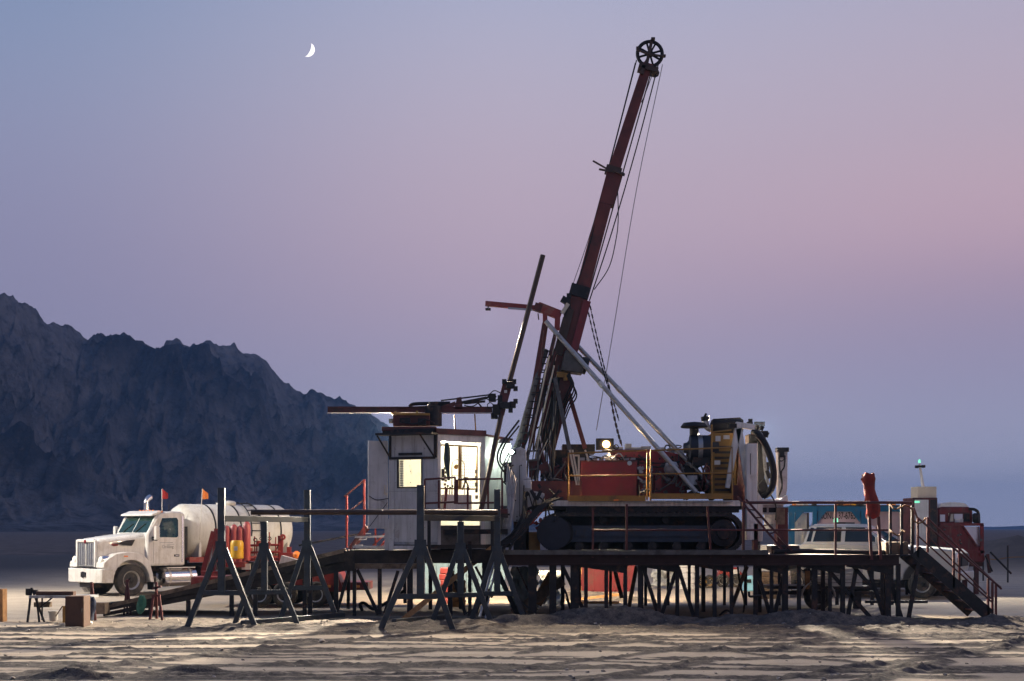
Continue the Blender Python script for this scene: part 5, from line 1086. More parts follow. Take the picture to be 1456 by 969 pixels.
# grille with vertical bars in a bright surround
gr = MB().bx(-.17, -.10, -.56, .56, 1.0, 1.80).build('grille', m_grey, tr, own=True)
mb = MB()
for k in range(9): mb.bx(-.115, -.085, -.5+.125*k-.035, -.5+.125*k+.035, 1.02, 1.76)
mb.build('grille_bar', m_chrome, gr, own=True)
mb = MB().bx(-.14, -.06, -.64, -.55, .96, 1.86).bx(-.14, -.06, .55, .64, .96, 1.86).bx(-.14, -.06, -.55, .55, 1.78, 1.88).bx(-.10, -.055, -.02, .02, .98, 1.78); mb.build('grille_surround', m_cream, gr, own=True, bevel=.02)
MB().lathe([(.01, 0), (.07, 0), (.06, .015), (.01, .02)], (-.055, 0, 1.80), (1, 0, 0), 16).build('nose_badge', m_red, gr, own=True)
# bumper
bump_ = MB().prism([(-.42, -1.2), (-.05, -1.12), (.05, -.8), (.08, 0), (.05, .8), (-.05, 1.12), (-.42, 1.2), (-.42, 1.1), (-.16, 1.02), (-.05, .75), (-.03, 0), (-.05, -.75), (-.16, -1.02), (-.42, -1.1)], .46, .92, 'xy').build('bumper', m_cream, tr, own=True, bevel=.02)
MB().box((.09, .15, .72), (.03, .3, .15)).box((.10, .12, .72), (.02, .1, .2)).build('tow_plate', m_dark, bump_, own=True)
MB().bx(-.6, -.05, -.35, .35, .30, .5).bx(-1.3, -.9, -.8, .8, .42, .6).build('axle_beam', m_dark, tr, own=True)
MB().prism([(-.05, .46), (-.3, .12), (-.5, .18), (-.25, .46)], -.5, -.15).build('steer_bracket', m_grey, tr, own=True)
# fenders with wheel arch
def fender(s):
    n = 14; cx_, cz_, r1 = -1.12, .54, .66
    arch = [(cx_+r1*math.cos(math.pi*k/n*1.0-.02), cz_+r1*math.sin(math.pi*k/n-.02)) for k in range(n+1)]
    out = [(-.10, .96), (-.12, 1.12), (-.30, 1.26), (-.55, 1.40), (-.95, 1.46), (-1.35, 1.43), (-1.60, 1.32), (-1.78, 1.12), (-1.9, .75), (-1.95, .45)]
    poly = out+[(-1.84, .45)]+arch[::-1][0:]+[(-.44, .62)]
    return MB().prism(poly, s*.62, s*1.14)
for s in (1, -1):
    f_ = fender(s).build('fender', m_cream, tr, own=True, bevel=.03)
    MB().torus((-1.12, s*1.10, .54), (0, 1, 0), .66, .05, 20, 6, 0, 2*math.pi).build('arch_lip', m_black, f_, own=True) if False else None
    hl = MB(); hl.lathe([(.01, .0), (.10, .01), (.14, .06), (.15, .16), (.12, .42), (.05, .55)], (-.12, s*.86, 1.20), (-1, 0, .05), 18)
    hl.build('headlight', m_chrome, f_, own=True)
    MB().lathe([(.01, -.012), (.09, -.01), (.12, .03), (.11, .04)], (-.115, s*.86, 1.20), (-1, 0, .05), 18).build('headlight_lens', m_inner, f_, own=True)
    MB().box((-.9, s*1.145, 1.32), (.14, .02, .04)).build('marker_light', m_orange, f_, own=True)
# hood side vent and oval emblem
MB().prism([(-.78, 1.74), (-1.02, 1.68), (-1.30, 1.66), (-1.42, 1.86), (-1.14, 1.84), (-1.0, 1.80)], .70, .835).build('side_vent', m_black, ho, own=True)
mb = MB(); mb.prism([(-.74+.12*math.cos(2*math.pi*k/16), 1.70+.05*math.sin(2*math.pi*k/16)) for k in range(16)], .71, .735); mb.build('oval_emblem', m_red, ho, own=True)
MB().box((-1.6, .90, 1.98), (.16, .01, .03)).build('model_plate', m_pipe, ho, own=True)
# windscreen: two panes, side windows, door
def wsq(y0, y1): 
    a, b_ = V((-1.80, 0, 2.09)), V((-2.12, 0, 2.64)); n_ = V((b_.z-a.z, 0, a.x-b_.x)).normalized(); q = []
    for base, yy0, yy1 in ((a, y0, y1), (b_, y0*.96, y1*.96)):
        q += [base+V((0, yy0, 0))+n_*.012, base+V((0, yy1, 0))+n_*.012]
    vs = q+[p-n_*.03 for p in q]
    return MB().add(vs, [(0, 1, 3, 2), (6, 7, 5, 4), (0, 4, 5, 1), (1, 5, 7, 3), (3, 7, 6, 2), (2, 6, 4, 0)])
m_wind = mat('green_tint_glass', (.008, .026, .022), .05, 0, .4, 3, (.05, .09, .075), .28, 2.2, spec=.8)
for y0, y1 in ((-.92, -.02), (.02, .92)): wsq(y0, y1).build('windscreen', m_wind, cabo, own=True)
mb = MB().bar((-1.84, .98, 2.10), (-2.14, .97, 2.66), .07, .07).bar((-1.84, -.98, 2.10), (-2.14, -.97, 2.66), .07, .07); mb.build('pillar', m_cream, cabo, own=True)
MB().bar((-1.78, .2, 2.11), (-1.95, .6, 2.40), .02).bar((-1.78, -.6, 2.11), (-1.95, -.2, 2.40), .02).build('wiper', m_black, cabo, own=True)
for s in (1, -1):
    d_ = MB().prism([(-1.98, 1.06), (-1.98, 1.95), (-2.26, 2.64), (-3.0, 2.68), (-3.0, 1.06)], s*1.038, s*1.052).build('door', m_cream, cabo, own=True, bevel=.012)
    MB().prism([(-2.06, 1.95), (-2.30, 2.58), (-2.86, 2.60), (-2.92, 2.52), (-2.92, 1.98), (-2.86, 1.93)], s*1.05, s*1.058).build('side_window', m_wind, d_, own=True)
    MB().box((-2.86, s*1.06, 1.32), (.20, .02, .07)).build('handle', m_black, d_, own=True)
    MB().box((-2.86, s*1.072, 1.32), (.13, .01, .025)).build('handle_bar', m_chrome, d_, own=True)
    mp = MB().box((-1.93, s*1.34, 2.08), (.14, .14, .46)).build('mirror', m_cream, cabo, own=True, bevel=.03)
    MB().box((-2.005, s*1.34, 2.08), (.01, .11, .40)).build('mirror_glass', m_chrome, mp, own=True)
    MB().bar((-1.95, s*1.02, 1.93), (-1.93, s*1.32, 1.93), .07, .05).bar((-1.95, s*1.02, 1.86), (-1.93, s*1.34, 1.85), .05, .05).build('mirror_arm', m_black, mp, own=True)
    MB().bx(-3.12, -3.06, s*1.04, s*1.06, 1.1, 2.65).build('grab_rail', m_chrome, cabo, own=True)
    ft_ = MB().lathe([(.02, 0), (.27, 0), (.32, .03), (.32, 1.25), (.27, 1.28), (.02, 1.28)], (-3.62, s*.86, .60), (1, 0, 0), 26).build('fuel_tank', m_chrome, tr, own=True)
    MB().lathe([(.325, 0), (.33, 0), (.33, .08), (.325, .08)], (-3.4, s*.86, .60), (1, 0, 0), 26).lathe([(.325, 0), (.33, 0), (.33, .08), (.325, .08)], (-2.6, s*.86, .60), (1, 0, 0), 26).build('tank_strap', m_rim, ft_, own=True)
    MB().bx(-3.5, -2.4, s*1.06, s*1.2, .90, .93).bx(-3.5, -2.4, s*1.1, s*1.2, .42, .45).build('step', m_rim, tr, own=True)
    MB().lathe([(.02, 0), (.30, 0), (.33, .05), (.33, .35), (.02, .38)], (-4.15, s*.85, .62), (1, 0, 0), 20).build('air_tank', m_black, tr, own=True)
do_ = [o for o in cabo.children if o.name.startswith('door')][0]
text('door_lettering', 'Drilling', .15, m_grey, do_, (-2.52, 1.0565, 1.62), (R(90), 0, R(180)), .002)
MB().box((-2.46, 1.0565, 1.76), (.5, .004, .018)).box((-2.62, 1.0565, 1.70), (.3, .004, .012)).build('door_stripe', m_grey, do_, own=True)
vis = MB().prism([(-1.92, 2.66), (-1.95, 2.72), (-2.3, 2.84), (-2.3, 2.78), (-2.1, 2.68)], -1.02, 1.02).build('sun_visor', m_cream, cabo, own=True, bevel=.015)
for k in range(5): MB().lathe([(.01, 0), (.045, 0), (.035, .06), (.01, .07)], (-2.34, -.42+.21*k, 2.80), (0, 0, 1), 10).build('roof_light', m_orange, cabo, own=True)
MB().box((-2.3, .92, 2.80), (.12, .16, .05)).build('roof_light', m_orange, cabo, own=True)
MB().curve([(-2.95, -1.05, 1.4), (-2.95, -1.05, 2.9), (-2.95, -1.05, 3.15), (-3.02, -1.05, 3.27), (-3.12, -1.05, 3.34)], .10, 14).build('exhaust_stack', m_chrome, tr, own=True)
MB().tube((-2.9, .5, 2.82), (-2.9, .5, 3.05), .012).build('antenna', m_black, cabo, own=True)
# chassis, wheels
MB().bx(-8.4, -.5, -.48, -.36, .78, 1.02).bx(-8.4, -.5, .36, .48, .78, 1.02).build('chassis', m_dark, tr, own=True)
MB().bx(-8.5, -3.3, -1.12, 1.12, 1.16, 1.24).bx(-8.5, -3.3, 1.10, 1.16, 1.08, 1.26).bx(-8.5, -3.3, -1.16, -1.10, 1.08, 1.26).build('body_frame', m_ttred, tr, own=True)
for s in (1, -1):
    wheel(tr, -1.12, s*.98, .53, .53, .30, s)
    for x in (-6.4, -7.7): wheel(tr, x, s*.95, .53, .53, .50, s)
# tank
prof = [(.02, -.34), (.36, -.30), (.66, -.18), (.85, -.04), (.93, .10), (.93, 4.05), (.85, 4.20), (.66, 4.34), (.36, 4.45), (.02, 4.48)]
tk2 = MB().lathe(prof, (-3.62, 0, 2.16), (-1, 0, 0), 48).build('tank', m_tank, tr, own=True, angle=40)
for x in (.85, 1.9, 2.8, 3.6): MB().lathe([(.93, 0), (.945, 0), (.945, .06), (.93, .06)], (-3.62-x, 0, 2.16), (-1, 0, 0), 48).build('strap', m_black, tk2, own=True)
MB().lathe([(.28, 0), (.30, .1), (.24, .16), (.02, .18)], (-5.6, 0, 3.05), (0, 0, 1), 20).box((-5.2, .1, 3.10), (.2, .16, .10)).build('manway', m_tank, tk2, own=True)
mb = MB()
for x in (-5.95, -6.35):
    mb.path([(x, 1.0*math.cos(a), 2.16+1.0*math.sin(a)) for a in np.linspace(1.5, -.2, 9)], .022)
for a in np.linspace(1.35, 0, 6): mb.tube((-5.95, math.cos(a), 2.16+math.sin(a)), (-6.35, math.cos(a), 2.16+math.sin(a)), .016)
mb.build('tank_ladder', m_black, tk2, own=True)
for x in (-3.9, -5.1, -6.4, -7.6): MB().prism([(-.95, 1.24), (.95, 1.24), (.95, 1.75), (.75, 1.62), (.4, 1.36), (0, 1.27), (-.4, 1.36), (-.75, 1.62), (-.95, 1.75)], x, x+.08, 'yz').build('cradle', m_cream, tr, own=True)
for (x, y, z0, z1, m_, lean) in ((-3.7, 1.1, 1.24, 3.6, m_flago, .14), (-3.3, -.6, 2.8, 3.62, m_flagr, .0)):
    po = MB().tube((x, y, z0), (x-lean, y, z1), .014, n=6).build('flag_pole', m_grey2, tr, own=True)
    xx = x-lean
    MB().loft([[V((xx, y, z1)), V((xx, y+.02, z1)), V((xx, y+.02, z1-.34)), V((xx, y, z1-.34))], [V((xx-.14, y-.1, z1-.06)), V((xx-.14, y-.08, z1-.06)), V((xx-.14, y-.08, z1-.36)), V((xx-.14, y-.1, z1-.36))], [V((xx-.24, y-.02, z1-.16)), V((xx-.24, y, z1-.16)), V((xx-.24, y, z1-.34)), V((xx-.24, y-.02, z1-.34))]]).build('flag', m_, po, own=True)
# seams, steps, mud flaps, cab interior
MB().bx(-1.80, -1.79, .905, .925, 1.0, 2.06).bx(-1.80, -1.79, -.925, -.905, 1.0, 2.06).build('hood_seam', m_dark, ho, own=True)
MB().box((-2.5, .35, 1.95), (.3, .45, .75)).box((-2.5, -.4, 1.95), (.3, .45, .75)).torus((-2.12, .42, 2.02), (1, 0, .4), .2, .02).build('cab_seat', m_black, cabo, own=True)
for s_ in (1, -1):
    MB().box((-1.98, s_*.86, .36), (.03, .36, .34)).build('mud_flap', m_black, tr, own=True)
    MB().bx(-8.3, -8.27, s_*.95-.28, s_*.95+.28, .25, .85).build('mud_flap', m_black, tr, own=True)
MB().bx(-3.38, -3.28, -.9, .9, 1.05, 2.3).build('cab_guard', m_dark, tr, own=True)
mb = MB().path([(-3.3, .5, 1.5), (-3.5, .55, 1.2), (-3.8, .5, 1.25)], .02).path([(-3.3, .4, 1.6), (-3.55, .45, 1.15), (-3.8, .4, 1.2)], .02); mb.build('air_hose', m_hose, tr, own=True)
# ================================================================ red service trailer in front of the tank
YT = 41.4
sv = thing('service_trailer', 'low red two axle trailer with posts and pump pipework before tank', 'trailer', (-7.6, 40.6, 0))
def TP(px, py, Y=YT): return P(px, py, Y)
MB().bx(TP(288, 0).x, TP(448, 0).x, 39.9, 41.9, .62, .84).build('bed', m_ttred, sv)
MB().prism([XZ(444, 840, 40.2), XZ(444, 817, 40.2), XZ(480, 812, 40.2), XZ(489, 838, 40.2), XZ(489, 842, 40.2)], 40.0, 41.8).build('tail_box', m_ttred, sv, bevel=.015)
MB().bx(TP(486, 0, 40.4).x, TP(524, 0, 40.4).x, 40.2, 41.6, P(0, 839, 40.4).z, P(0, 828, 40.4).z).build('tail_beam', m_ttred, sv)
for px in (447, 467, 508): MB().box(P(px, 834, 39.97 if px < 480 else 40.17), (.14, .03, .07)).build('reflector', m_flago, sv)
for px, sx in ((368, 1), (404, 1), (448, 1)):
    x = P(px, 0, 39.6).x; 
    rel = V((x, 39.75, .36))-sv.location
    wheel(sv, rel.x, rel.y, rel.z, .36, .24, -1, rim=m_white, lugs=5, hub=False); wheel(sv, rel.x, rel.y+1.9, rel.z, .36, .24, 1, rim=m_white, lugs=5, hub=False)
def tpost(a, b_, w=.11, Y=YT, m=m_ttred): MB().bar(TP(*a, Y), TP(*b_, Y), w, w).build('post', m, sv)
tpost((289, 815), (304, 756), .14); tpost((303, 820), (308, 752), .12); tpost((297, 812), (306, 770), .06, m=m_grey2); tpost((399, 822), (399, 762), .14); tpost((411, 812), (411, 778), .12); tpost((318, 822), (318, 770), .08); tpost((352, 820), (352, 760), .08)
MB().torus(TP(402, 764, YT-.1), (0, 1, 0), .06, .03, 16, 6).build('lifting_eye', m_ttred, sv)
mb = MB(); rr_ = random.Random(3)
for y in (776, 786, 796): mb.tube(TP(353, y, YT-.1), TP(398, y-1, YT-.1), .035, n=8)
for k in range(11):
    px = rr_.uniform(355, 398); y = rr_.choice((776, 786, 796)); mb.lathe([(.02, 0), (.075, 0), (.075, .10), (.02, .1)], TP(px, y-2, YT-.15), rr_.choice(((1, 0, 0), (0, 0, 1), (0, -1, 0))), 10)
for px, yt in ((362, 763), (365, 770), (372, 758), (380, 768), (383, 757), (392, 764)): mb.tube(TP(px, 790, YT-.1), TP(px, yt, YT-.1), .02, n=6)
mb.build('pump_manifold', m_ttred, sv)
mb = MB()
for px, py in ((363, 768), (372, 766), (383, 766)): mb.torus(TP(px, py, YT-.2), (0, 1, .2), .05, .014, 14, 5)
mb.build('valve_wheel', m_dark, sv)
MB().bx(TP(356, 0).x, TP(398, 0).x, YT-.2, YT+.2, TP(0, 812).z, TP(0, 799).z).build('engine_base', m_dark, sv)
MB().box(TP(350, 806, YT-.4), (.24, .1, .17)).build('label_box', m_tank, sv)
mb = MB().prism([XZ(397, 803, 40.6), XZ(401, 790, 40.6), XZ(426, 797, 40.6), XZ(424, 801, 40.6)], 40.5, 40.9); mb.build('tilted_tray', m_lgrey, sv)
mb = MB().bx(TP(398, 0).x, TP(426, 0).x, 41.2, 41.9, TP(0, 798).z, TP(0, 786).z); mb.build('deck_box', m_ttred, sv)
MB().lathe([(.02, 0), (.09, .02), (.11, .1), (.02, .2)], TP(421, 790, 41), (.3, -1, .2), 14).build('beacon', m_orange, sv)
MB().bx(TP(290, 0).x, TP(318, 0).x, YT-.4, YT+.1, TP(0, 822).z, TP(0, 812).z).build('step_box', m_ttred, sv)
for i, (px, yt, yb) in enumerate(((323, 748, 799), (333, 746, 799), (341.5, 748, 799), (351, 742, 797))):
    zt, zb = TP(0, yt, 41.1).z, TP(0, yb, 41.1).z; h_ = zt-zb; o = P(px, yb, 41.1)
    cy = MB().lathe([(.02, 0), (.10, .0), (.105, .03), (.105, h_-.14), (.09, h_-.06), (.05, h_-.01), (.03, h_)], o, (0, 0, 1), 18).build('gas_cylinder', m_pink, label=['pink gas cylinder, leftmost of the row, half behind the rack upright', 'pink gas cylinder right behind the left half of the yellow jug', 'pink gas cylinder behind the right half of the yellow jug', 'tallest pink gas cylinder at the right end of the row'][i], cat='gas cylinder', group='pink gas cylinders standing on the red trailer')
    MB().lathe([(.025, h_), (.03, h_+.03), (.02, h_+.05), (.02, h_+.05)], (0, 0, 0), (0, 0, 1), 8).build('valve', m_rim, cy, own=True)
mb = MB(); mb.bx(TP(320, 0).x, TP(353, 0).x, 40.85, 41.35, TP(0, 806).z, TP(0, 799).z); mb.build('cylinder_shelf', m_ttred, sv)
jz0, jz1 = P(0, 795, 40.6).z, P(0, 769, 40.6).z; jx = P(337, 0, 40.6).x
jg = MB().lathe([(.02, 0), (.16, 0), (.185, .03), (.185, .2), (.178, .24), (.185, .28), (.185, (jz1-jz0)-.06), (.15, jz1-jz0), (.02, jz1-jz0+.01)], (jx, 40.6, jz0), (0, 0, 1), 20).build('yellow_jug', m_jug, label='yellow plastic drum hanging in front of the pink cylinders', cat='drum')
MB().box((0, -.185, .30), (.10, .01, .12)).build('sticker', m_tank, jg, own=True)
# ================================================================ pickup
PKS = 1.06
pk = thing('pickup', 'dusty silver crew cab pickup with dark windows parked behind stairs', 'pickup', (11.42, 46.25, .02), R(-28))
body = [(2.92, .62), (2.98, 1.0), (2.95, 1.32), (2.80, 1.44), (1.6, 1.54), (1.0, 1.60), (-1.62, 1.62), (-1.66, 1.56), (-2.95, 1.56), (-3.0, .72), (-2.62, .66)]
def arch(cx_, r=.56, n=10, z=.52): return [(cx_+r*math.cos(t), z+r*math.sin(t)) for t in np.linspace(math.pi*.97, math.pi*.03, n)]
low = arch(-1.85)+[(-1.2, .52), (1.4, .52)]+arch(1.98)
m_silver = mat('dusty_silver_paint', (.36, .375, .385), .35, .3, .06, 3, (.40, .36, .28), .35, 1.6, coat=.4)
MB().prism(body+low, -.98, .98).build('body', m_silver, pk, own=True, bevel=.05)
def csec(z, x0, x1, hw): return [V((x0, -hw, z)), V((x1, -hw, z)), V((x1, hw, z)), V((x0, hw, z))]
cabp = MB().loft([csec(1.60, -1.60, 1.03, .958), csec(1.66, -1.58, .93, .940), csec(2.10, -1.47, .24, .809), csec(2.20, -1.30, -.02, .70)]).build('cab', m_silver, pk, own=True, bevel=.035)
for s in (1, -1):
    for (x0, x1, x2, x3) in ((-.32, .74, .24, -.32), (-1.30, -.44, -.44, -1.22)):
        z0, z1 = 1.66, 2.10; y0, y1 = .945-.02*.3, .808
        MB().loft([[V((x0, s*(y0-.03), z0)), V((x1, s*(y0-.03), z0)), V((x2, s*(y1-.03), z1)), V((x3, s*(y1-.03), z1))], [V((x0, s*(y0+.008), z0)), V((x1, s*(y0+.008), z0)), V((x2, s*(y1+.008), z1)), V((x3, s*(y1+.008), z1))]]).build('side_window', m_glass, cabp, own=True)
    MB().loft([[V((-1.50, s*.90, 1.66)), V((-1.36, s*.91, 1.66)), V((-1.30, s*.79, 2.08)), V((-1.40, s*.79, 2.08))], [V((-1.50, s*.947, 1.66)), V((-1.36, s*.947, 1.66)), V((-1.30, s*.822, 2.08)), V((-1.40, s*.822, 2.08))]]).build('quarter_window', m_glass, cabp, own=True)
    MB().box((.72, s*1.14, 1.70), (.12, .22, .26)).build('mirror', m_silver, cabp, own=True, bevel=.03)
    for x in (1.98, -1.85): wheel(pk, x, s*.86, .42, .42, .28, s, rim=m_rim, lugs=8)
    MB().box((2.93, s*.78, 1.18), (.10, .34, .24)).build('headlight', m_chrome, pk, own=True, bevel=.02)
    MB().box((-.2, s*.992, 1.42), (.2, .02, .05)).build('handle', m_black, pk, own=True)
    MB().bx(-1.3, 1.3, s*.98, s*1.10, .44, .5).build('side_step', m_black, pk, own=True)
def wq(xa, za, ya, xb, zb, yb, th=.012):
    n_ = V((zb-za, 0, xa-xb)).normalized(); q = [V((xa, -ya, za)), V((xa, ya, za)), V((xb, yb, zb)), V((xb, -yb, zb))]
    return MB().loft([[p-n_*.02 for p in q], [p+n_*th for p in q]])
wq(.93, 1.66, .86, .24, 2.10, .74).build('windscreen', m_glass, cabp, own=True)
MB().bx(2.96, 3.04, -.5, .5, .95, 1.32).build('grille', m_black, pk, own=True)
MB().bx(2.90, 3.12, -.98, .98, .55, .80).build('bumper', m_silver, pk, own=True, bevel=.04)
MB().box((-.55, 0, 2.23), (.3, 1.1, .05)).build('roof_rack', m_black, pk, own=True)
MB().lathe([(.01, 0), (.07, 0), (.06, .12), (.01, .14)], (-.75, -.35, 2.25), (0, 0, 1), 12).build('beacon', m_lamp_g, pk, own=True)
MB().tube((.6, .5, 1.6), (.75, .5, 2.45), .01).build('whip_antenna', m_black, pk, own=True)

pk.scale = (PKS, PKS, PKS)
# ================================================================ blue tank container frame
YK = 50.0
def K(px, py, Y=YK): return P(px, py, Y)
ct = thing('tank_container', 'blue framed steel tank container with black serial number behind pickup', 'container', (12, 50.8, 0))
kx0, kx1, kz0, kz1 = K(1122, 0).x, K(1302, 0).x, .45, K(0, 720).z
mb = MB()
for px, w_ in ((1126, .20), (1159, .14), (1229, .22), (1296, .22)):
    x = K(px, 0).x
    for Y in (YK, YK+2.3): mb.bx(x-w_/2, x+w_/2, Y, Y+.12, kz0, kz1)
for Y in (YK, YK+2.3): mb.bx(kx0, kx1, Y+.01, Y+.11, kz1-.19, kz1-.003).bx(kx0, kx1, Y+.01, Y+.11, kz0+.003, kz0+.2)
for x in (kx0+.1, kx1-.1): mb.bx(x-.08, x+.08, YK+.1, YK+2.3, kz1-.16, kz1-.006).bx(x-.08, x+.08, YK+.1, YK+2.3, kz0+.006, kz0+.16)
mb.build('frame', m_blue, ct)
def gus(px, s, zt=None):
    x = K(px, 0).x; zt = zt or kz1-.19
    return MB().prism([(x, zt), (x+s*.30, zt), (x, zt-.38)], YK+.02, YK+.08)
for px, s in ((1131, 1), (1163, 1), (1223, -1), (1291, -1), (1235, 1)): gus(px, s).build('gusset', m_blue, ct)
MB().lathe([(.02, 0), (.5, .04), (.85, .2), (.92, .35), (.92, 2.9), (.85, 3.05), (.5, 3.2), (.02, 3.25)], (K(1163, 0).x, YK+1.2, 1.85), (1, 0, 0), 40).build('vessel', m_steelgl, ct)
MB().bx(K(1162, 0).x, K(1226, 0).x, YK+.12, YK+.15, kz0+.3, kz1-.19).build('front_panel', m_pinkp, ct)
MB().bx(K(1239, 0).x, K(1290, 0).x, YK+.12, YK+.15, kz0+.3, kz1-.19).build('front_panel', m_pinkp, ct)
text('serial_number', 'NONU  37-6765', .335, m_black, ct, K(1190.5, 734, YK+.112)-ct.location, (R(90), 0, 0), .003, .56, .003)
MB().bx(K(1131, 0).x, K(1152, 0).x, YK+.5, YK+1.2, kz0+.25, kz1-.25).build('equipment_cabinet', m_tank, ct, bevel=.03)
mb = MB().box(K(1141, 757, YK+.45), (.16, .1, .2)).box(K(1144, 764, YK+.45), (.1, .1, .1)).box(K(1136, 746, YK+.47), (.12, .05, .12)); mb.build('cabinet_fitting', m_lgrey, ct)
MB().bx(K(1146, 0).x, K(1158, 0).x, YK+.9, YK+1.4, kz0+.25, kz1-.22).build('side_panel', m_wood, ct)
MB().bx(kx0, kx1, YK-.1, YK+2.5, .12, kz0).build('base_sled', m_dark, ct)
mb = MB().tube(K(1123, 719.3), K(1300, 719.3), .02); mb.build('roof_rail', m_dark, ct)
for px0, px1, m_, yt in ((1130, 1133.5, m_flago, 715), (1134, 1144, m_tank, 715.5), (1147, 1151, m_tank, 716), (1192, 1210, m_flago, 715), (1193, 1201, m_dark, 712), (1213, 1230, m_jug, 714), (1219, 1236, m_inner, 712.3), (1249, 1254, m_inner, 713.5), (1266, 1276, m_flago, 715), (1158, 1163, m_dark, 716)):
    MB().bx(K(px0, 0).x, K(px1, 0).x, YK+.2, YK+.5, kz1, K(0, yt).z).build('roof_box', m_, ct)
# ================================================================ light tower with tall mast
lt_ = thing('light_tower', 'grey cabinet lighting tower with raised mast and small green lamp', 'light tower', (P(1315, 0, 47).x, 47.4, 0))
def W_(px, py, Y=47.0): return P(px, py, Y)
zt, zm, zb = W_(0, 708).z, W_(0, 692).z, W_(0, 800).z
bx_ = MB().bx(W_(1298, 0).x, W_(1333, 0).x, 47.0, 48.2, zb, zt).build('cabinet', m_dred, lt_, bevel=.015)
MB().bx(W_(1300.5, 0).x, W_(1320, 0).x, 46.975, 46.995, zb+.1, W_(0, 711).z).build('door_panel', m_lgrey, bx_)
MB().bx(W_(1322.5, 0).x, W_(1331.5, 0).x, 46.97, 46.995, zb+.1, W_(0, 711).z).build('vent_panel', m_dark, bx_)
MB().box(W_(1304, 714, 46.96), (.16, .01, .06)).build('status_display', m_lamp_g, bx_)
MB().bx(W_(1306, 0).x, W_(1333, 0).x, 47.1, 47.9, zt, zm).build('top_box', m_beige, lt_, bevel=.01)
mo = MB().tube(W_(1312.5, 693), W_(1307.5, 660), .055, .035, 10).build('mast', m_white, lt_)
mb = MB().box(W_(1308, 663.5), (.24, .1, .06)).box(W_(1303.5, 664, 46.95), (.10, .1, .09)).box(W_(1313, 663.5, 46.95), (.10, .1, .09)); mb.build('lamp_head', m_dark, mo)
MB().lathe([(.01, 0), (.035, 0), (.038, .06), (.02, .11), (.01, .12)], W_(1307.3, 658.5), (0, 0, 1), 12).build('green_lamp', m_lamp_g, mo)
MB().bx(W_(1290, 0).x, W_(1340, 0).x, 47.0, 48.3, zb-.15, zb).build('chassis', m_dark, lt_)
for px in (1300, 1330): 
    rel = V((W_(px, 0).x, 46.95, .33))-lt_.location; wheel(lt_, rel.x, rel.y, rel.z, .33, .2, -1, lugs=5, hub=False)
for px in (1292, 1338): x = W_(px, 0).x; MB().bx(x-.04, x+.04, 47.2, 47.28, 0, zb).build('jack_leg', m_dark, lt_)
# ================================================================ red machine on the right
rm = thing('mud_mixer', 'dark red mobile machine with small windows and cream roof roll', 'mixing unit', (P(1365, 0, 47.5).x, 48.2, 0))
def X_(px, py, Y=47.4): return P(px, py, Y)
MB().prism([XZ(1333, 790, 47.4), XZ(1334, 744, 47.4), XZ(1367, 744, 47.4), XZ(1388, 776, 47.4), XZ(1397, 777, 47.4), XZ(1401, 796, 47.4), XZ(1398, 800, 47.4), XZ(1345, 798, 47.4)], 47.4, 49.2).build('lower_body', m_maroon, rm, bevel=.03)
hb = MB().prism([XZ(1334, 745, 47.6), XZ(1334, 724, 47.6), XZ(1338, 721, 47.6), XZ(1378, 721, 47.6), XZ(1383, 727, 47.6), XZ(1383, 745, 47.6)], 47.6, 49.0).build('upper_housing', m_maroon, rm, bevel=.03)
for (x0, x1, y0, y1, m_) in ((1337, 1344, 732, 742, m_steelgl), (1349, 1356, 730, 742, m_beige), (1357, 1369, 730, 738, m_steelgl), (1358, 1370, 738, 743, m_white), (1371, 1379, 731, 742, m_dark)):
    MB().bx(X_(x0, 0, 47.55).x, X_(x1, 0, 47.55).x, 47.57, 47.6, X_(0, y1, 47.55).z, X_(0, y0, 47.55).z).build('window', m_, hb)
MB().prism([XZ(1347, 744, 47.55), XZ(1350, 729, 47.55), XZ(1380, 729, 47.55), XZ(1380, 731, 47.55), XZ(1352, 731, 47.55), XZ(1350, 744, 47.55)], 47.55, 47.6).build('window_frame', m_dred, hb)
mb = MB(); n_ = 14; pr = []
for k in range(n_): pr.append(XZ(1335+43*k/(n_-1), 721-6.5*math.sin(math.pi*min(1, max(0, k/(n_-1))))**.35-.6*(k % 2), 47.6))
mb.prism(pr+[XZ(1379, 722, 47.6), XZ(1334, 722, 47.6)], 47.65, 48.9); mb.build('roof_roll', m_inner, rm, bevel=.03)
MB().prism([XZ(1371, 749, 47.5), XZ(1392, 749, 47.5), XZ(1393, 776, 47.5), XZ(1389, 776, 47.5)], 47.5, 47.53).build('sky_pane', m_steelgl, rm)  # pale pane added for the sky glimpsed through the open triangle
MB().bar(X_(1368, 747, 47.36), X_(1389, 777, 47.36), .10, .05, up=(0, 0, 1)).build('window_bar', m_maroon, rm)
MB().bx(X_(1336, 0, 47.38).x, X_(1398, 0, 47.38).x, 47.33, 47.4, X_(0, 748).z, X_(0, 744).z).bx(X_(1393, 0).x, X_(1398, 0).x, 47.33, 47.4, X_(0, 790).z, X_(0, 746).z).bx(X_(1334, 0).x, X_(1399, 0).x, 47.33, 47.4, X_(0, 787).z, X_(0, 783).z).build('frame_rib', m_maroon, rm)
mb = MB()
for k in range(9): mb.lathe([(.01, 0), (.035, 0), (.03, .04), (.01, .05)], X_(1340+rr_.uniform(0, 28), 750+rr_.uniform(0, 26), 47.4), (0, -1, 0), 8)
mb.box(X_(1346, 748, 47.35), (.14, .03, .04)).box(X_(1395, 768, 47.3), (.08, .03, .08)); mb.build('fitting', m_dgrey, rm)
MB().curve([X_(1378, 724, 47.5), X_(1386, 725, 47.4), X_(1391, 730, 47.4), X_(1392, 744, 47.4)], .05, 8).build('hose', m_hose, rm)
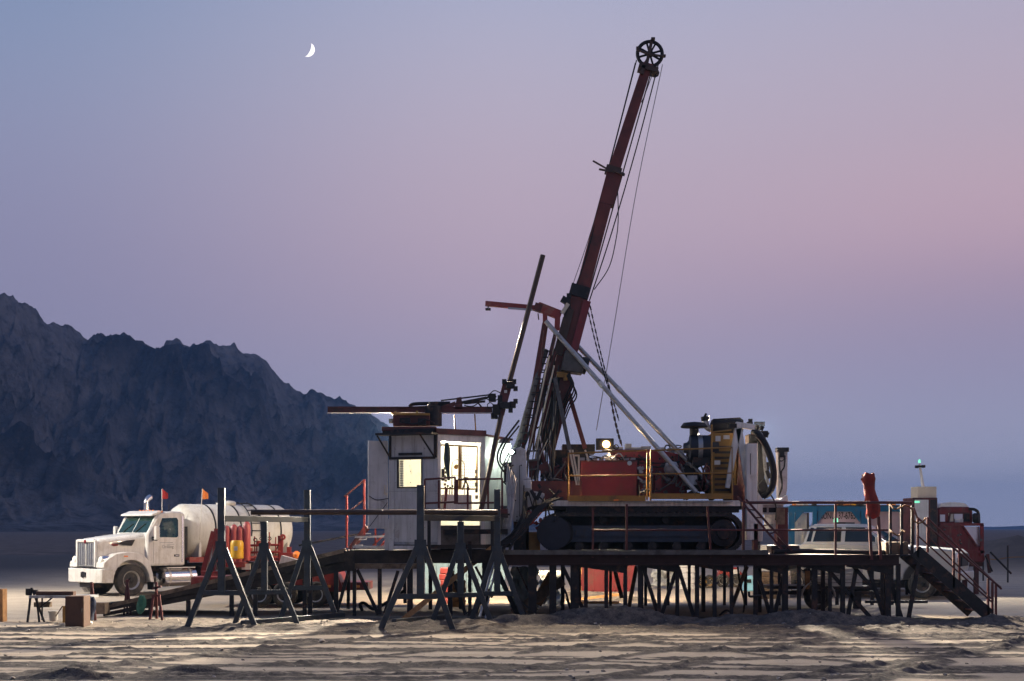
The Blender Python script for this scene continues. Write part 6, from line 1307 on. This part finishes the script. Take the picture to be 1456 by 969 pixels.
MB().lathe([(.02, 0), (.14, .0), (.17, .06), (.17, .2), (.02, .24)], X_(1383, 737, 47.5), (1, -.4, 0), 14).build('lamp_pod', m_dark, rm)
MB().bx(X_(1345, 0).x, X_(1400, 0).x, 47.6, 49, X_(0, 806).z, X_(0, 799).z).build('base', m_dred, rm)
for px, Y in ((1352, 47.7), (1392, 47.7), (1352, 48.9), (1392, 48.9)): x = X_(px, 0).x; MB().bx(x-.07, x+.07, Y-.07, Y+.07, -.02, X_(0, 800).z).build('leg', m_dred, rm)
MB().bar(X_(1404, 788, 47.4), X_(1407, 815, 47.4), .10, .06).build('side_prop', m_dred, rm)
mb = MB().tube(X_(1401, 790, 47.2), X_(1411, 813, 47.2), .03).tube(X_(1408, 785, 47.2), X_(1438, 816, 47.2), .035); mb.build('loose_pipe', m_dark, label='two dark pipes leaning to the ground right of red machine', cat='pipe')
for i, (x0, x1, y0, y1, m_, nm, lb, ct_) in enumerate(((1342, 1352, 803, 838, m_dark, 'jack_stand', 'dark jack stand under the red machine behind the stairs', 'jack stand'),)):
    q = P((x0+x1)/2, y1, 46.5); MB().bx(P(x0, 0, 46.5).x, P(x1, 0, 46.5).x, 46.4, 46.7, gz(q.x, 46.5)-.02, P(0, y0, 46.5).z).bx(P(x0-3, 0, 46.5).x, P(x1+3, 0, 46.5).x, 46.3, 46.8, gz(q.x, 46.5)-.02, gz(q.x, 46.5)+.06).build(nm, m_, label=lb, cat=ct_)
# stakes and rope at the far right
for i, (px, yt, Y, lb) in enumerate(((1433, 776, 58, 'thin dark stake standing before the sand pile at far right'), (1398, 790, 60, 'short dark stake just right of red machine'))):
    p = P(px, yt, Y); MB().tube((p.x, Y, gz(p.x, Y)-.2), p, .035, n=6).build('stake', m_dark, label=lb, cat='stake')
MB().curve([P(1398, 793, 60), P(1415, 796, 59), P(1433, 793, 58), P(1460, 792, 57)], .02, 5).build('barrier_rope', m_rope, label='thin yellowish barrier rope strung between the stakes at right', cat='rope')
# ================================================================ things behind and under the platform
YB_ = 50.5
def sitting(px, Y): x = P(px, 0, Y).x; return gz(x, Y)
sk = thing('skip_bin', 'red open steel bin on the sand seen under the platform', 'bin', (P(862, 0, 51).x, 51, 0))
z0 = sitting(862, 51); x0, x1 = P(820, 0, 50.3).x, P(905, 0, 50.3).x; zt = P(0, 799, 50.3).z
MB().prism([(x0+.05, z0), (x0, zt), (x1, zt), (x1-.25, z0)], 50.3, 50.36).prism([(x0+.05, z0), (x0, zt), (x1, zt), (x1-.25, z0)], 52.0, 52.06).bx(x0, x0+.06, 50.36, 52, z0, zt).bx(x1-.1, x1-.04, 50.36, 52, z0+.3, zt).bx(x0+.06, x1-.2, 50.36, 52, z0, z0+.08).build('shell', m_red, sk)
mb = MB()
for k in range(5): mb.bx(x0+.2+k*.38, x0+.27+k*.38, 50.25, 50.3, z0+.05, zt-.02)
mb.bx(x0-.03, x1+.03, 50.24, 50.3, zt-.1, zt); mb.build('rib', m_red, sk)
for i, (xa, xb, ya, yb, Y, m_, nm, lb, c_) in enumerate((
    (965, 988, 800, 826, 52, m_lgrey, 'concrete_block', 'grey concrete block lying on the sand behind the platform legs', 'block'),
    (1080, 1108, 813, 842, 44.5, m_wood, 'timber_crate', 'open slatted timber crate on the sand under the platform', 'crate'),
    (1108, 1124, 812, 846, 45.0, m_beige, 'cardboard_box', 'pale tall carton standing beside the timber crate', 'carton'),
    (640, 661, 826, 862, 39.6, m_plank, 'sack_stack', 'brown stacked sacks behind the legs under the cabin', 'sacks'),
    (625, 640, 808, 842, 41.5, m_pink, 'brick_pile', 'reddish carton stack behind the rack under the cabin', 'carton'),
    (820, 827, 802, 842, 45.5, m_plank, 'plank_stack', 'upright orange planks beside the red bin', 'planks'))):
    x0, x1 = P(xa, 0, Y).x, P(xb, 0, Y).x; z0 = sitting((xa+xb)/2, Y)-.02; zt = P(0, ya, Y).z
    mb = MB(); nl = max(2, int((zt-z0)/.17))
    for k in range(nl):
        j = rr_.uniform(-.02, .02); mb.bx(x0+j, x1+j, Y, Y+.55, z0+(zt-z0)*k/nl+.006, z0+(zt-z0)*(k+1)/nl)
    mb.build(nm, m_, label=lb, cat=c_, bevel=.02)
# boards lying on the sand
for i, (a, b_, Y, lb) in enumerate((((822, 846), (880, 848), 46.5, 'long board on the sand, farthest of three behind the platform'), ((822, 853), (884, 856), 43.5, 'long board on the sand, middle of three behind the platform'), ((824, 864), (880, 868), 41.5, 'long board on the sand, nearest of three behind the platform'))):
    p, q = P(*a, Y), P(*b_, Y-.2); p.z = gz(p.x, p.y)+.05; q.z = gz(q.x, q.y)+.05
    MB().bar(p, q, .22, .07, up=(0, 0, 1)).build('board', m_plank, label=lb, cat='board', group='boards on the sand behind the platform')
# pale crumpled tarpaulin hanging under the deck
def tarp(name, x0, x1, y0, y1, Y, m_, label, cat, amp=.12, seed=1):
    nx_, ny_ = 26, 22; xs_ = np.linspace(x0, x1, nx_); ys_ = np.linspace(y0, y1, ny_); A_, B_ = np.meshgrid(xs_, ys_)
    D = (ridged(A_*.09+seed, B_*.07, 4, 200+seed)-.5)*amp*2; Xg = (A_-CX)/FPX*Y; Zg = CAMZ-(B_-CY)/FPX*Y; Zg = np.maximum(Zg, .02); Yg = Y+D-(B_-y0)*.012
    ed = 1+.10*np.sin(B_*.4+seed); Xc = Xg.mean(); Xg = Xc+(Xg-Xc)*ed
    o = grid_mesh(name, Xg, Yg, Zg, m_); md = o.modifiers.new('thickness', 'SOLIDIFY'); md.thickness = .015; return tag(o, label, cat)
tarp('tarpaulin', 727, 764, 806, 862, 39.0, m_tarp, 'pale green tarpaulin hanging crumpled under the left end of platform', 'tarpaulin', .16, 3)
tarp('plastic_sheet', 766, 800, 812, 862, 41.6, m_tank, 'cream plastic sheet bunched under the platform beside the green tarpaulin', 'sheet', .16, 9)
tarp('cement_bag_heap', 925, 968, 806, 833, 53, m_grey, 'grey heap of rubble bags under the middle of the platform', 'rubble bags', .35, 14)
# leaning planks
MB().bar(P(700, 779, 36.2), P(566, 887, 34.2), .13, .06).build('leaning_plank', m_plank, label='long orange plank leaning from the deck down to the sand', cat='plank')
MB().bar(P(786, 818, 36.5), P(763, 858, 36.0), .28, .06).build('leaning_plank', m_plank, label='short wide orange plank leaning under the platform by the tarpaulin', cat='plank')
MB().bar(P(800, 826, 36.0), P(730, 872, 35.0), .24, .07).build('leaning_plank', m_wood, label='dark weathered plank sloping under the left end of the platform', cat='plank')
# small far items
bt = thing('blue_tote', 'small light blue crate on the sand under platform beside red tank', 'crate', (P(1065, 0, 50).x, 50, sitting(1065, 50)))
m_lblue = mat('light_blue_plastic', (.22, .50, .66), .5, 0, .1, 5, (.3, .3, .28), .3, 5)
q = sitting(1065, 50); MB().bx(P(1058, 0, 50).x, P(1072, 0, 50).x, 50, 50.4, q, P(0, 819, 50).z).build('tub', m_lblue, bt, bevel=.03); MB().bx(P(1062, 0, 50).x, P(1068, 0, 50).x, 49.97, 50, P(0, 829, 50).z, P(0, 824, 50).z).build('handle', m_dark, bt)
rt_ = thing('fuel_trailer', 'small red fuel trailer far behind the platform legs', 'trailer', (P(1042, 0, 54).x, 54, 0))
q = sitting(1042, 54)
MB().prism([XZ(1020, 829, 54), XZ(1022, 812, 54), XZ(1030, 807, 54), XZ(1048, 807, 54), XZ(1056, 816, 54), XZ(1056, 829, 54)], 54, 55.4).build('body', m_ttred, rt_, bevel=.03)
MB().bx(P(1040, 0, 53.9).x, P(1052, 0, 53.9).x, 53.96, 54, P(0, 818, 54).z, P(0, 810, 54).z).build('label_panel', m_white, rt_)
for px in (1028, 1048):
    rel = V((P(px, 0, 53.9).x, 53.95, q+.24))-rt_.location; wheel(rt_, rel.x, rel.y, rel.z, .26, .2, -1, lugs=5, hub=False)
yc = thing('yellow_wheel_cart', 'small cart with yellow wheel rims far under the platform', 'cart', (P(1003, 0, 53).x, 53, 0))
q = sitting(1003, 53)
for px in (998, 1008):
    rel = V((P(px, 0, 53).x, 52.9, q+.24))-yc.location; wheel(yc, rel.x, rel.y, rel.z, .25, .16, -1, rim=m_yel, lugs=5, hub=False)
MB().bx(P(992, 0, 53).x, P(1014, 0, 53).x, 53, 53.7, q+.3, q+.46).bar(P(1014, 818, 53.2), P(1020, 812, 53.2), .05).build('tray', m_grey, yc)
# pale blue-grey container seen through the gap below the cabin
gc = thing('site_container', 'blue grey ribbed container standing behind the cabin skid', 'container', (P(655, 0, 47).x, 48, 0))
x0, x1, q = P(604, 0, 47).x, P(718, 0, 47).x, sitting(655, 47)
m_bgrey = mat('blue_grey_paint', (.16, .25, .31), .5, 0, .12, 3, (.12, .11, .10), .3, 3)
MB().bx(x0, x1, 47.05, 49.2, q, P(0, 757, 47).z).build('shell', m_bgrey, gc)
mb = MB()
for k in range(14): xx = x0+.05+k*(x1-x0-.1)/13; mb.bx(xx-.04, xx+.04, 47.0, 47.05, q+.08, P(0, 758, 47).z)
mb.build('wall_rib', m_bgrey, gc)
# grey utility trailer under the right part of the deck
ut = thing('utility_trailer', 'grey utility trailer with one wheel parked under the platform', 'trailer', (P(1170, 0, 40).x, 40, 0))
Yu = 38.6
def U_(px, py, Y=Yu): return P(px, py, Y)
mb = MB()
for k in range(5): mb.bx(U_(1160, 0).x, U_(1226, 0).x, Yu, Yu+.03, U_(0, 834-5*k).z+.008, U_(0, 829.4-5*k).z)
mb.build('slatted_side', m_grey2, ut); MB().bx(U_(1095, 0).x, U_(1240, 0).x, Yu+.05, Yu+1.5, U_(0, 838).z, U_(0, 834).z).build('bed', m_dark, ut)
MB().bx(U_(1085, 0).x, U_(1255, 0).x, Yu+.1, Yu+.2, U_(0, 846).z, U_(0, 841).z).bx(U_(1240, 0).x, U_(1330, 0).x, Yu+.7, Yu+.8, U_(0, 860).z, U_(0, 856).z).build('chassis', m_dark, ut)
MB().bx(U_(1145, 0).x, U_(1151, 0).x, Yu-.05, Yu+.05, U_(0, 838).z, U_(0, 812).z).build('corner_post', m_plank, ut)
wc = U_(1163, 854); rel = wc-ut.location
wheel(ut, rel.x, rel.y+.05, .34, .36, .24, -1, lugs=5, hub=False)
mb = MB(); R0, R1 = .44, .47; pts_o = [(wc.x+R1*math.cos(a), .34+R1*math.sin(a)) for a in np.linspace(.05, math.pi-.05, 16)]; pts_i = [(wc.x+R0*math.cos(a), .34+R0*math.sin(a)) for a in np.linspace(math.pi-.05, .05, 16)]
mb.prism(pts_o+pts_i, Yu-.10, Yu+.22); mb.build('mudguard', m_grey2, ut)
MB().bx(U_(1216, 0).x, U_(1226, 0).x, Yu+.1, Yu+.3, .02, U_(0, 846).z).build('prop_leg', m_dark, ut)
# hose coil and loop hanging from the deck
MB().curve([P(1049, 806, 37), P(1052, 830, 37), P(1058, 855, 37), P(1056, 873, 37), P(1046, 878, 36.5), P(1034, 868, 36), P(1022, 876, 36)], .025, 6).build('hanging_hose', m_hose, label='black hose hanging under the deck in a loose loop', cat='hose')
MB().curve([P(1065, 842, 34.0), P(1066, 848, 33.95), P(1073, 848, 33.95), P(1082, 847, 34.0)], .03, 6).build('steel_hook', m_dark, label='short dark hook on a front platform leg', cat='hook')
MB().curve([P(515, 868, 36.8), P(512, 860, 36.9), P(518, 858, 37), P(530, 866, 37), P(545, 860, 37), P(575, 840, 37.5)], .045, 7).build('ground_hose', m_hose, label='dark hose looped on the sand under the entry deck', cat='hose')
MB().curve([P(806, 852, 37), P(812, 868, 36.5), P(802, 838, 37.5), P(798, 860, 36.8)], .03, 6).build('cable_loop', m_hose, label='dark cable loop hanging under the platform near tarpaulin', cat='cable')
# pale pipe leaning under the rack
mb = MB().tube(P(682, 878, 33.0), P(704, 790, 34.6), .03).tube(P(690, 880, 33.0), P(708, 786, 34.6), .02); mb.build('leaning_pipe', m_pipe, label='two thin pale pipes leaning against the deck by the rack', cat='pipe')
# ================================================================ left-hand work area
YW = 33.4
tb = thing('work_table', 'low folding work table with grey top on the left sand', 'table', (P(90, 0, YW).x, YW, 0))
def B_(px, py, Y=YW): return P(px, py, Y)
MB().bx(B_(47, 0).x, B_(134, 0).x, YW-.3, YW+.35, B_(0, 850).z, B_(0, 846.5).z).build('table_top', m_grey, tb)
MB().bar(B_(52, 848), B_(56, 886), .04).bar(B_(60, 849), B_(60, 882), .03).build('leg', m_dark, tb); MB().bar(B_(57, 864), B_(76, 849), .03).build('leg_brace', m_dark, tb); MB().bar(B_(130, 850), B_(131, 882), .04).build('leg', m_dark, tb)
MB().bx(B_(46, 0).x, B_(68, 0).x, YW+.1, YW+.3, B_(0, 864).z, B_(0, 857).z).build('side_tray', m_wood, tb)
m_ = MB().bx(B_(54, 0).x, B_(107, 0).x, YW-.15, YW+.05, B_(0, 846.5).z, B_(0, 841).z).build('timber_beam', m_card, label='dark brown timber beam lying on the work table', cat='timber')
for i, (a, b_, lb) in enumerate((((45, 836), (39, 886), 'thin dark steel stand at the left end of the table'),)):
    q = B_(*b_); MB().bar(B_(*a), (q.x, YW, gz(q.x, YW)-.02), .045).bar(B_(46, 838), (B_(57, 0).x, YW+.3, gz(B_(57, 0).x, YW+.3)), .04).box(B_(41, 842), (.12, .1, .16)).box(B_(51, 842), (.08, .1, .10)).build('tool_stand', m_dark, label=lb, cat='stand')
q = P(105, 893, 31.7)
bxo = thing('equipment_box', 'tall dark brown metal box standing on gravel beside the table', 'box', (q.x, 31.7, gz(q.x, 31.7)))
zz = bxo.location.z
MB().bx(P(92.5, 0, 31.7).x, P(119, 0, 31.7).x, 31.7, 32.2, zz-.03, P(0, 848, 31.7).z).build('shell', m_card, bxo, bevel=.012)
MB().bx(P(94, 0, 31.7).x, P(117.5, 0, 31.7).x, 31.685, 31.7, zz+.03, P(0, 850, 31.7).z).build('door', m_card, bxo); MB().box(P(116, 868, 31.67), (.02, .03, .10)).build('handle', m_dark, bxo)
# bucket with stick
q = P(76, 882, 33.9); q.z = gz(q.x, 33.9)
bk = MB().lathe([(.02, 0), (.09, .0), (.115, .22), (.125, .225), (.125, .25), (.10, .24), (.085, .03), (.02, .02)], q, (0, 0, 1), 20).build('bucket', m_grey2, label='dusty pale plastic bucket under the work table', cat='bucket')
MB().tube(P(77, 880, 33.85), P(89, 862, 33.8), .014, n=6).build('wooden_stick', m_wood, label='thin stick leaning out of the pale bucket', cat='stick')
q = P(91, 884, 33.3); MB().bx(P(88.5, 0, 33.3).x, P(94, 0, 33.3).x, 33.3, 33.6, gz(q.x, 33.3)-.02, P(0, 862, 33.3).z).build('yellow_case', m_yel, label='narrow yellow case half hidden behind the brown box', cat='case', bevel=.02)
# navy coverall hanging at the table end
pr = [(128, 849, .09, .08), (128, 856, .12, .10), (128, 866, .12, .10), (127, 874, .11, .09), (127, 882, .09, .08)]
rings = []
for i, (px, py, a_, b2) in enumerate(pr):
    c = P(px, py, 32.6); rings.append([c+V((a_*math.cos(2*math.pi*k/14)*(1+.22*math.sin(3*k+i)), b2*math.sin(2*math.pi*k/14)*(1+.2*math.cos(2*k+i)), .015*math.sin(k*2+i))) for k in range(14)])
MB().loft(rings).build('hanging_coverall', m_bcloth, label='dark navy cloth hanging from the right end of the table', cat='cloth', angle=60)
q = P(127.5, 888, 32.4); q.z = gz(q.x, 32.4); MB().lathe([(.02, 0), (.05, .0), (.055, .06), (.03, .09), (.01, .095)], q+V((0, 0, -.0)), (.2, -.1, 1), 12).build('white_jar', m_white, label='small white plastic jar on gravel below the navy cloth', cat='jar')
# red stand and sawhorses
def strut3(name, label, pts, m_, cat, Y, w_=.045, top=None):
    t = thing(name, label, cat, (P(pts[0][0][0], 0, Y).x, Y, 0))
    for (a, b_, dy) in pts:
        p, q = P(*a, Y), P(*b_, Y+dy); q.z = gz(q.x, q.y)-.02; MB().bar(p, q, w_).build('leg', m_, t)
    if top:
        for (a, b_) in top: MB().bar(P(*a, Y), P(*b_, Y), w_).build('crossbar', m_, t)
    return t
strut3('trestle_stand', 'dark red steel stand leaning beside the ramp foot', [((130, 828), (136, 878), 0), ((131, 830), (128, 872), .5)], m_dred, 'stand', 34.0, .055)
strut3('trestle_stand', 'dark red trestle standing upright before the ramp lower part', [((218, 848), (213, 880), -.1), ((226, 846), (231, 879), -.1), ((222, 830), (223, 868), .4)], m_dred, 'trestle', 34.4, .055, [((216, 848), (228, 847)), ((222, 828), (222, 848)), ((217, 837), (229, 834))])
strut3('tripod_stand', 'small dark red tripod stand in front of the truck wheel', [((181, 826), (176, 856), -.1), ((181, 826), (186, 856), -.1), ((181, 824), (181, 852), .3)], m_dred, 'tripod', 36.5, .045, [((178, 827), (184, 826))])
rings = []
for i, (px, py, r) in enumerate(((202, 847, .05), (202, 853, .09), (201, 861, .10), (200, 868, .09), (199, 873, .05))):
    c = P(px, py, 35.4); rings.append([c+V((r*math.cos(2*math.pi*k/12)*(1+.25*math.sin(2*k+i)), r*.5*math.sin(2*math.pi*k/12), .02*math.sin(k*3))) for k in range(12)])
MB().loft(rings).build('green_rag', m_gcloth, label='dark green rag hanging on the side of the ramp', cat='rag', angle=60)
# brown post at the picture's left edge
q = P(1, 882, 33.8); MB().bx(P(-6, 0, 33.8).x, P(4, 0, 33.8).x, 33.8, 34.1, gz(q.x, 33.8)-.05, P(0, 838, 33.8).z).build('timber_post', m_plank, label='short tan timber post at the left edge of the sand', cat='post', bevel=.015)
mb = MB().tube(P(120, 862, 35.5), P(170, 857, 36.0), .03).tube(P(150, 858, 36.5), P(215, 852, 37), .025); mb.build('ground_pipe', m_dark, label='thin dark pipes lying near the ramp foot below the truck', cat='pipe')
# loose stones on the pad
rk_ = random.Random(21); mb = MB()
for k in range(800):
    Y = 19.5+(rk_.random()**1.2)*16 if k < 800 else rk_.uniform(36, 60); hw = Y*.37
    if k % 3 == 0: Y = rk_.uniform(30.5, 34.5); hw = 12
    x = rk_.uniform(-hw, hw); r = rk_.choice((.012, .016, .02, .025, .03, .042))*(1 if rk_.random() < .93 else 1.7)
    mb.v += [V((x+r*rk_.uniform(.7, 1.3)*dx, Y+r*rk_.uniform(.7, 1.3)*dy, r*rk_.uniform(.5, 1.0)*dz)) for dx, dy, dz in ((1, 0, 0), (-.5, .87, 0), (-.5, -.87, 0), (.5, .6, .9), (-.7, .1, .9), (.4, -.7, .8))]
    o = len(mb.v)-6; mb.f += [(o, o+1, o+3), (o+1, o+4, o+3), (o+1, o+2, o+4), (o+2, o+5, o+4), (o+2, o, o+5), (o, o+3, o+5), (o+3, o+4, o+5)]
px_ = np.array([[v.x for v in mb.v[::6]]]); py_ = np.array([[v.y for v in mb.v[::6]]]); hz_ = ground_h(px_, py_)[0][0]
for k, v in enumerate(mb.v): v.z += hz_[k//6]-.004
m_stone = mat('loose_stone', (.26, .23, .195), .9, 0, .5, 3)
mb.build('loose_stones', m_stone, kind='stuff', angle=10)
# ================================================================ lamps
def lamp(name, kind, loc, energy, color, size=.1, target=None, spot=None, blend=.5):
    l = bpy.data.lights.new(name, kind); l.energy = energy; l.color = color
    if kind == 'AREA': l.size = size
    else: l.shadow_soft_size = size
    if kind == 'SPOT': l.spot_size = R(spot); l.spot_blend = blend
    o = bpy.data.objects.new(name, l); COL.objects.link(o); o.location = loc
    if target is not None: o.rotation_euler = (V(target)-V(loc)).to_track_quat('-Z', 'Y').to_euler()
    return o
WARM = (1, .72, .42); NEUT = (1, .86, .66)
NEAR = (1, .84, .64)
lamp('front_flood', 'SPOT', P(862, 631, 36.8), 2000, WARM, .10, (1.0, 22, 0), 140, .5)
JL = P(694, 441, 37.0)
lamp('jib_fill', 'SPOT', JL+V((0, -.06, -.06)), 7500, NEAR, .08, (0, 22.5, 0), 76, .6)  # added fill light for the middle foreground
lamp('left_fill', 'SPOT', (-3.22, 38.7, 5.02), 24000, NEAR, .10, (-6.5, 23, 0), 112, .8)  # added fill light for the left foreground
lamp('tail_fill', 'SPOT', (6.9, 39.5, 5.0), 27000, NEAR, .10, (6, 22, 0), 112, .8)  # added fill light for the right foreground
mf = thing('added_jib_lamp', 'added small hooded lamp hanging under the tip of the red jib arm', 'flood lamp', JL)  # hood and bracket added to house the fill light at the jib tip
MB().box(JL+V((0, .02, .02)), (.14, .14, .05)).build('hood', m_dark, mf); MB().bar(JL+V((0, .04, .03)), P(694, 433, 37.08), .03).build('bracket', m_dark, mf)
for (x, y, z, lb) in ((-3.22, 38.78, 5.06, 'added lamp on a thin post behind the driller cabin'), (6.9, 39.58, 5.04, 'added lamp on a thin post behind the rear jack column')):
    lpst = thing('added_lamp_post', lb, 'lamp post', (x, y, DZ)); MB().tube((x, y+.14, DZ), (x, y+.14, z), .03).build('pole', m_dark, lpst); MB().bx(x-.14, x+.14, y, y+.14, z+.02, z+.14).build('hood', m_dark, lpst)  # posts added to carry the two fill lights behind the rig
lamp('cool_flood', 'POINT', P(719, 645, 36.5), 28, (.8, 1, .9), .06)
ci = Matrix.Translation(cab.location) @ Matrix.Rotation(al, 4, 'Z')
lamp('cabin_lamp', 'POINT', ci @ V((-.25, 1.2, HT-.3)), 300, (1, .91, .70), .2)
lamp('mast_rear_fill', 'SPOT', (P(836, 0, 38).x, 38.1, 8.6), 13000, (1, .82, .58), .10, (.5, 49, 0), 74, .6)  # bare light added to brighten the ground behind the rig
lamp('lamp_glow', 'POINT', P(866, 646.5, 36.95), 40, WARM, .05)
lamp('rear_fill', 'SPOT', (3.2, 39.6, 4.0), 1800, WARM, .15, (2, 58, 0), 130, .6)  # added bare light without a fixture, for the sand behind the platform
lamp('rear_fill', 'SPOT', (P(640, 0, 39.5).x, 39.6, 4.2), 2200, WARM, .15, (-6, 56, 0), 165, .6)  # second bare light added, aimed towards the truck side
# second light tower: an unseen copy added to carry the light from the left
t2 = copy_tree(lt_); t2.location = (-22.4, 42, 0); t2['label'] = 'added unseen lighting tower shining over the truck from beyond left edge'
lamp('unseen_tower_flood', 'SPOT', (-22, 42, 9.5), 15000, (1, .91, .78), .2, (-10, 40, .0), 150, .7)  # light of the added tower, out of view

lamp('tower_head_fill', 'SPOT', W_(1311, 663.5, 46.85), 2400, (1, .93, .80), .08, (14.2, 40.5, 0), 92, .7)  # light added at the tower heads to brighten the right-hand sand
# ================================================================ evening haze: one box of even air round the whole scene
hz = MB().box((0, 4000, 98), (15000, 11000, 404)); m_haze = bpy.data.materials.new('evening_air'); m_haze.use_nodes = True
nt = m_haze.node_tree; nt.nodes.remove(nt.nodes['Principled BSDF']); pv = nt.nodes.new('ShaderNodeVolumePrincipled')
pv.inputs['Color'].default_value = (.30, .58, 1, 1); pv.inputs['Density'].default_value = .00012; pv.inputs['Anisotropy'].default_value = .2
nt.links.new(pv.outputs[0], nt.nodes['Material Output'].inputs['Volume'])
hzo = hz.build('haze', m_haze, kind='stuff'); hzo.visible_shadow = True
scene.cycles.volume_step_rate = 20
# ================================================================ shared groups of repeated things
GROUPS = {'pipe_rack': 'pipe racks standing before the cabin and ramp', 'flood_lamp': 'flood lamps on the drill rig', 'added_lamp_post': 'added lamp posts behind the rig', 'light_tower': 'mobile light towers around the pad',
          'leaning_plank': 'planks leaning under the platform', 'stake': 'stakes at the far right', 'trestle_stand': 'red steel stands by the ramp', 'steel_bar': 'loose steel bars at the left end of the platform',
          'cable': 'cables hanging below the platform', 'rope': 'orange ropes on the stair head railing'}
for o in scene.objects:
    if o.parent is None and 'label' in o and 'group' not in o:
        g = GROUPS.get(o.name.split('.')[0])
        if g: o['group'] = g
